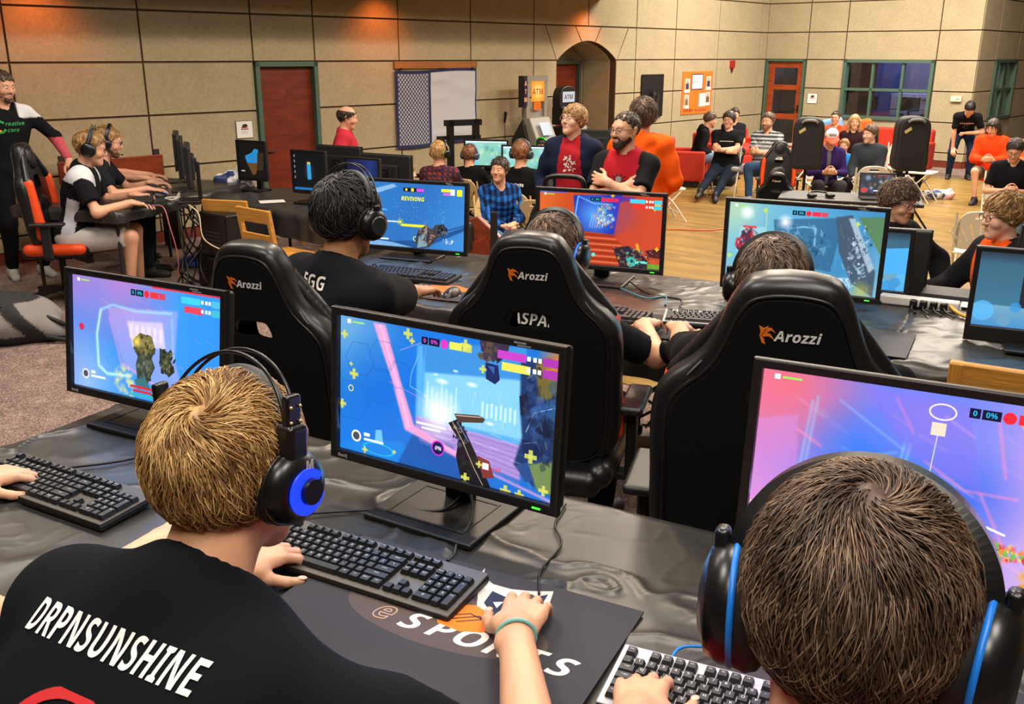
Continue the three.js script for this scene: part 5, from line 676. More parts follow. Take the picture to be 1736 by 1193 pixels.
function grad2(c, x, y, w, h) { const g = c.createLinearGradient(x, y, x, y + h); g.addColorStop(0, 'rgba(190,240,255,.7)'); g.addColorStop(1, 'rgba(170,120,200,.4)'); c.fillStyle = g; c.fillRect(x, y, w, h); }
SCR.C = canvasTex(1024, 576, (c, w, h) => {
  grad(c, w, h, [[0, '#2f78c0'], [0.5, '#2a6cb4'], [1, '#3f8ad0']], 0, 0, 1, 1); fillP(c, [[0, 0.16 * h], [0.3 * w, 0.02 * h], [0.34 * w, 0.06 * h], [0, 0.26 * h]], '#9cc0e0', 0.8); fillP(c, [[0, 0.8 * h], [0.3 * w, 0.92 * h], [0.65 * w, 0.86 * h], [w, 0.62 * h], [w, 0.68 * h], [0.6 * w, h], [0, h]], '#1c4c88', 0.9); fillP(c, [[0, 0.9 * h], [0.3 * w, 0.94 * h], [0.5 * w, h], [0, h]], '#8fc0ea', 0.8); line(c, [[0.62 * w, 0.82 * h], [w, 0.6 * h]], '#123a68', 10, 0.8);
  for (let i = 0; i < 70; i++) blob(c, rr(0.3, 0.8) * w, rr(0.25, 0.6) * h, rr(3, 9), '#cfe8ff', 0.5); c.fillStyle = '#58c0f0'; c.fillRect(0.09 * w, 0.42 * h, 0.15 * w, 0.018 * h); c.fillRect(0.09 * w, 0.52 * h, 0.13 * w, 0.03 * h); c.fillRect(0.09 * w, 0.58 * h, 0.14 * w, 0.018 * h); c.fillStyle = '#e8f4ff'; c.fillRect(0.24 * w, 0.6 * h, 0.14 * w, 0.02 * h);
  c.fillStyle = '#f0ea30'; c.fillRect(0.38 * w, 0.635 * h, 0.24 * w, 0.04 * h); for (let i = 0; i < 8; i++) line(c, [[0.37 * w, 0.61 * h], [0.37 * w + 34 * Math.cos(i * 0.785), 0.61 * h + 34 * Math.sin(i * 0.785)]], '#f0ea30', 5);
  soft(c, w, h, 3); c.fillStyle = '#0d1430'; c.fillRect(0.4 * w, 0.07 * h, 0.19 * w, 0.06 * h); c.fillStyle = '#e8d838'; c.beginPath(); c.arc(0.43 * w, 0.1 * h, 12, 0, 7); c.fill(); c.beginPath(); c.arc(0.49 * w, 0.1 * h, 16, 0, 7); c.fill(); c.fillStyle = '#d050d8'; c.fillRect(0.53 * w, 0.075 * h, 0.07 * w, 0.05 * h); c.fillStyle = '#f0ea30'; c.fillRect(0.77 * w, 0.06 * h, 0.12 * w, 0.045 * h); c.fillRect(0.92 * w, 0.06 * h, 0.05 * w, 0.1 * h); c.fillStyle = '#d868d8'; c.fillRect(0.79 * w, 0.12 * h, 0.1 * w, 0.035 * h); c.fillStyle = '#fff'; c.fillRect(0.86 * w, 0.06 * h, 0.04 * w, 0.09 * h);
  c.fillStyle = '#f4ee20'; c.font = 'italic bold 50px sans-serif'; c.textAlign = 'center'; c.fillText('REVIVING', 0.49 * w, 0.27 * h);
  fillP(c, [[0.52 * w, 0.88 * h], [0.55 * w, 0.72 * h], [0.62 * w, 0.64 * h], [0.68 * w, 0.7 * h], [0.72 * w, 0.62 * h], [0.8 * w, 0.6 * h], [0.84 * w, 0.72 * h], [0.74 * w, 0.82 * h], [0.66 * w, 0.98 * h], [0.54 * w, h]], '#3c3c46'); c.beginPath(); c.arc(0.78 * w, 0.68 * h, 36, 0, 7); c.fillStyle = '#14161c'; c.fill(); fillP(c, [[0.56 * w, 0.8 * h], [0.62 * w, 0.76 * h], [0.64 * w, 0.96 * h], [0.54 * w, h]], '#7a9aa8'); fillP(c, [[0.6 * w, 0.68 * h], [0.65 * w, 0.7 * h], [0.62 * w, 0.8 * h]], '#7a3a20'); cluster(c, w, h, 0.63, 0.8, 0.08, 0.14, 70, ['#3c3c46', '#6a3a24', '#7a9aa8', '#20222a', '#a8703c', '#55606c'], 0.9); cluster(c, w, h, 0.79, 0.72, 0.05, 0.08, 40, ['#14161c', '#2c323c', '#5a6470'], 0.9); cluster(c, w, h, 0.84, 0.86, 0.05, 0.05, 24, ['#d8e4f0', '#8aa8c8'], 0.9, 0.008); c.strokeStyle = '#e8e040'; c.lineWidth = 7; c.beginPath(); c.arc(0.52 * w, 0.86 * h, 18, 1.5, 5); c.stroke();
  c.fillStyle = 'rgba(255,255,255,.9)'; c.beginPath(); c.arc(0.1 * w, 0.87 * h, 28, 0, 7); c.fill(); c.fillRect(0.145 * w, 0.88 * h, 0.11 * w, 0.025 * h); c.fillRect(0.145 * w, 0.83 * h, 0.05 * w, 0.02 * h);
});
SCR.D = canvasTex(1024, 576, (c, w, h) => {
  grad(c, w, h, [[0, '#d8662a'], [0.25, '#c04a20'], [0.65, '#b83c22'], [1, '#c84a28']], 0, 0, 1, 0.3); fillP(c, [[0.28 * w, 0.04 * h], [0.68 * w, 0.0], [0.64 * w, 0.62 * h], [0.3 * w, 0.55 * h]], '#2038a8'); blob(c, 0.45 * w, 0.3 * h, 190, '#58a8f0', 0.9); fillP(c, [[0.62 * w, 0.02 * h], [0.78 * w, 0.02 * h], [0.7 * w, 0.5 * h], [0.62 * w, 0.6 * h]], '#5030a0', 0.8); blob(c, 0.72 * w, 0.3 * h, 150, '#2048d8', 0.7); fillP(c, [[0.66 * w, 0.1 * h], [w, 0.0], [w, h], [0.86 * w, 0.92 * h], [0.62 * w, 0.6 * h]], '#c2452c', 0.75);
  line(c, [[0.32 * w, 0.05 * h], [0.3 * w, 0.3 * h], [0.34 * w, 0.44 * h]], '#8fe0ff', 9, 0.9); line(c, [[0.32 * w, 0.05 * h], [0.45 * w, 0.14 * h], [0.6 * w, 0.14 * h]], '#8fe0ff', 7, 0.8); for (let i = 0; i < 60; i++) blob(c, rr(0.46, 0.62) * w, rr(0.14, 0.46) * h, rr(5, 22), pick(['#ffe680', '#d0f0ff', '#58b0e8', '#e06a50']), 0.7); for (let i = 0; i < 6; i++) line(c, [[(0.42 + i * 0.02) * w, 0.48 * h], [(0.44 + i * 0.02) * w, 0.3 * h]], '#d0e8ff', 6, 0.6);
  fillP(c, [[0.0 * w, 0.62 * h], [0.3 * w, 0.53 * h], [0.62 * w, 0.56 * h], [0.86 * w, h], [0, h]], '#b03a1c'); for (let i = 0; i < 11; i++) line(c, [[(0.18 - i * 0.015) * w, (0.58 + i * 0.042) * h], [(0.62 + i * 0.022) * w, (0.58 + i * 0.042) * h]], i % 2 ? '#e89060' : '#7a1c14', 9, 0.8);
  fillP(c, [[0.62 * w, 0.75 * h], [0.74 * w, 0.7 * h], [0.86 * w, 0.82 * h], [0.95 * w, h], [0.68 * w, h]], '#2a2030'); fillP(c, [[0.72 * w, 0.86 * h], [0.8 * w, 0.84 * h], [0.84 * w, 0.95 * h], [0.76 * w, h]], '#38b0a8'); fillP(c, [[0.8 * w, 0.66 * h], [0.82 * w, 0.66 * h], [0.84 * w, 0.78 * h], [0.81 * w, 0.78 * h]], '#e0a030'); fillP(c, [[0.88 * w, 0.75 * h], [w, 0.7 * h], [w, 0.85 * h], [0.9 * w, 0.84 * h]], '#4a1c20'); c.fillStyle = '#6fe8d0'; c.fillRect(0.8 * w, 0.9 * h, 0.1 * w, 0.035 * h); c.fillStyle = '#6a9a28'; c.fillRect(0.9 * w, 0.93 * h, 0.1 * w, 0.07 * h);
  soft(c, w, h, 3); cluster(c, w, h, 0.78, 0.86, 0.13, 0.12, 70, ['#2a2030', '#4a2c24', '#38b0a8', '#1a1420', '#7a4a30', '#c08a40'], 0.85); cluster(c, w, h, 0.54, 0.3, 0.07, 0.15, 60, ['#ffe680', '#58b0e8', '#d0f0ff', '#c07840', '#3a5aa8'], 0.8, 0.008); streaks(c, w, h, 40, 0.62, 1, 0.7, 1, ['#e0a030', '#2a1018', '#58d8c0', '#f0d8b0'], 0.6, 26, 0.8, 3); for (const [x, y, s] of [[0.96, 0.12, 50], [0.97, 0.72, 36], [0.94, 0.17, 36], [0.6, 0.02, 30]]) plus(c, x * w, y * h, s, '#f0b818'); hud(c, w, h, { x: 0.42, c1: '#20d0a8', c2: '#ff2a3a', c3: '#f02848', feed: [['#40c8e8', '#48c8d8'], ['#e8302a', '#48c0d0']] }); c.fillStyle = '#4a60c8'; c.fillRect(0, 0, 0.22 * w, 0.02 * h); c.fillStyle = '#58d8c8'; c.beginPath(); c.arc(0.46 * w, 0.86 * h, 16, 0, 7); c.fill();
});
SCR.E = canvasTex(1024, 576, (c, w, h) => {
  grad(c, w, h, [[0, '#8fc4c8'], [0.4, '#5aa4cc'], [0.75, '#3d86b8'], [1, '#7ab0c8']], 0, 0, 1, 1); blob(c, 0.05 * w, 0.1 * h, 200, '#b8d0a0', 0.7); fillP(c, [[0.3 * w, 0.18 * h], [0.75 * w, 0.1 * h], [0.7 * w, 0.75 * h], [0.34 * w, 0.7 * h]], '#28597c', 0.7); for (const [x, y] of [[0.12, 0.12], [0.38, 0.2]]) blob(c, x * w, y * h, 60, '#ffffff', 1); line(c, [[0.42 * w, 0.27 * h], [0.5 * w, 0.24 * h], [0.58 * w, 0.25 * h], [0.58 * w, 0.45 * h]], '#a8e8ff', 10, 0.7); line(c, [[0.25 * w, 0.05 * h], [0.26 * w, 0.6 * h]], '#d8e088', 7, 0.6); fillP(c, [[0.08 * w, 0.3 * h], [0.25 * w, 0.28 * h], [0.25 * w, 0.62 * h], [0.06 * w, 0.6 * h]], '#a8d4e0', 0.6);
  fillP(c, [[0.1 * w, 0.34 * h], [0.15 * w, 0.3 * h], [0.2 * w, 0.36 * h], [0.2 * w, 0.6 * h], [0.12 * w, 0.66 * h], [0.06 * w, 0.56 * h]], '#5a2a3a'); fillP(c, [[0.06 * w, 0.44 * h], [0.12 * w, 0.42 * h], [0.11 * w, 0.52 * h], [0.05 * w, 0.54 * h]], '#c82838'); c.fillStyle = '#e82838'; c.fillRect(0.1 * w, 0.28 * h, 0.09 * w, 0.022 * h); fillP(c, [[0.15 * w, 0.45 * h], [0.22 * w, 0.46 * h], [0.2 * w, 0.6 * h], [0.15 * w, 0.58 * h]], '#2a3c68');
  fillP(c, [[0.7 * w, 0.1 * h], [0.8 * w, 0.06 * h], [0.98 * w, 0.7 * h], [0.98 * w, h], [0.84 * w, 0.86 * h], [0.74 * w, 0.5 * h]], '#42566a'); fillP(c, [[0.78 * w, 0.1 * h], [0.82 * w, 0.1 * h], [0.97 * w, 0.66 * h], [0.94 * w, 0.72 * h]], '#9fb4c4'); for (let i = 0; i < 4; i++) { c.strokeStyle = '#bfe4f8'; c.lineWidth = 5; c.beginPath(); c.arc((0.87 + 0.012 * i) * w, (0.62 + 0.04 * i) * h, 30 - 4 * i, 0.3, 4); c.stroke(); } fillP(c, [[0.84 * w, 0.08 * h], [w, 0.06 * h], [w, 0.5 * h]], '#5a7a40', 0.8); fillP(c, [[0.7 * w, 0.82 * h], [0.82 * w, 0.8 * h], [0.84 * w, 0.92 * h], [0.72 * w, 0.96 * h]], '#b8ccd8'); for (let i = 0; i < 30; i++) blob(c, rr(0.0, 0.3) * w, rr(0.75, 1) * h, rr(8, 24), pick(['#88c060', '#e8f0e0', '#d06848', '#c8c040']), 0.6); blob(c, 0.9 * w, 0.95 * h, 90, '#c8b848', 0.7);
  soft(c, w, h, 3); cluster(c, w, h, 0.14, 0.48, 0.07, 0.17, 70, ['#5a2a3a', '#c82838', '#2a3c68', '#e8a0a0', '#3c3c58', '#8fb8d0'], 0.85); cluster(c, w, h, 0.87, 0.5, 0.07, 0.36, 90, ['#42566a', '#6f8698', '#9fb4c4', '#2c3c4c', '#c8dce8'], 0.6); cluster(c, w, h, 0.52, 0.4, 0.16, 0.22, 60, ['#28597c', '#3f7ea4', '#1c4460', '#7ab4d0'], 0.5, 0.02); cluster(c, w, h, 0.78, 0.88, 0.07, 0.07, 30, ['#e8f0f4', '#6a98b8', '#48a0d8'], 0.8); streaks(c, w, h, 70, 0.3, 0.98, 0.15, 0.9, ['#c8ecff', '#16384c', '#8fc8e0', '#ffffff'], 0.45, 30, 1.2, 2.5); for (const [x, y] of [[0.24, 0.08], [0.84, 0.16], [0.02, 0.66]]) plus(c, x * w, y * h, 34, '#b8d850'); hud(c, w, h, { x: 0.42, c1: '#20d0d8', c2: '#ff2a3a', c3: '#f03048' });
});
SCR.F = canvasTex(1280, 720, (c, w, h) => {
  grad(c, w, h, [[0, '#d878b0'], [0.22, '#7a7ae0'], [0.5, '#3f7ae8'], [0.75, '#a890e0'], [1, '#e0b8d8']], 0, 0.1, 1, 0.5); blob(c, 0.08 * w, 0.06 * h, 0.28 * w, '#e86a78', 0.95); blob(c, 0.34 * w, 0.45 * h, 0.22 * w, '#2a74e8', 0.9); blob(c, 0.0, 0.85 * h, 0.2 * w, '#e090c8', 0.9); blob(c, 0.62 * w, 0.55 * h, 0.2 * w, '#3060e0', 0.8); blob(c, 0.5 * w, 0.15 * h, 0.22 * w, '#a080e0', 0.7);
  for (const [a, b] of [[[0.16, 0.15], [0.14, 0.62]], [[0.175, 0.12], [0.155, 0.62]], [[0.44, 0.3], [0.41, 0.75]], [[0.455, 0.3], [0.425, 0.75]]]) line(c, [a, b].map(([x, y]) => [x * w, y * h]), '#8fd0ff', 8, 0.6); for (const p of [[[0.17, 0.5], [0.42, 0.36]], [[0.17, 0.5], [0.42, 0.68]], [[0.17, 0.52], [0.24, 0.72]], [[0.24, 0.12], [0.44, 0.34]]]) line(c, p.map(([x, y]) => [x * w, y * h]), '#9fc8ff', 5, 0.7); for (const p of [[[0.12, 0.32], [0.2, 0.4]], [[0.27, 0.72], [0.34, 0.8]], [[0.38, 0.66], [0.5, 0.76]], [[0.4, 0.06], [0.46, 0.24]], [[0.5, 0.38], [0.62, 0.5], [0.76, 0.5]], [[0.66, 0.5], [0.74, 0.76]], [[0.68, 0.1], [0.72, 0.4]]]) line(c, p.map(([x, y]) => [x * w, y * h]), '#ff8ab8', 7, 0.75);
  fillP(c, [[0, 0.3 * h], [0.12 * w, 0.24 * h], [0.16 * w, h], [0, h]], '#c888d8', 0.5); fillP(c, [[0.16 * w, 0.62 * h], [0.42 * w, 0.7 * h], [0.5 * w, 0.8 * h], [0.5 * w, h], [0.1 * w, h]], '#6a8af0', 0.5); fillP(c, [[0.3 * w, 0.02 * h], [0.6 * w, 0.05 * h], [0.66 * w, 0.5 * h], [0.46 * w, 0.36 * h]], '#8a6ae0', 0.35); streaks(c, w, h, 30, 0.05, 0.9, 0.1, 0.9, ['#ffb0d0', '#a8d0ff', '#ffd0e8'], 0.5, 110, 0.45, 5); soft(c, w, h, 4); fillP(c, [[0.74 * w, 0.12 * h], [w, 0.05 * h], [w, h], [0.88 * w, h], [0.9 * w, 0.5 * h]], '#dcb8e0', 0.75); line(c, [[0.74 * w, 0.1 * h], [0.83 * w, 0.3 * h], [0.875 * w, 0.55 * h], [0.87 * w, 0.95 * h]], '#ff9060', 16, 0.8); line(c, [[0.75 * w, 0.1 * h], [0.84 * w, 0.3 * h], [0.885 * w, 0.55 * h], [0.88 * w, 0.95 * h]], '#ffffff', 11, 1);
  c.strokeStyle = '#f0e0f8'; c.lineWidth = 6; c.beginPath(); c.ellipse(0.53 * w, 0.1 * h, 46, 30, 0, 0, 7); c.stroke(); c.fillStyle = '#f0d8c0'; c.fillRect(0.505 * w, 0.16 * h, 0.04 * w, 0.07 * h); line(c, [[0.525 * w, 0.22 * h], [0.51 * w, 0.72 * h]], '#d8d8ff', 4, 0.9); blob(c, 0.51 * w, 0.74 * h, 30, '#fff', 0.9); line(c, [[0.58 * w, 0.72 * h], [0.63 * w, 0.675 * h], [0.68 * w, 0.67 * h], [0.74 * w, 0.7 * h]], '#ffffff', 9, 1);
  for (let i = 0; i < 50; i++) blob(c, rr(0.66, 0.84) * w, (0.78 + rr(-0.03, 0.05) + 0.0) * h, rr(8, 24), pick(['#f02838', '#ff8040', '#e8d060', '#e04060']), 0.8); fillP(c, [[0.8 * w, 0.95 * h], [0.9 * w, 0.86 * h], [w, 0.8 * h], [w, h], [0.78 * w, h]], '#d8912a'); for (let i = 0; i < 24; i++) blob(c, rr(0.8, 1) * w, rr(0.88, 1) * h, rr(10, 40), pick(['#e8a838', '#8a6a20', '#c07828', '#5a6a28']), 0.8); for (const [x, y, s] of [[0.94, 0.36, 56], [0.02, 0.8, 44], [0.01, 0.95, 40]]) plus(c, x * w, y * h, s, '#e0dc78');
  cluster(c, w, h, 0.73, 0.8, 0.08, 0.035, 50, ['#f02838', '#ff8040', '#e8d060', '#70b058', '#c83050'], 0.9, 0.008); cluster(c, w, h, 0.92, 0.93, 0.09, 0.08, 60, ['#e8a838', '#8a6a20', '#c07828', '#5a6a28', '#3a2c18'], 0.8, 0.016); c.fillStyle = '#ffe0f0'; c.fillRect(0, 0.88 * h, 0.07 * w, 0.02 * h); const o = 0.6; hud(c, w, h, { x: 0.6, c1: '#20b8e8', c2: '#f02838', c3: '#f02838' }); void o;
});
const dark = (fn, w = 512, h = 288) => canvasTex(w, h, fn);
SCR.photo = dark((c, w, h) => { c.fillStyle = '#161412'; c.fillRect(0, 0, w, h); fillP(c, [[0.3 * w, 0.6 * h], [0.24 * w, 0.4 * h], [0.5 * w, 0.3 * h], [0.62 * w, 0.18 * h], [0.76 * w, 0.2 * h], [0.72 * w, 0.6 * h]], '#2a8fd0'); fillP(c, [[0.3 * w, 0.62 * h], [0.72 * w, 0.58 * h], [0.62 * w, 0.9 * h], [0.5 * w, 0.94 * h]], '#6a4a26'); fillP(c, [[0.72 * w, 0.3 * h], [0.96 * w, 0.28 * h], [0.9 * w, 0.8 * h], [0.66 * w, 0.8 * h]], '#3a2c1c'); c.fillStyle = '#d8d8d8'; c.fillRect(0.06 * w, 0.82 * h, 0.14 * w, 0.03 * h); });
SCR.desk = dark((c, w, h) => { c.fillStyle = '#101216'; c.fillRect(0, 0, w, h); for (let i = 0; i < 5; i++) { c.fillStyle = '#8aa0b8'; c.fillRect(0.02 * w, (0.08 + i * 0.14) * h, 0.03 * w, 0.07 * h); } blob(c, 0.5 * w, 0.5 * h, 90, '#3888b8', 0.5); c.fillStyle = '#38a8e0'; c.fillRect(0.44 * w, 0.3 * h, 0.12 * w, 0.42 * h); c.fillStyle = '#d8d070'; c.fillRect(0.45 * w, 0.26 * h, 0.1 * w, 0.06 * h); c.fillStyle = '#2a78c0'; c.fillRect(0, 0.94 * h, w, 0.06 * h); });
SCR.navy = dark((c, w, h) => { grad(c, w, h, [[0, '#181434'], [0.6, '#203a80'], [1, '#101430']]); blob(c, 0.6 * w, 0.7 * h, 120, '#3068c0', 0.6); });
SCR.green = dark((c, w, h) => { grad(c, w, h, [[0, '#a8d8e8'], [0.5, '#88c8b0'], [1, '#78b8d0']]); for (let i = 0; i < 40; i++) blob(c, rr(0, 1) * w, rr(0.1, 1) * h, rr(14, 50), pick(['#58a868', '#c8e0a0', '#70c0d8', '#e0e8c8', '#4888a8']), 0.6); c.fillStyle = '#e8f4ff'; c.fillRect(0, 0, w, 0.05 * h); });
SCR.sea = dark((c, w, h) => { grad(c, w, h, [[0, '#2a3440'], [0.15, '#38617c'], [0.7, '#3a7088'], [0.72, '#70a0b8'], [1, '#4488c0']], 0, 0, 0, 1); c.fillStyle = '#1c2530'; c.fillRect(0.3 * w, 0.3 * h, 0.4 * w, 0.42 * h); c.fillStyle = '#3a5f98'; c.fillRect(0.33 * w, 0.58 * h, 0.33 * w, 0.06 * h); for (let i = 0; i < 18; i++) { c.beginPath(); c.arc(rr(0, 1) * w, rr(0.7, 0.98) * h, rr(14, 44), 0, 7); c.fillStyle = pick(['#58b0e8', '#3890d0', '#a8c8d8', '#6898b0']); c.globalAlpha = 0.8; c.fill(); c.globalAlpha = 1; } fillP(c, [[0.74 * w, 0.3 * h], [w, 0.25 * h], [w, 0.7 * h], [0.8 * w, 0.72 * h]], '#4aa8f0'); });
SCR.lap = dark((c, w, h) => { c.fillStyle = '#2a3440'; c.fillRect(0, 0, w, h); for (let i = 0; i < 30; i++) blob(c, rr(0, 1) * w, rr(0.1, 1) * h, rr(20, 60), pick(['#3878b0', '#d8d8e0', '#b04838', '#586878', '#c88848', '#304858']), 0.8); c.fillStyle = '#c83a30'; c.fillRect(0.02 * w, 0.74 * h, 0.2 * w, 0.2 * h); c.fillStyle = '#e8e8e8'; c.fillRect(0.4 * w, 0.84 * h, 0.14 * w, 0.06 * h); c.fillStyle = '#c85048'; c.fillRect(0.5 * w, 0.04 * h, 0.4 * w, 0.03 * h); });
SCR.win = dark((c, w, h) => { grad(c, w, h, [[0, '#1858a8'], [1, '#2a88d8']]); c.fillStyle = '#e8f0f8'; c.fillRect(0.1 * w, 0.1 * h, 0.5 * w, 0.5 * h); c.fillStyle = '#102038'; c.fillRect(0, 0.9 * h, w, 0.1 * h); });
// ------------------------------------------------------------------ gaming tables in front
const ROW = -28, TN = (t, n) => [0.883 * t - 0.469 * n, 0.469 * t + 0.883 * n];
clothTable('long folding table under the black cloth with the white lettered gaming mat', 'crumpled black plastic tablecloth under the gaming mat lettered SPORTS', TN(-0.45, -1.4), ROW, 3.8, 1.0, { nx: 560, nz: 170, amp: 0.006, f: 1.3, crumple: (x) => (x - 3.9) * 1.6, drop: 0.2, ox: 3.7, oz: 1.3 });
clothTable('long folding table in front of the wooden floor carrying three bright game screens', 'black plastic tablecloth on the table behind the three gaming chairs', TN(-1.66, -3.8), ROW, 2.7, 1.05, { nx: 300, nz: 120, amp: 0.005, f: 1.2, legs: [-1.3, 0, 1.3] });
monitor('gaming_monitor', 'gaming monitor showing a blue scene with a glowing shield outline and a yellow machine', { at: [-1.054, -2.542], lift: 1.032, yaw: -27.5, tilt: 8, tex: SCR.A, led: 1, brand: 'BenQ', glow: [0x78a8e8, 1.2] });
monitor('gaming_monitor', 'large gaming monitor with blue scene, yellow crosses and pink beam beside the black keyboard', { at: [-0.166, -1.982], lift: 1.061, yaw: -30.7, tilt: 5, tex: SCR.B, led: 1, brand: 'BenQ', glow: [0x68a8ee, 1.2] });
monitor('gaming_monitor', 'gaming monitor with a violet and pink scene behind the blue-trimmed headset', { at: [0.73, -1.52], lift: 1.09, yaw: -27, tilt: 7, tex: SCR.F, led: 1, brand: 'BenQ', glow: [0xa898e8, 1.2] });
monitor('gaming_monitor', 'gaming monitor showing yellow word REVIVING on blue', { at: [-0.526, -4.9], lift: 1.006, yaw: -21.2, tilt: 4.7, tex: SCR.C, led: 1, brand: 'BenQ', glow: [0x5a98d8, 1] });
monitor('gaming_monitor', 'gaming monitor showing an orange and red corridor scene', { at: [0.404, -4.358], lift: 1.033, yaw: -21.4, tilt: 1.5, tex: SCR.D, led: 1, brand: 'BenQ', glow: [0xd86a48, 1] });
monitor('gaming_monitor', 'wide gaming monitor with a pale teal scene beside the wooden floor', { at: [1.226, -3.92], lift: 1.033, yaw: -26.8, tilt: 0, w: 0.634, tex: SCR.E, led: 1, brand: 'BenQ', glow: [0x80b8cc, 1] });
keyboard('black keyboard with grey deck lying partly on the gaming mat', [-0.302, -1.724], -28, { keys: true, deck: 0x5d5853 });
keyboard('black keyboard in front of the glowing shield screen, hand resting on it', [-1.107, -2.083], -29, { keys: true, deck: 0x4a4643 });
keyboard('silver keyboard with grey keys under the hand beside the mat corner', [0.4, -1.267], -24, { keys: true, deck: 0xb8b8bc, key: 0x24262a });
keyboard('black keyboard under the REVIVING screen', [-0.5, -4.42], -24, {});
keyboard('black keyboard in front of the orange corridor screen', [0.32, -3.75], -24, {});
keyboard('grey keyboard between the two hands on the black cloth', [0.86, -3.62], -14, { deck: 0x9a9a9c, key: 0x202226 });
// lettered mat
{
  const w = 0.66, d = 0.4, tex = canvasTex(1320, 800, (c, W, H) => {
    c.fillStyle = '#35333a'; c.fillRect(0, 0, W, H); const X = (t) => (t / w + 0.5) * W, Y = (n) => (n / d + 0.5) * H;
    c.fillStyle = '#8a6a58'; c.globalAlpha = 0.35; c.beginPath(); c.ellipse(X(0), Y(0.0), 430, 170, 0, 0, 7); c.fill(); c.globalAlpha = 1;
    c.font = 'italic bold 150px sans-serif'; c.textBaseline = 'middle'; c.textAlign = 'left'; c.strokeStyle = '#c09a84'; c.lineWidth = 5; c.textAlign = 'center'; c.strokeText('e', X(-0.12), Y(0.025)); c.fillStyle = '#f4efe8'; 'SPORTS'.split('').forEach((ch, i) => { c.save(); c.translate(X(-0.055 + 0.0615 * i), Y(0.03)); c.scale(1.15, 1); c.fillText(ch, 0, 0); c.restore(); });
    const e = (pts, col) => fillP(c, pts.map(([a, b]) => [X(a + 0.055), Y(b - 0.035)]), col);
    e([[-0.075, -0.165], [-0.062, -0.135], [-0.03, -0.118], [0.01, -0.118], [0.05, -0.13], [0.09, -0.15], [0.1, -0.11], [0.09, -0.06], [0.06, -0.02], [0.03, 0.0], [-0.01, -0.01], [-0.03, -0.05], [-0.05, -0.09], [-0.072, -0.12]], '#cfc6c0'); e([[-0.07, -0.15], [-0.055, -0.125], [-0.01, -0.1], [0.035, -0.085], [0.0, -0.075], [-0.045, -0.1]], '#f6f4f0'); e([[-0.02, -0.095], [0.04, -0.082], [0.085, -0.135], [0.09, -0.09], [0.08, -0.04], [0.05, -0.01], [0.02, -0.02], [-0.015, -0.05]], '#1d2444'); e([[0.0, -0.06], [0.018, -0.07], [0.016, -0.045]], '#f2f0ec'); e([[-0.085, 0.02], [-0.06, -0.02], [-0.025, -0.035], [0.02, -0.02], [0.05, 0.0], [0.03, 0.04], [-0.01, 0.055], [-0.06, 0.05]], '#ee7a1e'); for (const k of [0, 1, 2]) line(c, [[X(-0.015 + k * 0.02), Y(-0.005)], [X(0.035 + k * 0.02), Y(-0.04)], [X(0.095), Y(-0.025 + k * 0.01)]], '#1a1620', 6);
  });
  const q = new THREE.BoxGeometry(w, 0.004, d), m = [mat(0x201f24, 0.9), mat(0x201f24, 0.9), new THREE.MeshStandardMaterial({ map: tex, roughness: 0.85 }), mat(0x201f24, 0.9), mat(0x201f24, 0.9), mat(0x201f24, 0.9)];
  const o = obj('mouse_mat', q, m); o.position.set(-0.128, 0.79, -1.545); o.rotation.y = -27 * D2R; tag(o, 'dark gaming mat printed with white lettering and an orange and navy emblem', 'mouse mat');
}
// ------------------------------------------------------------------ players in front
const R1 = 152;
const blond = person({ label: 'blond player in a black T-shirt lettered DRPNSUNSHINE, leaning over the table', at: [-0.6, -0.72], yaw: 152, S: 1.08, q: 0.8, hip: 0.61, torso: 0.56, lean: 40, neckFwd: 0.35, headPitch: 6, headYaw: 4, headRoll: -4, headS: 0.93, arm: 1.12, build: 1.08, girth: 1.08, nails: true, skin: 0xd6a07c,
  L: { w: [-0.56, 0.845, -1.66], dw: [0.7, -0.12, -0.7], uw: [0.1, 1, 0.1], pose: 'type', pole: [0.7, -0.4, -0.3] }, R: { w: [0.008, 0.845, -1.425], dw: [0.22, -0.08, -1], uw: [0, 1, 0.1], pose: 'mouse', fwd: 0.07, shrug: -0.03, pole: [-1, -0.3, -0.4] },
  shirt: { color: 0x0a0d13, fold: 0.004, cell: 0.008, loose: 0.012, sleeveT: 0.85 }, hair: { color: 'blond', n: 8500, t: 0.012, len: 0.05, w: 0.0012, lift: 0.013, whorl: [-0.25, 0.75, -0.62], nape: 0.012, messy: 0.9, rough: 0.003 } });
print(blond, 'name_print', (c, w, h) => { c.clearRect(0, 0, w, h); c.fillStyle = '#ecebe6'; c.font = 'bold 150px sans-serif'; c.textAlign = 'center'; c.textBaseline = 'middle'; c.save(); c.translate(w / 2, h / 2); c.scale(0.83, 1.15); c.fillText('DRPNSUNSHINE', 0, 0); c.restore(); }, 0.285, 0.06, blond.N.clone().addScaledVector(blond.up, -0.075).addScaledVector(blond.fw, -0.1).addScaledVector(blond.sh, 0.005), blond.fw.clone().negate(), blond.up, 1024, 192);
print(blond, 'shirt_emblem', (c, w, h) => { c.clearRect(0, 0, w, h); c.strokeStyle = '#c01c22'; c.lineWidth = 16; c.beginPath(); c.arc(w / 2, h / 2, w * 0.38, 3.3, 6.1); c.stroke(); fillP(c, [[w * 0.2, h * 0.5], [w * 0.5, h * 0.2], [w * 0.8, h * 0.55], [w * 0.5, h * 0.8]], '#c01c22'); }, 0.2, 0.16, blond.N.clone().addScaledVector(blond.up, -0.21).addScaledVector(blond.fw, -0.12), blond.fw.clone().negate(), blond.up, 256, 200);
headset(blond.hm, 'black wire-band headset with blue glowing cups on blond hair', { wire: true, r: 0.05, ex: 0.098, top: 0.148, dz: 0.03, disc: 0x1030ff, ring: 0x0b0b0d });
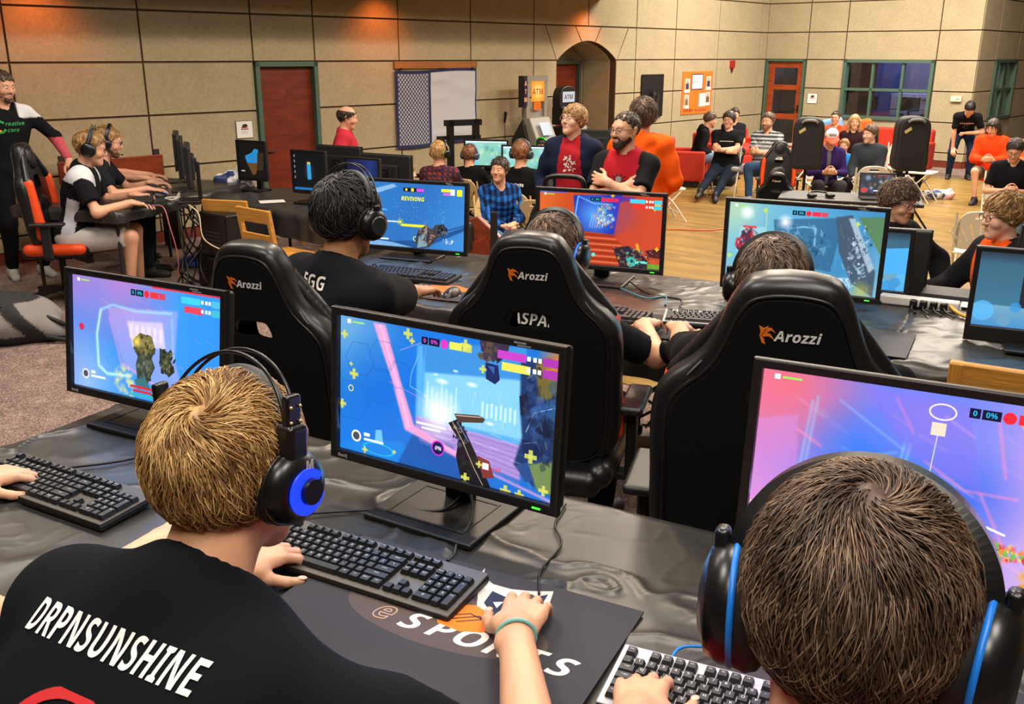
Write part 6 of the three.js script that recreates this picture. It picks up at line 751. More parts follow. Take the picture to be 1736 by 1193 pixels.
{ const a = blond.A.R, d = a.W.clone().sub(a.E).normalize(), c = blond.toW(a.W.clone().addScaledVector(d, -0.012)), dw = d.clone().transformDirection(blond.g.matrixWorld), t = new THREE.TorusGeometry(0.034, 0.0036, 8, 36); t.applyQuaternion(new THREE.Quaternion().setFromUnitVectors(V(0, 0, 1), dw)); tag(obj('wristband', T(t, c.x, c.y, c.z), mat(0x6fb3ac, 0.6)), 'pale turquoise rubber band round the wrist over the mat', 'wristband'); }
mouse('black mouse under the banded hand on the lettered mat', [0.022, -1.535], 165, { y: 0.793 });
const right = person({ label: 'dark-haired player in a red T-shirt wearing the blue-trimmed headset', at: [0.17, -0.47], yaw: 152, S: 1.08, q: 0.8, hip: 0.615, lean: 24, neckFwd: 0.25, headPitch: 12, headYaw: 2, build: 1.0, nails: true, skin: 0xd6a07c,
  L: { w: [0.19, 0.85, -1.2], dw: [0.25, -0.15, -0.95], uw: [-0.1, 1, 0.1], pose: 'type', pole: [0.7, -0.5, -0.3] }, R: { w: [0.75, 0.84, -1.0], dw: [0.3, -0.1, -0.95], pose: 'mouse', pole: [-0.7, -0.5, -0.3] },
  shirt: { color: 0x8e1420, cell: 0.009, loose: 0.01 }, hair: { color: 'brown', n: 9500, t: 0.011, len: 0.042, w: 0.001, lift: 0.01, whorl: [-0.1, 0.9, -0.42], nape: 0.02, messy: 0.8, rough: 0.0025 } });
{ const tx = canvasTex(512, 64, (c, w, h) => { c.fillStyle = '#1a1a1c'; c.fillRect(0, 0, w, h); for (let i = 0; i < 60; i++) { c.fillStyle = pick(['#4aa8e8', '#e84a3a', '#58c848', '#f0e8e0', '#e8a838']); c.beginPath(); c.ellipse(rr(0, w), rr(0, h), rr(8, 26), rr(6, 18), rr(0, 3), 0, 7); c.fill(); } }); headset(right.hm, 'thick black headset with bright blue cup rings and a patterned band', { r: 0.056, ex: 0.1, top: 0.132, dz: 0.03, bandW: 0.042, bandT: 0.014, ring: 0x1478e0, mic: 1, padMat: mat(0xffffff, 0.7, { map: tx }) }); }
const nbr = person({ label: 'player at the table end, bare arm reaching over the black cloth', at: TN(-1.86, -0.58), yaw: 152, S: 1.08, q: 1, hip: 0.5, lean: 14, arm: 1.12, skin: 0xd9a684, nails: true, L: { w: [-1.31, 0.84, -2.05], dw: [0.8, -0.1, -0.6], uw: [0, 1, 0], pose: 'type' }, R: { w: [-0.75, 0.83, -1.76], dw: [0.35, -0.05, -0.95], uw: [0, 1, 0], pose: 'mouse', pole: [-0.6, -0.8, -0.6] }, shirt: { color: 0x11141a }, hair: { color: 'brown', n: 300 } });
void nbr;
// cables on the front table
cord('thin black cable running from under the monitor stand to the mat keyboard', [[-0.12, 0.81, -2.03], [-0.16, 0.80, -1.98], [-0.3, 0.79, -2.0], [-0.52, 0.79, -1.97], [-0.62, 0.788, -1.95]], 0.0035);
cord('grey cable curving over the stand foot down to the mat', [[-0.1, 0.86, -2.0], [-0.09, 0.81, -1.93], [-0.12, 0.79, -1.84], [-0.125, 0.79, -1.79], [-0.135, 0.795, -1.755]], 0.0035, mat(0x2c2c2e, 0.5));
cord('thin cable running down the crumpled cloth to the hand', [[0.13, 0.79, -2.03], [0.1, 0.79, -1.93], [0.11, 0.79, -1.84], [0.06, 0.79, -1.72], [0.055, 0.8, -1.62]], 0.0026);
cord('black cable crossing the cloth behind the table-end keyboard', [[-1.18, 0.79, -2.22], [-1.02, 0.79, -2.28], [-0.9, 0.79, -2.4], [-0.82, 0.795, -2.44]], 0.004);
cord('bright blue cable leaving the silver keyboard', [[0.27, 0.8, -1.38], [0.3, 0.81, -1.43], [0.36, 0.8, -1.45], [0.42, 0.79, -1.47]], 0.003, mat(0x1c7ad0, 0.5));
// ------------------------------------------------------------------ second row: chairs and players
const CH = 164;
gamingChair('black gaming chair whose occupant wears the EGG shirt', [-0.75, -3.05], 158, { S: 0.975, plain: true });
gamingChair('black gaming chair with letters of a shirt showing through its slot', [0.11, -3.09], CH, { S: 0.995, plain: true });
gamingChair('black gaming chair of the hooded player facing the teal scene', [0.69, -2.25], CH, { S: 1.045, plain: true });
const egg = person({ label: 'black-haired player in a dark T-shirt lettered EGG', at: [-0.66, -3.14], yaw: 134, S: 1.06, q: 1, hip: 0.535, lean: 8, neckFwd: 0.2, headPitch: 6, headYaw: 14, build: 1.15, girth: 1.2, skin: 0xb07c56, nails: true,
  R: { w: [-0.33, 0.85, -3.93], dw: [0.45, -0.1, -0.9], uw: [0, 1, 0], pose: 'mouse', pole: [-0.8, -0.4, 0] }, L: { w: [-0.78, 0.85, -4.1], dw: [0.5, -0.1, -0.85], pose: 'type' }, shirt: { color: 0x0f1118, loose: 0.014, sleeveT: 0.95, cell: 0.01 }, hair: { color: 'black', n: 1800, t: 0.022, len: 0.05, w: 0.0026, lift: 0.012, rough: 0.004, whorl: [0, 0.9, -0.4], nape: 0.01 } });
print(egg, 'name_print', (c, w, h) => { c.clearRect(0, 0, w, h); c.fillStyle = '#e4e2da'; c.font = 'bold 150px sans-serif'; c.textAlign = 'center'; c.textBaseline = 'middle'; c.fillText('EGG', w / 2, h / 2); }, 0.14, 0.07, egg.N.clone().addScaledVector(egg.up, -0.045).addScaledVector(egg.fw, -0.1).addScaledVector(egg.sh, -0.02), egg.fw.clone().negate(), egg.up, 340, 170, 0.09);
headset(egg.hm, 'big black headset on thick black hair', { r: 0.052, ex: 0.112, top: 0.165, wire: true, plate: 0x1c1c20 });
const aspar = person({ label: 'brown-haired player mostly hidden by a chair, bare forearm on the table', at: [0.08, -3.06], yaw: 155, S: 1.02, q: 1, hip: 0.48, lean: 10, neckFwd: 0.2, headPitch: 10, headYaw: 6, skin: 0xd6a07c, nails: true, R: { w: [0.5, 0.845, -3.4], dw: [0.4, -0.1, -0.9], uw: [0, 1, 0], pose: 'mouse', pole: [-0.9, -0.6, 0.2] }, L: { w: [0.2, 0.845, -3.62], dw: [0.5, -0.1, -0.85], pose: 'type' }, shirt: { color: 0x0e1016, sleeveT: 0.8 }, hair: { color: 'brown', n: 1500, t: 0.012, len: 0.05, w: 0.0022, lift: 0.01, whorl: [0.1, 0.92, -0.3] } });
print(aspar, 'name_print', (c, w, h) => { c.clearRect(0, 0, w, h); c.fillStyle = '#e4e2da'; c.font = 'bold 120px sans-serif'; c.textAlign = 'center'; c.textBaseline = 'middle'; c.fillText('ASPAR', w / 2, h / 2 + 10); }, 0.185, 0.062, aspar.N.clone().addScaledVector(aspar.up, -0.062).addScaledVector(aspar.fw, -0.12), aspar.fw.clone().negate(), aspar.up, 420, 140);
headset(aspar.hm, 'black headset with a glowing blue ring on brown hair', { r: 0.05, ex: 0.1, top: 0.152, ring: 0x2060ff, ringGlow: 0.8 });
const hood = person({ label: 'player in a black hoodie facing the teal scene, both hands on the table', at: [0.68, -2.46], yaw: 158, S: 1.05, q: 1, hip: 0.47, arm: 1.22, headS: 1.04, lean: 12, neckFwd: 0.2, headPitch: 8, skin: 0xd6a07c, nails: true, L: { w: [0.62, 0.85, -3.36], dw: [0.1, -0.1, -1], uw: [0, 1, 0], pose: 'type', pole: [0.9, -0.5, 0] }, R: { w: [1.22, 0.85, -3.02], dw: [0.2, -0.1, -0.95], uw: [0, 1, 0], pose: 'mouse', pole: [-1, -0.4, 0] }, shirt: { name: 'hoodie', color: 0x0a0b0f, sleeve: 'long', loose: 0.022, fold: 0.007, hood: true }, hair: { color: 'brown', n: 1800, t: 0.012, len: 0.04, w: 0.002, lift: 0.008, whorl: [0.05, 0.92, -0.3] } });
headset(hood.hm, 'slim black headset on short brown hair', { r: 0.044, ex: 0.097, top: 0.143, bandW: 0.022 });
// ------------------------------------------------------------------ things on the walls
const WB = (s, y, o) => V(s, y, o).applyMatrix4(wallBack.matrixWorld), WR = (s, y, o) => V(s, y, o).applyMatrix4(wallRight.matrixWorld);
function onWall(name, label, cat, wp, turn) { const g = thing(name, label, cat, wp.toArray(), turn); return g; }
{ // quilt on a wooden rail
  const g = onWall('wall_quilt', 'navy dotted and pale grey quilt hanging from the wall', 'quilt', WB(-8.44, 0.71, 0.03), W0), tex = canvasTex(768, 512, (c, w, h) => { c.fillStyle = '#20264e'; c.fillRect(0, 0, w, h); c.fillStyle = '#6a6f80'; c.fillRect(22, 22, w * 0.36, h - 44); for (let y = 30; y < h - 26; y += 15) for (let x = 30; x < w * 0.385; x += 14) { c.fillStyle = (Math.floor(y / 15) + Math.floor(x / 14)) % 2 ? '#1d2140' : '#c9cad2'; c.beginPath(); c.arc(x, y, 5, 0, 7); c.fill(); } c.fillStyle = '#b9bac2'; c.fillRect(w * 0.415, 18, w * 0.57, h - 40); });
  const q = new THREE.PlaneGeometry(1.38, 0.92, 60, 40), p = q.attributes.position; for (let i = 0; i < p.count; i++) { const x = p.getX(i), y = p.getY(i); p.setZ(i, 0.012 + 0.01 * noise3(x * 3, y * 4, 1) + 0.012 * Math.max(0, noise3(x * 2 + 3, y * 9, 5)) * (x > -0.1 ? 1 : 0.2)); p.setY(i, y + 0.012 * Math.sin(x * 4)); } q.computeVertexNormals(); T(q, 0, 0.46, 0); obj('cloth', q, new THREE.MeshStandardMaterial({ map: tex, roughness: 0.95, side: THREE.DoubleSide }), g);
  const r = onWall('quilt_rail', 'oak rail above the wall quilt', 'rail', WB(-8.43, 1.64, 0.03), W0); obj('board', uvBox(rb(1.4, 0.085, 0.03, 0.006, 0, 0.042, 0)), woodMat(0xa8682a), r); obj('clips', [bx(0.02, 0.02, 0.02, -0.6, 0.0, 0.02), bx(0.02, 0.02, 0.02, 0.6, 0, 0.02)], M.blackMetal, r);
}
const notice = canvasTex(128, 160, (c, w, h) => { c.fillStyle = '#e4e2de'; c.fillRect(0, 0, w, h); fillP(c, [[40, 60], [52, 30], [80, 26], [92, 50], [70, 62]], '#20222c'); c.fillStyle = '#c8581e'; c.fillRect(36, 60, 54, 10); c.fillStyle = '#30364a'; c.fillRect(34, 74, 60, 8); c.fillStyle = '#9a9aa0'; for (let i = 0; i < 3; i++) c.fillRect(40, 96 + i * 10, 48, 3); });
for (const [wp, turn, l, w, h] of [[WB(-11.205, 1.05, 0.022), W0, 'white notice with a small emblem beside the brown door', 0.19, 0.17], [WR(1.0, 1.055, 0.022), W1, 'framed white notice between the glazed door and the window', 0.18, 0.17]]) { const g = onWall('paper_notice', l, 'notice', wp, turn); obj('backing', bx(w + 0.012, h + 0.012, 0.006, 0, 0, 0), mat(0x55504a, 0.6), g); const q = new THREE.PlaneGeometry(w, h); T(q, 0, 0, 0.004); obj('sheet', q, new THREE.MeshStandardMaterial({ map: notice, roughness: 0.8 }), g); }
{ const g = onWall('camera_rig', 'black equipment panel with camera gear on the wall beside the arch', 'panel', WB(-3.73, 0.85, 0.036), W0); obj('board', rb(0.6, 0.66, 0.03, 0.006, 0, 0.33, 0), mat(0x0b0b0d, 0.5), g); obj('camera_body', [rb(0.16, 0.12, 0.1, 0.02, -0.2, 0.22, 0.07), T(RX(new THREE.CylinderGeometry(0.035, 0.04, 0.08, 16), 90), -0.2, 0.22, 0.15)], mat(0x08080a, 0.35), g); obj('bracket', [bar([-0.05, 0.15, 0.06], [-0.05, 0.42, 0.06], 0.015), bar([0.08, 0.1, 0.06], [0.08, 0.36, 0.06], 0.012), bx(0.06, 0.04, 0.05, -0.05, 0.36, 0.06)], mat(0x3a3a40, 0.4), g); }
{ const g = onWall('poster_board', 'orange poster board with photographs and the words Lets get', 'poster', WB(-2.365, 0.84, 0.022), W0), w = 0.95, h = 0.7; obj('board', bx(w, h, 0.012, 0, h / 2, 0), mat(0xe0701e, 0.7), g);
  const pic = (x, y, pw, ph, draw, n = 'picture') => { const q = new THREE.PlaneGeometry(pw, ph); T(q, x, y, 0.009); obj(n, q, new THREE.MeshStandardMaterial({ map: canvasTex(96, 96, draw), roughness: 0.7 }), g); };
  pic(-0.02, 0.53, 0.36, 0.26, (c, W, H) => { c.fillStyle = '#1e2440'; c.fillRect(0, 0, W, H); c.fillStyle = '#e6e4e0'; c.fillRect(5, 6, W - 10, H - 12); c.fillStyle = '#88605a'; c.fillRect(12, 44, 8, 8); c.fillStyle = '#9a9a9a'; c.fillRect(28, 46, 44, 4); }); pic(0.16, 0.23, 0.19, 0.22, (c, W, H) => { c.fillStyle = '#ece9e4'; c.fillRect(0, 0, W, H); for (let i = 0; i < 7; i++) { c.fillStyle = ['#9aa0b8', '#c89070'][i % 2]; c.fillRect(10 + (i * 23) % 40, 8 + i * 12, 40, 4); } });
  for (const [x, y, k] of [[-0.33, 0.5, '#2a3050'], [0.34, 0.53, '#26304c'], [-0.33, 0.24, '#7a5a40'], [0.34, 0.27, '#5a5030']]) { pic(x, y, 0.15, 0.17, (c, W, H) => { c.fillStyle = '#c8bfb4'; c.fillRect(0, 0, W, H); c.fillStyle = k; c.fillRect(18, 40, 60, 56); c.fillStyle = '#c09070'; c.beginPath(); c.arc(48, 30, 18, 0, 7); c.fill(); }, 'photograph'); pic(x, y - 0.115, 0.17, 0.05, (c, W, H) => { c.fillStyle = '#e8e6e2'; c.fillRect(0, 0, W, H); c.fillStyle = '#8a8a90'; c.fillRect(14, 40, 68, 14); }, 'caption'); }
  const q = new THREE.PlaneGeometry(0.86, 0.09); T(q, 0, 0.07, 0.009); obj('lettering', q, new THREE.MeshStandardMaterial({ map: canvasTex(512, 56, (c, W, H) => { c.clearRect(0, 0, W, H); c.fillStyle = '#2a1a2c'; c.font = 'bold 46px serif'; c.textAlign = 'left'; c.textBaseline = 'middle'; c.fillText('Lets get', 6, H / 2); for (let i = 0; i < 7; i++) { c.beginPath(); c.arc(235 + i * 34, H / 2 + 4, 10, 0.4, 5.6); c.strokeStyle = '#2a1a2c'; c.lineWidth = 6; c.stroke(); } }), transparent: true, roughness: 0.8 }), g); }
{ const g = onWall('fire_alarm', 'small red fire alarm high on the wall near the corner', 'alarm', WB(-1.26, 1.65, 0.03), W0); obj('box', rb(0.13, 0.13, 0.05, 0.01), mat(0xa01818, 0.4), g); obj('lens', rb(0.04, 0.08, 0.03, 0.01, 0, -0.1, 0.0), mat(0x601010, 0.3), g); }
{ const g = onWall('thermostat', 'cream thermostat box on the wall right of the teal window', 'thermostat', WR(3.5, 1.125, 0.035), W1); obj('box', rb(0.17, 0.09, 0.05, 0.008), mat(0xd8d2b8, 0.5), g); obj('dial', rb(0.06, 0.03, 0.01, 0.004, 0.03, 0.01, 0.028), mat(0xb8b4a0, 0.5), g); }
{ const g = onWall('wall_microphone', 'small black microphone and cord hanging on the wall left of the cash machines', 'microphone', WB(-7.2, 0.93, 0.03), W0); obj('head', [T(new THREE.SphereGeometry(0.024, 10, 8), 0.01, 0.12, 0.01), bar([0, 0, 0], [0.01, 0.11, 0.01], 0.014, 0.018)], mat(0x0b0b0c, 0.5), g); obj('cord', tube([[0, 0, 0], [0.01, -0.2, 0], [-0.02, -0.5, 0], [0, -0.9, 0]], 0.004, 16, 5), M.cable, g); }
// cash machines
{
  const g = onWall('cash_machine', 'grey cash machine with a glowing orange sign reading ATM', 'cash machine', WB(-6.95, 0, 0.46), W0), grey = mat(0x8a857c, 0.45);
  obj('body', [RY(T(poly([[-0.28, 0], [0.3, 0], [0.3, 0.62], [0.12, 0.72], [-0.02, 1.0], [-0.1, 1.02], [-0.28, 0.75]], 0.42, 0.02), 0, 0, -0.21), -90)], grey, g); obj('side_cheek', [RY(T(poly([[-0.3, 0], [0.05, 0], [0.02, 0.6], [-0.12, 0.98], [-0.3, 0.72]], 0.05, 0.01), 0, 0, 0.2), -90)], mat(0x111113, 0.5), g);
  obj('mast', [bx(0.06, 0.62, 0.08, -0.19, 1.22, -0.1), bx(0.06, 0.62, 0.08, 0.17, 1.22, -0.1), bx(0.42, 0.08, 0.1, -0.01, 1.5, -0.1), bx(0.42, 0.1, 0.06, -0.01, 1.06, -0.12)], grey, g);
  const gl = (w, h, x, y, z, tex, pw, n) => { const q = new THREE.PlaneGeometry(w, h); T(q, x, y, z); return obj(n, q, screenMat(tex, pw), g); };
  gl(0.26, 0.26, -0.01, 1.34, -0.045, canvasTex(128, 128, (c, w, h) => { c.fillStyle = '#f08a20'; c.fillRect(0, 0, w, h); blob(c, 64, 64, 70, '#ffe8a0', 0.9); c.fillStyle = '#a83a08'; c.font = 'bold 52px sans-serif'; c.textAlign = 'center'; c.textBaseline = 'middle'; c.fillText('ATM', 64, 66); }), 1, 'lit_sign'); gl(0.07, 0.36, -0.25, 1.34, -0.05, canvasTex(40, 160, (c, w, h) => { c.fillStyle = '#2a1630'; c.fillRect(0, 0, w, h); c.fillStyle = '#ffb070'; c.font = 'bold 36px sans-serif'; c.textAlign = 'center'; 'ATM'.split('').forEach((l, i) => c.fillText(l, 20, 46 + i * 46)); }), 0.9, 'side_sign'); obj('side_sign_box', bx(0.09, 0.4, 0.08, -0.25, 1.34, -0.1), mat(0x1a1418, 0.5), g); gl(0.15, 0.1, -0.02, 1.15, -0.045, canvasTex(16, 16, (c) => { c.fillStyle = '#e86a14'; c.fillRect(0, 0, 16, 16); }), 0.8, 'lit_badge');
  const sc = new THREE.PlaneGeometry(0.2, 0.18); RX(sc, -26); T(sc, 0, 0.86, 0.1); obj('screen', sc, screenMat(canvasTex(16, 16, (c) => { c.fillStyle = '#c8d4dc'; c.fillRect(0, 0, 16, 16); }), 0.7), g); obj('keypad', RX(bx(0.16, 0.02, 0.1), 20).translate(0, 0.69, 0.22), mat(0x55504a, 0.5), g);
  const h = onWall('cash_machine', 'black cash machine with a white lit ATM topper beside the arch', 'cash machine', WB(-6.3, 0, 0.42), W0); obj('body', [rb(0.4, 0.85, 0.4, 0.02, 0, 0.425, 0), rb(0.3, 0.25, 0.2, 0.02, -0.02, 1.0, -0.08)], mat(0x141416, 0.4), h); obj('fascia', RX(rb(0.3, 0.26, 0.04, 0.01), -30).translate(0.0, 0.92, 0.14), mat(0x77726a, 0.5), h); obj('topper', T(poly(smoothLoop([[-0.16, 0], [-0.17, 0.2], [-0.1, 0.28], [0.1, 0.28], [0.17, 0.2], [0.16, 0]], 40), 0.14, 0.01), -0.02, 1.1, -0.14), mat(0x18181a, 0.4), h); const q = new THREE.PlaneGeometry(0.26, 0.14); T(q, -0.02, 1.25, 0.003); obj('lit_sign', q, screenMat(canvasTex(128, 72, (c, w, h2) => { c.fillStyle = '#d4d6da'; c.fillRect(0, 0, w, h2); c.fillStyle = '#5a4a52'; c.font = 'bold 44px sans-serif'; c.textAlign = 'center'; c.textBaseline = 'middle'; c.fillText('ATM', w / 2, h2 / 2); }), 0.75), h); obj('card_panel', bx(0.14, 0.12, 0.01, -0.02, 1.03, 0.025), M.paper, h);
}
// ------------------------------------------------------------------ left table with its players
const far = { q: 1.7 }, hs = (c, o = {}) => ({ color: c, n: 260, w: 0.0034, len: 0.045, t: 0.014, lift: 0.009, ...o });
clothTable('folding table of the two profile players by the panelled wall', 'black cloth on the table beside the three thin monitors', [-3.06, -7.75], -107.5 + 90, 0.95, 1.75, { h: 0.72, nx: 50, nz: 70, drop: 0.09, amp: 0.004, legs: [-0.38, 0.38] });
for (const [x, z, l] of [[-2.5, -7.25, 'thin monitor seen edge-on beside the white cable tangle'], [-2.76, -7.85, 'edge-on monitor between two others on the left table'], [-2.98, -8.4, 'edge-on monitor closest to the panelled wall']]) monitor('office_monitor', l, { at: [x, z], lift: 1.0, yaw: -72, w: 0.5, tex: SCR.win, power: 0.5, desk: 0.722, bez: 0.014, baseW: 0.24, baseD: 0.2 });
const sleeved = (t, u, f, d) => (d < 0.075 && Math.abs(t) > 0.13 ? 0x121317 : Math.abs(t) > 0.1 && u > -0.1 ? 0xc9ccd2 : Math.abs(t) > 0.11 && u < -0.22 && f > -0.06 && f < 0.03 ? 0xb9bcc4 : 0x121317);
gamingChair('orange and black gaming chair under the headphone player at the left table', [-3.42, -6.98], 100, { S: 0.92 });
const l1 = person({ label: 'player with black headphones and glasses in a black and white jersey and pale shorts', at: [-3.32, -7.0], yaw: 105, S: 1.0, q: 1.2, hip: 0.5, lean: 16, neckFwd: 0.2, headPitch: 10, girth: 1.0, skin: SKIN.fair, face: true, glasses: true, R: { w: [-2.82, 0.76, -6.93], dw: [1, -0.1, -0.1], pose: 'mouse', pole: [-0.6, -0.8, 0] }, L: { w: [-2.95, 0.76, -7.35], dw: [1, -0.1, -0.3], pose: 'type' }, shirt: { paint: sleeved, loose: 0.012, cell: 0.008 }, pants: { short: true, color: 0xb9b4b0, shoe: 0x202228 }, hair: hs('darkblond', { n: 600, w: 0.0026 }), footR: [-0.12, 0.08, 0.38], footL: [0.15, 0.08, 0.42] });
headset(l1.hm, 'bulky black headphones on light brown hair at the left table', { r: 0.052, ex: 0.1, top: 0.155, wire: true });
const l2 = person({ label: 'player with a short beard and glasses beyond the headphone player', at: [-3.5, -7.75], yaw: 105, S: 0.98, q: 1.5, hip: 0.5, lean: 16, neckFwd: 0.25, headPitch: 8, face: true, glasses: true, beard: 'ginger', beardT: 0.003, R: { w: [-2.95, 0.77, -7.6], dw: [1, -0.1, -0.1], pose: 'mouse' }, L: { w: [-3.05, 0.77, -8.0], dw: [1, -0.1, -0.2], pose: 'type' }, shirt: { color: 0x1c1f24 }, hair: hs('darkblond', { n: 400 }) });
headset(l2.hm, 'headset with a boom microphone on the bearded player', { r: 0.042, ex: 0.098, mic: -1 });
person({ label: 'player at the wall end of the left table, only forearms showing', at: [-3.75, -8.3], yaw: 105, S: 0.9, q: 1.7, hip: 0.48, lean: 8, R: { w: [-3.1, 0.77, -8.2], dw: [1, -0.1, -0.1], pose: 'mouse' }, L: { w: [-3.25, 0.77, -8.5], dw: [1, -0.1, -0.1], pose: 'mouse' }, shirt: { color: 0x24262a }, hair: hs('brown') });
const fl = person({ label: 'standing bearded man in a black and white jersey with pink sleeves', at: [-4.12, -7.8], yaw: 42, S: 0.98, q: 1.3, face: true, beard: 'brown', beardT: 0.002, headYaw: 22, headPitch: 8, skin: SKIN.fair, R: { hand: [-0.28, 0.9, 0.12] }, L: { hand: [0.4, 0.98, 0.2], pose: 'hold', pole: [0.8, -0.2, -0.5] }, shirt: { paint: (t, u, f, d, x, y) => (y < 1.17 && Math.abs(t) > 0.2 ? 0xb8505e : Math.abs(t) > 0.09 && u > -0.1 && u < 0.02 && f > -0.02 ? 0xcfd2d8 : 0x101216), sleeve: 'long' }, pants: { color: 0x0e0f13, shoe: 0xb8b4b0 }, hair: hs('brown', { t: 0.007, n: 400, len: 0.03 }), footL: [0.12, 0.08, 0.05], footR: [-0.12, 0.08, 0] });
print(fl, 'team_print', (c, w, h) => { c.clearRect(0, 0, w, h); c.strokeStyle = '#2c8f48'; c.lineWidth = 16; c.beginPath(); c.arc(60, 66, 40, 0.4, 5.6); c.stroke(); c.strokeStyle = '#e8b820'; c.lineWidth = 12; c.beginPath(); c.arc(44, 74, 26, 0.6, 4.6); c.stroke(); c.fillStyle = '#2c9a4c'; c.font = 'italic bold 40px sans-serif'; c.fillText('reative', 96, 58); c.fillText('core', 104, 104); }, 0.28, 0.15, fl.N.clone().addScaledVector(fl.up, -0.17).addScaledVector(fl.fw, 0.12), fl.fw, fl.up, 256, 136);
keyboard('black keyboard with a red edge at the left table', [-2.85, -7.25], -72, { S: 0.95, y: 0.725 }); keyboard('black keyboard beside the edge-on middle monitor', [-2.98, -7.78], -72, { S: 0.95, y: 0.725 });
mouse('mouse with a blue glow at the left table', [-2.8, -7.45], -70, { y: 0.728, light: 0x2080ff }); mouse('black mouse under the headphone player hand', [-2.74, -6.94], -80, { y: 0.728 });
tag(obj('cable_bundle', [0, 1, 2, 3, 4].map((i) => tube([[-2.62, 0.74, -7.2 - i * 0.015], [-2.58, 0.75 + 0.01 * i, -7.28], [-2.63, 0.745, -7.34], [-2.68, 0.75, -7.27 + 0.01 * i]], 0.004, 24, 5, true)), M.white), 'white cable tangle on the left table', 'cable');
tag(obj('cable_bundle', [0, 1, 2, 3].map((i) => tube([[-3.0 + 0.02 * i, 0.02 + 0.015 * i, -8.2], [-2.8, 0.03 + 0.015 * i, -8.3], [-2.72 - 0.02 * i, 0.02 + 0.012 * i, -8.18], [-2.9, 0.03, -8.08]], 0.009, 30, 6, true)), mat(0x1f4fa8, 0.5)), 'coil of blue cable on the carpet under the left table', 'cable');
cord('pink thin cable hanging over the edge of the left table', [[-2.7, 0.735, -6.95], [-2.58, 0.735, -6.9], [-2.53, 0.6, -6.86], [-2.5, 0.35, -6.88], [-2.6, 0.02, -7.0]], 0.004, mat(0xb86a74, 0.5)); cord('cream cable hanging from the left table to the computer cases', [[-2.42, 0.735, -7.0], [-2.34, 0.68, -6.95], [-2.3, 0.5, -6.9], [-2.15, 0.42, -6.85], [-2.05, 0.4, -6.8]], 0.005, mat(0xc9b98c, 0.5));
for (const [x, z, y, l] of [[-2.28, -7.5, 0, 'black computer case on the carpet beside the left table leg'], [-2.1, -7.15, 0, 'black computer case before the oak chairs'], [-2.12, -7.16, 0.34, 'flat dark computer case stacked on another']]) { const g = thing('computer_case', l, 'computer', [x, y, z], -40); obj('shell', rb(0.36, 0.33, 0.42, 0.012, 0, 0.166, 0), mat(0x141416, 0.45), g); obj('front_panel', rb(0.34, 0.3, 0.01, 0.004, 0, 0.166, 0.214), mat(0x0a0a0b, 0.3), g); obj('vent', [0, 1, 2, 3].map((i) => bx(0.2, 0.008, 0.004, 0, 0.1 + i * 0.03, 0.22)), mat(0x303034, 0.4), g); }
for (let i = 0; i < 9; i++) cord('black cable hanging in the bundle under the left table', [[-2.5 + rr(-0.06, 0.06), 0.68, -7.2 + rr(-0.1, 0.1)], [-2.5 + rr(-0.12, 0.12), 0.45, -7.2 + rr(-0.15, 0.15)], [-2.5 + rr(-0.1, 0.1), 0.2, -7.2 + rr(-0.15, 0.15)], [-2.5 + rr(-0.2, 0.2), 0.02, -7.15 + rr(-0.2, 0.2)]], 0.007, M.cable, 'hanging cables');
{ const g = thing('wooden_bench', 'brown wooden bench behind the left table against the wall', 'bench', [-3.62, -0, -8.75], 47.5); obj('back', uvBox(rb(1.0, 0.2, 0.03, 0.008, 0, 0.78, -0.16)), M.redwood, g); obj('seat', rb(1.0, 0.05, 0.36, 0.01, 0, 0.42, 0), M.redwood, g); for (const x of [-0.45, 0.45]) obj('leg', [bx(0.05, 0.42, 0.3, x, 0.21, 0), bx(0.05, 0.5, 0.04, x, 0.68, -0.18)], mat(0x241c18, 0.5), g); }
{ const g = thing('backpack', 'grey and black backpack lying on the carpet', 'backpack', [-3.3, 0, -5.95], 15), X = V(1, 0, 0), Y = V(0, 1, 0), Z = V(0, 0, 1), fl = [[V(0, 0.005, 0), V(0, -1, 0)]]; obj('body', netMesh([ell([-0.06, 0.13, -0.02], X, Y, Z, [0.36, 0.19, 0.24], { clip: fl }), ell([-0.2, 0.16, -0.02], X, Y, Z, [0.22, 0.2, 0.2], { clip: fl, k: 0.05 }), cap([0.1, 0.1, 0.06], [0.3, 0.05, 0.08], 0.11, 0.05, { k: 0.06, clip: fl })], 0.012, { noise: foldNoise(0.007), color: (x, y, z) => (y < 0.07 - 0.1 * Math.max(0, x) || (x + y * 0.8 > 0.16 && x + y * 0.8 < 0.27) || (y > 0.27) ? [0.012, 0.012, 0.013] : [0.2, 0.185, 0.18]) }), mat(0xffffff, 0.8, { vertexColors: true }), g); obj('pocket', netMesh([ell([-0.14, 0.15, 0.15], X, Y, Z, [0.13, 0.1, 0.07], {})], 0.01, { noise: foldNoise(0.005) }), mat(0xa39c98, 0.8), g); obj('side_pocket', netMesh([ell([-0.16, 0.07, 0.18], X, Y, Z, [0.11, 0.07, 0.06], {})], 0.01, { noise: foldNoise(0.005) }), mat(0x1a1a1c, 0.8), g); obj('strap', tube([[0.12, 0.2, 0.04], [0.26, 0.15, 0.1], [0.4, 0.08, 0.13], [0.43, 0.03, 0.15], [0.36, 0.02, 0.17], [0.22, 0.05, 0.16]], 0.016, 30, 6), mat(0x0c0c0d, 0.7), g); obj('zip', tube([[-0.34, 0.22, 0.12], [-0.12, 0.29, 0.14], [0.1, 0.22, 0.16]], 0.004, 16, 5), mat(0x2a2a2c, 0.5), g); }
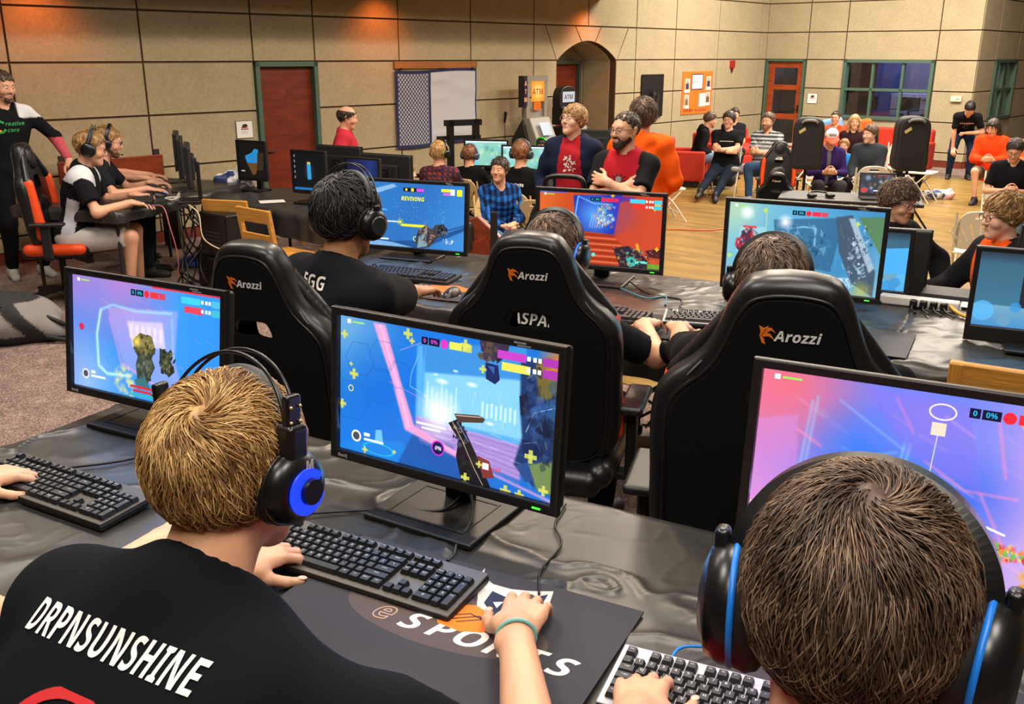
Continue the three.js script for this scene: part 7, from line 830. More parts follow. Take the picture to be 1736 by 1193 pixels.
// ------------------------------------------------------------------ middle table with spare monitors
clothTable('folding table with spare monitors in front of the brown door', 'black cloth under the spare monitors and oak chairs', [-1.4, -7.4], W1, 2.5, 0.8, { h: 0.66, nx: 90, nz: 40, drop: 0.2 });
for (const [x, z, yaw, tex, l, lift] of [[-2.28, -8.28, -28, SCR.photo, 'spare monitor showing a cave opening onto blue sky', 0.93], [-1.63, -7.55, -25, SCR.desk, 'spare monitor showing a dark desktop with a row of icons', 0.92], [-1.15, -7.2, -28, SCR.navy, 'spare monitor with a dark navy picture', 0.9]]) { const m = monitor('office_monitor', l, { at: [x, z], lift, yaw, w: 0.3, h: 0.3, tex, power: 0.7, desk: 0.662, bez: 0.016, chin: 0.03, baseW: 0.24, baseD: 0.18, neck: 0.05 }); void m; }
for (const [x, z, l] of [[-1.5, -8.3, 'spare monitor turned away, behind the dark desktop screen'], [-1.0, -7.6, 'spare monitor turned away, behind the navy screen']]) monitor('office_monitor', l, { at: [x, z], lift: 0.9, yaw: 150, w: 0.46, h: 0.27, tex: SCR.win, power: 0.4, desk: 0.662, baseW: 0.22, baseD: 0.18 });
woodChair('oak chair turned sideways before the spare monitors', [-2.12, -7.3], 165, { S: 0.9 }); woodChair('oak chair with a slatted back in front of the spare monitors', [-1.68, -6.75], 140, { S: 0.92 }); woodChair('oak chair standing by the brown door behind the table', [-1.85, -9.3], -30, { S: 0.9 });
{ const g = thing('plastic_bag', 'crumpled white and navy plastic bag on the spare table', 'bag', [-2.5, 0.668, -8.45], 0); obj('bag', netMesh([cap([-0.1, 0.06, 0], [0.12, 0.07, 0], 0.07, 0.08), cap([0, 0.1, 0], [0.05, 0.15, 0], 0.05, 0.03)], 0.012, { noise: foldNoise(0.012, 2.2), color: (x, y, z) => (noise3(x * 14, y * 14, z * 14) > 0.25 ? [0.03, 0.05, 0.16] : [0.75, 0.72, 0.74]) }), mat(0xffffff, 0.4, { vertexColors: true }), g); }
tag(obj('paper_sheet', T(RY(bx(0.2, 0.003, 0.14), 20), -1.95, 0.671, -7.6), M.paper), 'loose white paper on the spare table', 'paper');
{ const g = thing('armchair', 'low red armchair seat behind the turned-away spare monitors', 'armchair', [-1.3, 0, -9.5], 47); obj('back', rb(0.6, 0.4, 0.14, 0.04, 0, 0.56, -0.25, 3), mat(0x3a3a48, 0.8), g); obj('seat', rb(0.6, 0.2, 0.5, 0.05, 0, 0.32, 0, 3), mat(0x3a3a48, 0.8), g); const p = thing('pillow', 'orange pillow on the dark armchair', 'pillow', [-1.3, 0.44, -9.4], 47); obj('cushion', rb(0.38, 0.36, 0.12, 0.06, 0, 0.18, 0, 4), mat(0xb8431c, 0.8), p); }
// ------------------------------------------------------------------ group in the middle of the hall
const CROSS = (h, z = 0.16) => ({ L: { hand: [-0.06, h + 0.25, z + 0.05], dir: [-1, 0.15, -0.35], up: [-0.3, 0.3, 1], pole: [1, -0.6, 0.2], pose: 'rest' }, R: { hand: [0.07, h + 0.22, z + 0.03], dir: [1, 0.1, -0.4], up: [0.3, 0.2, 1], pole: [-1, -0.6, 0.2], pose: 'rest' } });
const LAP = (h) => ({ L: { hand: [0.08, h + 0.09, 0.3], dir: [-0.6, 0, 0.8] }, R: { hand: [-0.08, h + 0.09, 0.3], dir: [0.6, 0, 0.8] } });
const PHONE = (h) => ({ L: { hand: [0.07, h + 0.2, 0.3], dir: [-0.5, 0.2, 0.8], up: [0.6, -0.2, -0.5], pose: 'hold' }, R: { hand: [-0.07, h + 0.2, 0.3], dir: [0.5, 0.2, 0.8], up: [-0.6, -0.2, -0.5], pose: 'hold' } });
const KEYS2 = (h) => ({ L: { hand: [0.14, h + 0.22, 0.42], dir: [-0.2, 0, 1] }, R: { hand: [-0.16, h + 0.22, 0.42], dir: [0.2, 0, 1] } });
const plaid = (a, b, c) => (t, u, f, d, x, y, z) => { const p = Math.floor((t + 2) / 0.03) % 2, q = Math.floor((u + f + 3) / 0.035) % 2; return p && q ? a : p || q ? b : c; };
const stripes = (t, u, f) => (Math.floor((u * 1 + 4) / 0.028) % 2 ? 0xb6bac0 : 0x3a4048);
const seat = (label, x, z, yaw, S, o) => person({ label, at: [x, z], yaw, S, hip: 0.46, q: 1.7, lean: -4, face: true, ...LAP(0.46), ...o });
person({ label: 'balding man in a red T-shirt standing in profile by the brown door', at: [-1.5, -8.55], yaw: 95, S: 0.8, q: 1.5, face: true, girth: 1.25, headPitch: 8, skin: 0xd09678, beard: 'darkblond', beardT: 0.001, shirt: { color: 0xb02a3a, loose: 0.012 }, pants: { color: 0x222a38 }, hair: hs('dark', { bald: true, n: 500, w: 0.0026, len: 0.03 }) });
seat('brown-haired child in profile at the end of the game table', -0.92, -8.3, 100, 0.72, { skin: SKIN.pale, ...KEYS2(0.46), shirt: { color: 0x16171c }, hair: hs('darkblond', { t: 0.017, line: 0.03 }) });
const k1 = seat('fair-haired player in an orange and navy plaid shirt with green-rimmed headphones', -0.68, -8.85, 168, 0.83, { face: false, headYaw: -22, ...KEYS2(0.46), shirt: { paint: plaid(0x8a3a22, 0x252440, 0x4a2a34), sleeve: 'long', fold: 0.006 }, hair: hs('blond', { t: 0.02, nape: 0.02, drop: 0.02 }) });
headset(k1.hm, 'black headphones with a lime rim on fair hair', { r: 0.046, ring: 0x9ad04a });
const k2 = seat('boy in a black printed T-shirt wearing blue-rimmed headphones', -0.42, -9.4, 160, 0.76, { face: false, ...KEYS2(0.46), shirt: { color: 0x0c0d10 }, hair: hs('ginger', { t: 0.014 }) });
headset(k2.hm, 'grey headphones with a blue rim on ginger hair', { r: 0.046, ring: 0x2a88d8, color: 0x3a4450 });
const k3 = seat('boy in a black printed T-shirt wearing grey headphones, elbow out', 0.08, -8.45, 160, 0.86, { face: false, ...KEYS2(0.46), shirt: { color: 0x0b0c0f }, hair: hs('ginger', { t: 0.015, nape: 0.02 }) });
headset(k3.hm, 'dark grey headphones on the boy beside the plaid shirt', { r: 0.046, color: 0x2c3638 });
for (const k of [k2, k3]) print(k, 'back_print', (c, w, h) => { c.clearRect(0, 0, w, h); c.fillStyle = '#d8d8d6'; for (let i = 0; i < 6; i++) c.fillRect(22 + i * 20, 22 + (i % 2) * 3, 15, 24); c.beginPath(); c.arc(w / 2, 110, 34, 0, 7); c.fillStyle = '#9a8f86'; c.fill(); c.fillStyle = '#2a2624'; c.beginPath(); c.arc(w / 2, 116, 18, 0, 7); c.fill(); }, 0.2, 0.2, k.N.clone().addScaledVector(k.up, -0.2).addScaledVector(k.fw, -0.12), k.fw.clone().negate(), k.up, 160, 160);
seat('young man in a blue and black plaid shirt sitting sideways, hands clasped', -0.12, -7.85, 18, 0.8, { q: 1.3, headYaw: -40, headPitch: -6, lean: 6, shirt: { paint: plaid(0x2468b8, 0x123a78, 0x0c1424), sleeve: 'long', fold: 0.006 }, pants: { color: 0x4a6684 }, hair: hs('dark', { t: 0.014, n: 400, lift: 0.014 }), L: { hand: [0.06, 0.62, 0.36], dir: [-0.8, -0.1, 0.5], pose: 'fist' }, R: { hand: [-0.03, 0.6, 0.37], dir: [0.8, -0.1, 0.5], pose: 'fist' } });
foldingChair('cream folding chair under the blue plaid shirt', [-0.1, -7.9], 18, { S: 0.8, m: mat(0xcdb07c, 0.5) }); foldingChair('cream folding chair with dark legs beside the blue plaid shirt', [0.3, -7.9], 150, { S: 0.8, m: mat(0xcdb07c, 0.5) });
for (const [x, z, l] of [[-0.68, -8.85, 'cream folding chair under the orange plaid shirt'], [0.08, -8.45, 'cream folding chair under the elbow-out boy'], [-0.42, -9.4, 'cream folding chair under the ginger boy']]) foldingChair(l, [x, z], 160, { S: 0.78, m: mat(0xcdb07c, 0.5) });
const gp = seat('player with bright green headphones behind the game screens', 0.36, -11.6, -20, 0.68, { headPitch: 20, shirt: { color: 0x1a1a1e }, hair: hs('dark') });
headset(gp.hm, 'bright green headphones behind the game screens', { r: 0.045, color: 0x1fd020, bandW: 0.035 });
{ // black game table with screens
  const g = thing('game_table', 'black game table in front of the cash machines', 'table', [-0.1, 0, -9.95], -42); obj('tabletop', rb(1.9, 0.04, 0.8, 0.01, 0, 0.55, 0), mat(0x111113, 0.5), g); for (const x of [-0.9, 0.9]) obj('side_panel', bx(0.04, 0.54, 0.7, x, 0.27, 0), mat(0x0d0d0f, 0.5), g); obj('back_panel', bx(1.8, 0.4, 0.03, 0, 0.3, -0.3), mat(0x0d0d0f, 0.5), g);
  monitor('game_screen', 'bright pale green game screen beside the blue-rimmed headphones', { at: [-0.28, -10.0], lift: 0.82, yaw: -10, w: 0.44, tex: SCR.green, desk: 0.571, baseW: 0.2, baseD: 0.16, power: 0.9 }); monitor('game_screen', 'pale green game screen behind the elbow-out boy', { at: [0.13, -9.55], lift: 0.8, yaw: -10, w: 0.46, tex: SCR.green, desk: 0.571, baseW: 0.2, baseD: 0.16, power: 0.9 }); monitor('game_screen', 'narrow-looking game screen half hidden by the navy jacket', { at: [0.55, -9.1], lift: 0.8, yaw: -10, w: 0.4, tex: SCR.navy, desk: 0.571, baseW: 0.2, baseD: 0.16, power: 0.9 });
  const f = thing('equipment_stand', 'black metal frame stand with two crossbars before the quilt', 'stand', [-0.52, 0, -10.05], 30); for (const x of [-0.15, 0.15]) { obj('post', bx(0.06, 1.16, 0.06, x, 0.58, 0), M.blackMetal, f); obj('foot', bx(0.06, 0.04, 0.5, x, 0.02, 0), M.blackMetal, f); } obj('crossbar', bx(0.42, 0.06, 0.06, 0, 1.13, 0), M.blackMetal, f); obj('crossbar', bx(0.5, 0.04, 0.04, -0.05, 0.98, 0), M.blackMetal, f);
  monitor('office_monitor', 'dark monitor back beside the navy jacket near the arch', { at: [0.95, -10.6], lift: 0.88, yaw: 170, w: 0.44, tex: SCR.navy, power: 0.4, desk: 0.6, baseW: 0.2, baseD: 0.16 }); const t2 = thing('small_table', 'small black table carrying the monitor near the arch', 'table', [0.95, 0, -10.6], -10); obj('tabletop', rb(0.7, 0.04, 0.5, 0.01, 0, 0.58, 0), mat(0x111113, 0.5), t2); for (const x of [-0.3, 0.3]) obj('leg', bar([x, 0, 0], [x, 0.57, 0], 0.02), M.blackMetal, t2);
}
{ // raised-panel wooden seat and dark post
  const g = thing('wooden_booth', 'red-brown wooden booth end with a raised square panel', 'booth', [-0.12, 0, -6.75], -20); const q = poly([[-0.36, 0], [0.42, 0], [0.42, 0.48], [0.12, 0.5], [-0.12, 0.7], [-0.36, 0.6]], 0.06, 0.01); obj('end_panel', uvBox(q), M.redwood, g); obj('raised_panel', T(RZ(poly([[-0.12, -0.12], [0.12, -0.12], [0.12, 0.12], [-0.12, 0.12]], 0.03, 0.012), 28), -0.1, 0.4, 0.05), mat(0x7a2c12, 0.3), g); obj('seat_panel', uvBox(bx(0.7, 0.04, 0.5, 0.02, 0.42, -0.26)), M.redwood, g);
  const p = thing('metal_post', 'dark square post in front of the wooden booth end', 'post', [-0.13, 0, -6.55], 0); obj('upright', bx(0.05, 0.76, 0.05, 0, 0.38, 0), mat(0x1a1412, 0.5), p); obj('foot', bx(0.2, 0.02, 0.2, 0, 0.01, 0), mat(0x1a1412, 0.5), p);
}
const navy = person({ label: 'standing young man with glasses in a navy hooded jacket over a red T-shirt', at: [0.43, -6.75], yaw: -18, S: 0.86, q: 1.2, face: true, glasses: 0x8a6a5a, headYaw: -28, headPitch: -14, skin: SKIN.pale, shirt: { cell: 0.009, name: 'jacket', hood: true, paint: (t, u, f, d) => (f > 0.05 && Math.abs(t) < 0.075 + (-u) * 0.12 && d > 0.03 ? 0x9c1c28 : 0x141c34), sleeve: 'long', loose: 0.02, fold: 0.007 }, pants: { color: 0x10131c }, hair: hs('darkblond', { n: 700, t: 0.016, line: 0.03, w: 0.0028, comb: [0, -0.3, 0.6] }), L: { hand: [0.2, 0.95, 0.16] }, R: { hand: [-0.2, 0.95, 0.16] } });
print(navy, 'chest_print', (c, w, h) => { c.clearRect(0, 0, w, h); c.fillStyle = '#d8c8c4'; for (let i = 0; i < 26; i++) { c.beginPath(); c.ellipse(rr(20, w - 20), rr(14, h - 14), rr(4, 16), rr(3, 9), rr(0, 3), 0, 7); c.fill(); } }, 0.14, 0.16, navy.N.clone().addScaledVector(navy.up, -0.17).addScaledVector(navy.fw, 0.12), navy.fw, navy.up, 128, 140);
const bd = person({ label: 'standing bearded man with glasses, arms crossed, red T-shirt with black sleeves', at: [0.68, -5.68], yaw: -28, S: 0.87, q: 1.0, face: true, glasses: true, beard: 'dark', beardT: 0.006, headYaw: -22, headPitch: -3, skin: SKIN.fair, ...CROSS(1.02), shirt: { cell: 0.009, paint: (t, u, f, d) => (Math.abs(t) > 0.115 + 0.6 * Math.max(0, -u - 0.0) * 0.25 || (d < 0.075 && Math.abs(t) > 0.12) ? 0x15161a : 0xa81c28), loose: 0.01 }, pants: { color: 0x1a2130 }, hair: hs('dark', { n: 700, t: 0.004, len: 0.02, line: -0.008, w: 0.002 }) });
print(bd, 'chest_print', (c, w, h) => { c.clearRect(0, 0, w, h); c.strokeStyle = '#1a1216'; c.lineWidth = 7; for (let i = 0; i < 9; i++) { c.beginPath(); c.moveTo(w / 2, h / 2); c.lineTo(w / 2 + 54 * Math.cos(i * 0.7 + 0.2), h / 2 + 40 * Math.sin(i * 0.7 + 0.2)); c.stroke(); } c.fillStyle = '#8a8a90'; c.beginPath(); c.arc(w / 2, h / 2, 20, 0, 7); c.fill(); }, 0.14, 0.1, bd.N.clone().addScaledVector(bd.up, -0.16).addScaledVector(bd.fw, 0.12), bd.fw, bd.up, 128, 96);
person({ label: 'person in a bright orange hoodie seen from behind', at: [0.9, -6.65], yaw: 165, S: 0.88, q: 1.2, build: 1.05, girth: 1.15, headYaw: 8, shirt: { name: 'hoodie', color: 0xee5a10, hood: true, sleeve: 'long', loose: 0.024, fold: 0.007 }, pants: { color: 0x20242c }, hair: hs('brown', { n: 700, t: 0.024, len: 0.06, lift: 0.02, curl: 0.004, w: 0.003 }), L: { hand: [0.16, 0.98, 0.2] }, R: { hand: [-0.16, 0.98, 0.2] } });
{ const g = thing('office_chair', 'black office chair with a looped headrest in front of the navy jacket', 'chair', [0.37, 0, -6.05], 165); g.scale.setScalar(0.92); obj('headrest', [tube([[-0.13, 1.08, -0.2], [-0.12, 1.17, -0.2], [0, 1.19, -0.2], [0.12, 1.17, -0.2], [0.13, 1.08, -0.2], [0, 1.06, -0.2]], 0.018, 40, 8, true), rb(0.2, 0.05, 0.04, 0.015, 0, 1.08, -0.2)], mat(0x0c0c0e, 0.35), g); obj('backrest', T(poly(smoothLoop([[-0.24, 0], [-0.25, 0.35], [-0.16, 0.55], [0.16, 0.55], [0.25, 0.35], [0.24, 0]], 40), 0.05, 0.015), 0, 0.48, -0.25), mat(0x101012, 0.5), g); obj('seat', rb(0.48, 0.08, 0.46, 0.03, 0, 0.45, 0, 3), mat(0x101012, 0.6), g); obj('column', bar([0, 0.08, 0], [0, 0.42, 0], 0.025), M.blackMetal, g); for (let i = 0; i < 5; i++) obj('base_arm', beam([0, 0.09, 0], [Math.cos(i * 1.257) * 0.28, 0.05, Math.sin(i * 1.257) * 0.28], 0.04, 0.03), M.plastic, g); obj('badge', [0, 1, 2, 3].map((i) => rb(0.03, 0.026, 0.004, 0.002, -0.055 + i * 0.037, 1.02, -0.222)), mat(0xa8a8a8, 0.5), g); }
// ------------------------------------------------------------------ spectators
const W2 = 'white folding chairs';
const sp = seat;
sp('man in a black hooded jacket leaning forward on the red sofa', 2.62, -13.75, 75, 0.85, { q: 2, headYaw: 15, headPitch: 10, lean: 20, beard: 'ginger', beardT: 0.002, shirt: { color: 0x0d0e12, sleeve: 'long', hood: true }, pants: { short: true, color: 0x6a86a8 }, hair: hs('brown') });
const bt = sp('heavy man with glasses in a black printed T-shirt, arms crossed, legs stretched out', 2.85, -12.7, -18, 0.88, { girth: 1.3, build: 1.1, glasses: true, lean: -12, headYaw: -12, ...CROSS(0.46, 0.2), shirt: { color: 0x0e0f12 }, pants: { color: 0x1a2434 }, hair: hs('dark', { n: 320, t: 0.018, line: 0.022 }), footL: [-0.05, 0.08, 0.8], footR: [-0.3, 0.08, 0.95] });
print(bt, 'chest_print', (c, w, h) => { c.clearRect(0, 0, w, h); c.fillStyle = '#c9c6b8'; c.font = 'bold 60px serif'; c.textAlign = 'center'; c.fillText('\u2302\u2261\u2302', w / 2, 60); c.fillRect(20, 80, w - 40, 8); }, 0.26, 0.12, bt.N.clone().addScaledVector(bt.up, -0.14).addScaledVector(bt.fw, 0.12), bt.fw, bt.up, 200, 100);
sp('dark-haired person sitting behind the man with crossed arms', 3.42, -14.85, -10, 0.82, { q: 2, shirt: { color: 0x14161a }, hair: hs('dark') });
sp('bearded man in a striped grey T-shirt, arms crossed, ankle on knee', 3.28, -12.35, -25, 0.88, { girth: 1.25, lean: -6, headYaw: -20, beard: 'ginger', beardT: 0.006, ...CROSS(0.46, 0.19), shirt: { paint: stripes }, pants: { color: 0x2c4464, shoe: 0x8a8a90 }, hair: hs('brown', { n: 300, line: -0.002 }), footR: [-0.1, 0.08, 0.5], footL: [-0.22, 0.5, 0.42], poleL: [1, 0.3, 0.5], toeL: [-1, 0.1, 0.1] });
sp('man with glasses in an orange jacket on the couch under the window', 4.9, -14.6, -20, 0.8, { q: 2, glasses: true, headYaw: -15, shirt: { color: 0xd0401a, sleeve: 'long' }, pants: { color: 0x1c222c }, hair: hs('dark', { t: 0.006 }) });
sp('woman with long wavy blond hair in a dark top on the couch', 4.85, -13.65, -20, 0.8, { q: 1.8, skin: SKIN.pale, headYaw: 6, shirt: { color: 0x2a141a, sleeve: 'long' }, hair: hs('blond', { n: 420, t: 0.016, drop: 0.07, locks: [[[0.085, 0.02, 0.01], [0.1, -0.17, 0.02], 0.03, 0.03], [[-0.085, 0.02, 0.01], [-0.1, -0.17, 0.02], 0.03, 0.03], [[0, 0, -0.09], [0, -0.16, -0.08], 0.06, 0.06]] }) });
sp('child with fair hair in a bright blue shirt behind the cap', 4.08, -11.75, -30, 0.66, { q: 2, shirt: { color: 0x1a78c8 }, hair: hs('darkblond') });
const cm = sp('man in a purple shirt with a grey tie and white cap, looking down', 3.62, -10.95, -8, 0.83, { q: 1.4, face: true, headPitch: 26, lean: 8, ...PHONE(0.46), shirt: { paint: (t, u, f) => (Math.abs(t) < 0.022 && f > 0.04 && u < -0.01 ? 0x6a6a74 : 0x33205c), sleeve: 'long', sleeveT: 0.9 }, pants: { color: 0x3a3a40 }, hair: hs('brown', { t: 0.004 }) });
{ const g = thing('baseball_cap', 'white baseball cap with an orange brim and dark lettering', 'cap'); cm.hm.decompose(g.position, g.quaternion, g.scale); const X = V(1, 0, 0), Y = V(0, 1, 0), Z = V(0, 0, 1), cl = [[V(0, 0.045, 0), V(0, -1, 0.0)]]; obj('crown', netMesh([ell([0, 0.04, -0.008], X, Y, Z, [0.094, 0.112, 0.114], { clip: cl, k: 0.004 })], 0.008, { color: (x, y, z) => (z > 0.0 ? [0.75, 0.73, 0.72] : [0.08, 0.08, 0.1]) }), mat(0xffffff, 0.8, { vertexColors: true }), g); obj('brim', netMesh([cap([-0.02, 0.045, 0.11], [0.02, 0.045, 0.11], 0.075, 0.075, { ax: Y, f: 0.14 }), cap([0, 0.04, 0.14], [0, 0.035, 0.16], 0.06, 0.06, { ax: Y, f: 0.14 })], 0.007), mat(0xd8461a, 0.7), g); obj('lettering', RX(letters('OSU', 0.034, 0.004), -18).translate(0, 0.1, 0.093), mat(0x1a1a1e, 0.7), g); }
sp('young woman with tied brown hair in a dark grey hoodie', 4.15, -11.1, -35, 0.83, { q: 1.5, skin: SKIN.pale, headYaw: -30, shirt: { name: 'hoodie', color: 0x2c3238, sleeve: 'long', hood: true, loose: 0.02 }, pants: { color: 0x14161c }, hair: hs('brown', { n: 320, locks: [[[0, 0.0, -0.1], [0.02, -0.1, -0.12], 0.04, 0.02]] }) });
sp('fair-haired person in dark navy hidden behind the loudspeaker', 5.25, -12.6, -15, 0.83, { q: 1.8, shirt: { color: 0x1a1c30, sleeve: 'long', loose: 0.02 }, pants: { color: 0x14161c }, hair: hs('blond') });
const be = person({ label: 'dark-haired man in a black printed T-shirt bending forward, hand on knee', at: [6.85, -14.55], yaw: -20, S: 0.86, q: 1.5, hip: 0.82, pz: -0.12, lean: 52, neckFwd: 0.1, headPitch: 48, face: true, skin: 0xd09678, R: { hand: [-0.16, 0.56, 0.2], dir: [0.1, -0.8, 0.5], up: [-0.3, 0.3, 1], pole: [-1, 0.3, -0.3] }, L: { hand: [0.02, 0.82, 0.26], dir: [-0.9, 0, 0.3], pole: [1, 0.1, -0.2], pose: 'fist' }, shirt: { color: 0x0d0f14 }, pants: { color: 0x1c2a44, shoe: 0x26282c }, hair: hs('black', { t: 0.008 }), footL: [0.16, 0.08, 0.06], footR: [-0.16, 0.08, 0.04] });
print(be, 'chest_print', (c, w, h) => { c.clearRect(0, 0, w, h); c.fillStyle = '#c8a890'; c.font = 'bold 44px serif'; c.textAlign = 'center'; c.fillText('Creative', w / 2, 44); c.strokeStyle = '#5a6a68'; c.lineWidth = 9; c.beginPath(); c.arc(w / 2, 104, 34, 0.5, 5.5); c.stroke(); }, 0.24, 0.18, be.N.clone().addScaledVector(be.up, -0.17).addScaledVector(be.fw, 0.12), be.fw, be.up, 200, 150);
sp('long-haired person in a bright orange sweatshirt looking at a phone', 6.12, -12.2, -30, 0.84, { q: 1.5, headPitch: 20, headYaw: -20, ...PHONE(0.46), shirt: { color: 0xee3f10, sleeve: 'long', loose: 0.02 }, pants: { short: true, color: 0x6a5a50 }, hair: hs('dark', { n: 300, t: 0.018, drop: 0.05, locks: [[[0.07, 0.0, -0.03], [0.08, -0.12, -0.02], 0.04, 0.035], [[-0.07, 0.0, -0.03], [-0.08, -0.12, -0.02], 0.04, 0.035], [[0, 0, -0.09], [0, -0.13, -0.08], 0.06, 0.05]] }) });
const ph = sp('man with glasses in a black T-shirt and blue jeans looking down at a phone', 4.92, -9.35, -22, 0.85, { q: 1.3, glasses: true, headPitch: 24, headYaw: -10, lean: 10, ...PHONE(0.46), shirt: { color: 0x101117 }, pants: { color: 0x5b7898, shoe: 0x1a1618 }, hair: hs('dark', { n: 320 }) });
void ph;
for (const [x, y, z, l] of [[4.83, 0.56, -9.08, 'dark phone held over the blue jeans'], [3.58, 0.54, -10.7, 'dark phone held by the man in the cap'], [6.0, 0.56, -11.98, 'dark phone held by the long-haired person']]) { const g = thing('phone', l, 'phone', [x, y, z], -20); obj('case', RX(rb(0.065, 0.012, 0.13, 0.004), 25), mat(0x14101c, 0.3), g); obj('screen', RX(bx(0.056, 0.001, 0.11, 0, 0.0065, 0), 25), mat(0x0a0c12, 0.1), g); }
for (const [x, z, yaw, l] of [[3.42, -12.4, -62, 'white folding chair standing empty beside the bearded man'], [3.72, -12.75, -60, 'white folding chair behind the empty folding chair'], [2.85, -12.75, -20, 'white folding chair under the heavy man'], [3.28, -12.4, -25, 'white folding chair under the striped T-shirt'], [3.85, -10.15, 165, 'white folding chair with its fan back behind the laptop'], [3.62, -11.0, -10, 'white folding chair under the purple shirt'], [4.15, -11.15, -35, 'white folding chair under the dark grey hoodie'], [5.28, -12.25, 50, 'white folding chair standing at the edge of the wooden floor'], [5.2, -12.65, -15, 'white folding chair of the person behind the loudspeaker'], [4.92, -9.4, -22, 'white folding chair under the blue jeans'], [3.62, -7.15, 150, 'white folding chair close to the fair-haired player with glasses'], [1.75, -10.7, 100, 'white folding chair half hidden by the orange hoodie']]) foldingChair(l, [x, z], yaw, { S: 0.84, group: W2 });
// soft seats
const redM = mat(0xb02a14, 0.85), orM = mat(0xd0521a, 0.85);
function sofa(label, at, yaw, w, m, o = {}) { const g = thing(o.name ?? 'sofa', label, o.cat ?? 'sofa', [at[0], 0, at[1]], yaw), h = o.h ?? 0.66; obj('base', rb(w, 0.22, 0.6, 0.03, 0, 0.2, 0, 3), m, g); obj('backrest', rb(w, h - 0.2, 0.16, 0.04, 0, 0.2 + (h - 0.2) / 2, -0.26, 3), m, g); for (const s of [-1, 1]) obj('arm', rb(0.1, 0.42, 0.6, 0.03, s * (w / 2 - 0.02), 0.3, 0, 3), m, g); const n = Math.max(1, Math.round(w / 0.6)); for (let i = 0; i < n; i++) obj('seat_cushion', rb(w / n - 0.03, 0.12, 0.5, 0.04, -w / 2 + w / n * (i + 0.5), 0.36, 0.04, 3), m, g); for (const x of [-w / 2 + 0.06, w / 2 - 0.06]) obj('foot', bx(0.05, 0.1, 0.4, x, 0.05, 0), M.blackMetal, g); return g; }
sofa('square red armchair end beside the man in the hooded jacket', [2.5, -13.75], 75, 0.62, redM, { name: 'armchair', cat: 'armchair' });
sofa('long red sofa along the panelled wall behind the spectators', [3.55, -15.25], 47.5, 1.5, redM); sofa('orange-red couch under the teal window', [5.75, -15.5], -41.5, 1.9, redM, { h: 0.7 }); sofa('orange armchair near the narrow window', [7.3, -13.6], -41.5, 0.7, orM, { name: 'armchair', cat: 'armchair' }); sofa('orange couch part under the man in the orange jacket', [4.85, -14.75], -20, 1.0, redM);
for (const [x, z, c, l] of [[5.55, -15.25, 0xd05818, 'orange pillow leaning on the couch under the window'], [6.15, -14.85, 0xc8401a, 'dark orange pillow at the couch end beside the bending man'], [5.2, -15.6, 0x6a98c8, 'pale blue pillow beside the woman with wavy hair']]) { const g = thing('pillow', l, 'pillow', [x, 0.46, z], -41); obj('cushion', RZ(rb(0.36, 0.36, 0.14, 0.065, 0, 0, 0, 4), 14).translate(0, 0.2, 0), mat(c, 0.85), g); }
// loudspeakers
for (const [x, z, y0, yaw, l] of [[3.12, -10.1, 0.66, 165, 'black loudspeaker with a tan badge beside the purple shirt'], [4.02, -9.65, 0.7, 172, 'black loudspeaker with a grey handle before the person in navy']]) { const g = thing('loudspeaker', l, 'loudspeaker', [x, y0, z], yaw); g.scale.set(0.86, 1.06, 0.9); obj('cabinet', T(poly(smoothLoop([[-0.17, 0.02], [-0.18, 0.25], [-0.17, 0.44], [-0.12, 0.49], [0.12, 0.49], [0.17, 0.44], [0.18, 0.25], [0.17, 0.02], [0, 0]], 60), 0.26, 0.03), 0, 0, -0.13), mat(0x0e0e10, 0.65), g); obj('handle', [tube([[-0.09, 0.455, -0.15], [-0.06, 0.475, -0.165], [0.06, 0.475, -0.165], [0.09, 0.455, -0.15]], 0.014, 20, 6)], mat(0x77777a, 0.4), g); obj('badge', RZ(bx(0.08, 0.03, 0.004), -30).translate(0.08, 0.38, -0.134), mat(0xb8a468, 0.5), g); obj('input_plate', bx(0.2, 0.1, 0.006, 0, 0.09, -0.132), mat(0x1c1c20, 0.4), g); const s = thing('speaker_stand', 'black tripod under the ' + l.slice(6), 'stand', [x, 0, z], 0); obj('pole', bar([0, 0.15, 0], [0, y0 + 0.02, 0], 0.016), M.blackMetal, s); for (let i = 0; i < 3; i++) obj('leg', bar([0, y0 * 0.65, 0], [Math.cos(i * 2.094) * 0.34, 0.01, Math.sin(i * 2.094) * 0.34], 0.011), M.blackMetal, s); }
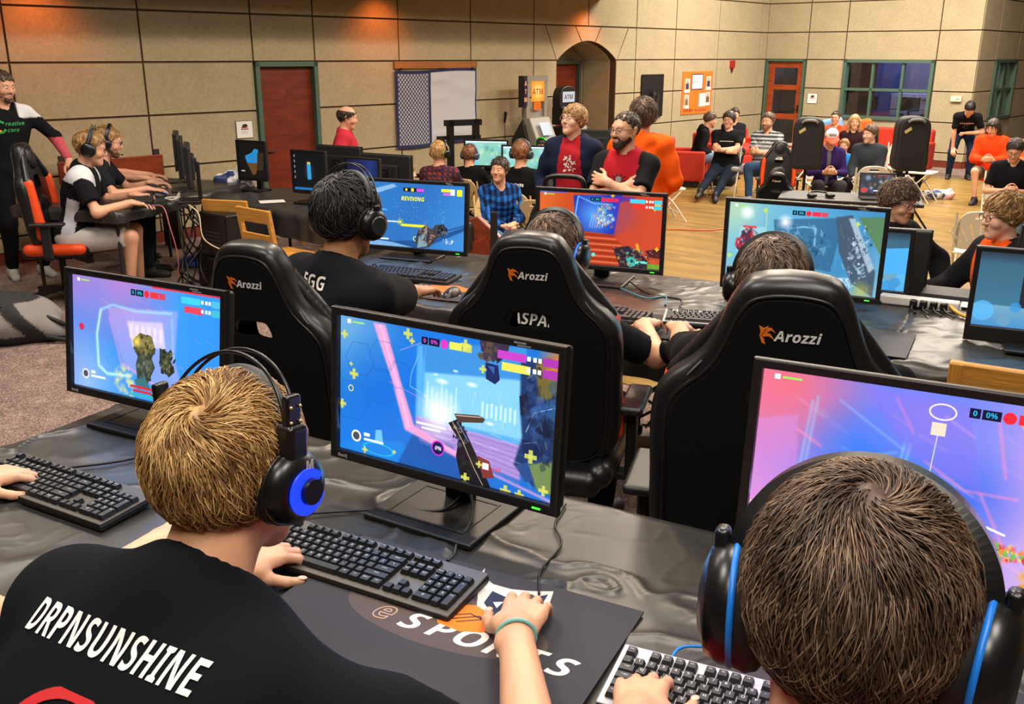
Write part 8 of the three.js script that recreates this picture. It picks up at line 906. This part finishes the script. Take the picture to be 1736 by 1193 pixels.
// laptop table
{ const g = thing('folding_table', 'small black table carrying the open laptop', 'table', [3.0, 0, -8.35], -20); obj('tabletop', rb(1.2, 0.03, 0.55, 0.01, 0, 0.6, 0), mat(0x131315, 0.45), g); for (const x of [-0.52, 0.52]) for (const z of [-0.2, 0.2]) obj('leg', bar([x, 0, z], [x, 0.59, z], 0.014), M.blackMetal, g);
  const lp = thing('laptop', 'open laptop showing a colourful game match', 'laptop', [3.22, 0.617, -8.32], -12); obj('keyboard_half', rb(0.3, 0.014, 0.21, 0.004, 0, 0.008, 0.1), mat(0x2a2a2e, 0.4), lp); const lid = new THREE.Group(); lid.name = 'lid'; lid.position.set(0, 0.014, 0); lid.rotation.x = -14 * D2R; lp.add(lid); obj('lid_shell', rb(0.3, 0.2, 0.01, 0.004, 0, 0.1, -0.004), mat(0x18181b, 0.4), lid); const q = new THREE.PlaneGeometry(0.275, 0.165); T(q, 0, 0.103, 0.002); obj('screen', q, screenMat(SCR.lap, 0.9), lid);
  const b = thing('water_bottle', 'clear water bottle with a blue label beside the laptop', 'bottle', [3.48, 0.617, -8.35], 0); obj('bottle_body', lathe([[0, 0], [0.028, 0.002], [0.03, 0.02], [0.028, 0.07], [0.03, 0.12], [0.012, 0.16], [0.012, 0.175]], 20), mat(0xdfe8ee, 0.1, { transmission: 0.8 }), b); obj('bottle_label', T(new THREE.CylinderGeometry(0.0305, 0.0305, 0.05, 20, 1, true), 0, 0.09, 0), mat(0x2a6ab8, 0.5), b); obj('bottle_cap', T(new THREE.CylinderGeometry(0.013, 0.013, 0.016, 14), 0, 0.182, 0), mat(0xe8e8e8, 0.5), b);
  const h = thing('headphones', 'black headphones lying on the laptop table', 'headphones', [2.72, 0.617, -8.3], 0); obj('band', tube([[-0.08, 0.02, 0], [-0.07, 0.03, -0.09], [0, 0.035, -0.12], [0.07, 0.03, -0.09], [0.08, 0.02, 0]], 0.009, 24, 6), M.plastic, h); for (const s of [-1, 1]) obj('ear_cup', T(new THREE.TorusGeometry(0.028, 0.016, 10, 20).rotateX(1.57), s * 0.08, 0.02, 0.02), M.plastic, h);
}
gamingChair('orange and black gaming chair facing the gaming tables from the wooden floor', [3.02, -10.75], -12, { S: 0.68 });
gamingChair('low black chair back behind the laptop table', [2.5, -8.9], 160, { S: 0.6, wing: M.leather });
{ const g = thing('backpack', 'black backpack on the wooden floor under the stretched legs', 'backpack', [2.95, 0.006, -13.35], 0); obj('body', netMesh([cap([-0.08, 0.13, 0], [0.1, 0.13, 0], 0.12, 0.11), cap([0, 0.2, 0], [0.02, 0.22, 0], 0.08, 0.07)], 0.016, { noise: foldNoise(0.008) }), mat(0x0c0c10, 0.8), g); obj('strap', tube([[-0.08, 0.24, 0.06], [-0.18, 0.16, 0.1], [-0.16, 0.04, 0.1]], 0.012, 16, 6), mat(0x0c0c10, 0.8), g); }
{ const g = thing('plastic_bag', 'white and pink plastic bag on the wooden floor by the folding chair', 'bag', [5.6, 0.006, -12.4], 0); obj('bag', netMesh([cap([-0.16, 0.05, 0], [0.16, 0.06, 0], 0.06, 0.07)], 0.014, { noise: foldNoise(0.012, 2), color: (x, y, z) => (x > 0.08 ? [0.7, 0.4, 0.42] : noise3(x * 16, y * 16, z * 16) > 0.2 ? [0.06, 0.08, 0.2] : [0.75, 0.74, 0.75]) }), mat(0xffffff, 0.45, { vertexColors: true }), g); }
cord('orange extension cord lying across the wooden floor', [[1.3, 0.012, -9.9], [1.7, 0.012, -10.05], [2.1, 0.012, -10.0], [2.5, 0.012, -10.2], [2.9, 0.012, -10.3]], 0.008, mat(0xc8571c, 0.5));
// ------------------------------------------------------------------ right hand table
clothTable('folding table with the yellow cable and office monitors', 'black cloth under the yellow cable and white power strip', TN(0.79, -4.02), ROW, 2.18, 1.2, { h: 0.775, nx: 110, nz: 70, drop: 0.16, amp: 0.006, f: 1.4 });
monitor('office_monitor', 'office monitor showing a login box over a blue seaside picture', { at: [1.96, -3.3], lift: 0.99, yaw: -25, w: 0.5, tex: SCR.sea, chin: 0.06, led: 0, baseW: 0.26, glow: [0x5088b0, 0.8] });
monitor('office_monitor', 'slim monitor half hidden behind the teal game screen', { at: [1.52, -4.12], lift: 0.95, yaw: -24, w: 0.46, tex: SCR.sea, tilt: 2 });
monitor('office_monitor', 'office monitor with its black back turned beside the curly-haired player', { at: [1.72, -4.32], lift: 0.9, yaw: 160, w: 0.4, h: 0.28, tex: SCR.win, power: 0.4 }); monitor('office_monitor', 'office monitor back in front of the fair-haired player with glasses', { at: [2.5, -4.1], lift: 0.95, yaw: 165, w: 0.42, h: 0.26, tex: SCR.win, power: 0.4 });
{ const g = thing('power_strip', 'white power strip with plugs lying beside the yellow cable', 'power strip', [1.76, 0.782, -3.92], -28); obj('case', rb(0.32, 0.04, 0.055, 0.008, 0, 0.02, 0), mat(0xd4d2cc, 0.5), g); for (let i = 0; i < 4; i++) obj('plug', [rb(0.03, 0.035, 0.03, 0.008, -0.02 + i * 0.04, 0.022, 0.045), tube([[-0.02 + i * 0.04, 0.02, 0.06], [-0.02 + i * 0.045, 0.012, 0.1], [i * 0.05, 0.005, 0.14]], 0.004, 12, 5)], M.plastic, g); }
cord('bright yellow cable curling across the black cloth', [[1.86, 0.81, -3.88], [1.86, 0.795, -3.75], [1.93, 0.79, -3.62], [2.0, 0.79, -3.58], [1.86, 0.79, -3.5], [1.83, 0.79, -3.43], [1.93, 0.79, -3.4], [2.02, 0.79, -3.42]], 0.0075, mat(0xdca016, 0.45));
for (const [x, z, c, l, w, d] of [[2.02, -3.9, 0xc8c8c6, 'white paper beside the yellow cable', 0.16, 0.1], [2.0, -4.12, 0x3a3a40, 'closed dark laptop at the far edge of the right table', 0.26, 0.18], [1.3, -3.42, 0x2c2c31, 'plain dark mouse mat under the hooded player hand', 0.42, 0.34]]) { const o = obj(/paper/.test(l) ? 'paper_sheet' : /laptop/.test(l) ? 'closed_laptop' : 'mouse_mat', rb(w, /laptop/.test(l) ? 0.02 : 0.004, d, 0.002, 0, 0.003, 0), mat(c, 0.6)); o.position.set(x, 0.785, z); o.rotation.y = -28 * D2R; tag(o, l, /paper/.test(l) ? 'paper' : /laptop/.test(l) ? 'laptop' : 'mouse mat'); }
woodChair('oak chair pushed up to the right table below the login screen', [1.7, -2.9], 150, { S: 1.08 });
const cu = person({ label: 'player with curly brown hair and glasses in a black hoodie, looking down', at: [2.04, -5.15], yaw: 22, S: 0.86, q: 1.1, hip: 0.57, lean: 8, face: true, glasses: true, headYaw: 14, headPitch: 8, skin: 0xd6a184, shirt: { name: 'hoodie', color: 0x16161a, sleeve: 'long', hood: true, loose: 0.022, fold: 0.007 }, hair: hs('brown', { n: 1100, t: 0.024, len: 0.055, curl: 0.011, lift: 0.012, w: 0.003, line: 0.02, nape: 0.03 }), L: { hand: [0.3, 0.66, 0.28], dir: [-0.6, 0, 0.8], pole: [1, -0.3, 0] }, R: { hand: [-0.1, 0.66, 0.4] } });
void cu;
foldingChair('cream folding chair under the curly-haired player', [2.02, -5.2], 18, { S: 0.86, m: mat(0xcdb07c, 0.5) });
person({ label: 'fair-haired player with glasses in profile, orange T-shirt under a black jacket', at: [2.56, -4.75], yaw: -82, S: 0.92, q: 1.1, hip: 0.46, lean: 4, face: true, glasses: true, headYaw: -4, headPitch: 4, skin: 0xe0ab90, shirt: { name: 'jacket', sleeve: 'long', loose: 0.016, paint: (t, u, f, d) => (f > 0.03 && Math.abs(t) < 0.1 ? 0xd85414 : 0x15151a) }, hair: hs('darkblond', { n: 1000, t: 0.018, line: 0.022, w: 0.003, comb: [0, 0, 0.6] }), ...KEYS2(0.46) });
foldingChair('cream folding chair under the fair-haired player with glasses', [2.58, -4.78], -62, { S: 0.84, m: mat(0xcdb07c, 0.5) });
{ const g = thing('power_strip', 'long grey power strip with four plugs on the carpet between the chairs', 'power strip', [0.62, 0, -4.2], -14); obj('case', rb(0.62, 0.07, 0.07, 0.01, 0, 0.035, 0), mat(0xb9b3a4, 0.5), g); for (let i = 0; i < 4; i++) obj('plug', rb(0.035, 0.05, 0.04, 0.01, -0.08 + i * 0.075, 0.095, 0), M.plastic, g); }
for (let i = 0; i < 4; i++) cord('black power cable looping from the strip between the chairs', [[0.54 + i * 0.073, 0.12, -4.22 + i * 0.018], [0.55 + i * 0.075, 0.22, -4.24], [0.62 + i * 0.07 + rr(-0.06, 0.06), 0.24 + rr(-0.03, 0.04), -4.3], [0.72 + rr(-0.15, 0.2), 0.1, -4.32], [0.8 + rr(-0.3, 0.2), 0.02, -4.4]], 0.0075, M.cable, 'strip cables');
for (let i = 0; i < 4; i++) cord('black cable dropping from the table between the chairs', [[0.6 + i * 0.02, 0.74, -4.2], [0.62 + i * 0.025, 0.6, -4.35 - i * 0.02], [0.72 + i * 0.03, 0.3, -4.5], [0.85 + i * 0.03, 0.05, -4.45]], 0.008, M.cable, 'dropping cables');
mouse('black mouse under the bare forearm beside the slot chair', [0.55, -3.55], 160, {}); mouse('black mouse under the EGG player hand', [-0.27, -4.07], 160, {});
{ const tx = canvasTex(256, 200, (c, w, h) => { c.fillStyle = '#2c2a30'; c.fillRect(0, 0, w, h); fillP(c, [[40, 70], [120, 40], [200, 80], [120, 130]], '#d8681e'); c.fillStyle = '#e8e4e0'; c.font = 'italic bold 44px sans-serif'; c.fillText('SPORTS', 20, 170); }); for (const [x, z, l] of [[0.5, -3.62, 'gaming mat with orange print beside the bare forearm'], [-0.28, -4.15, 'gaming mat with orange print under the EGG player hand']]) { const o = obj('mouse_mat', new THREE.BoxGeometry(0.4, 0.004, 0.32), new THREE.MeshStandardMaterial({ map: tx, roughness: 0.85 })); o.position.set(x, 0.788, z); o.rotation.y = -25 * D2R; tag(o, l, 'mouse mat'); } }
cord('dark cable looping on the cloth between the orange and teal screens', [[0.55, 0.8, -4.3], [0.62, 0.79, -4.1], [0.74, 0.79, -4.0], [0.72, 0.79, -3.85], [0.82, 0.79, -3.7]], 0.004); cord('teal cable end on the cloth under the orange screen', [[0.5, 0.79, -4.2], [0.6, 0.795, -4.0], [0.68, 0.79, -4.05], [0.66, 0.79, -3.9]], 0.004, mat(0x2a7890, 0.5)); cord('thin cable ring beside the hooded player right hand', [[1.1, 0.79, -3.75], [1.3, 0.79, -3.82], [1.42, 0.79, -3.7], [1.35, 0.79, -3.6]], 0.003);
renderer.render(scene, camera);
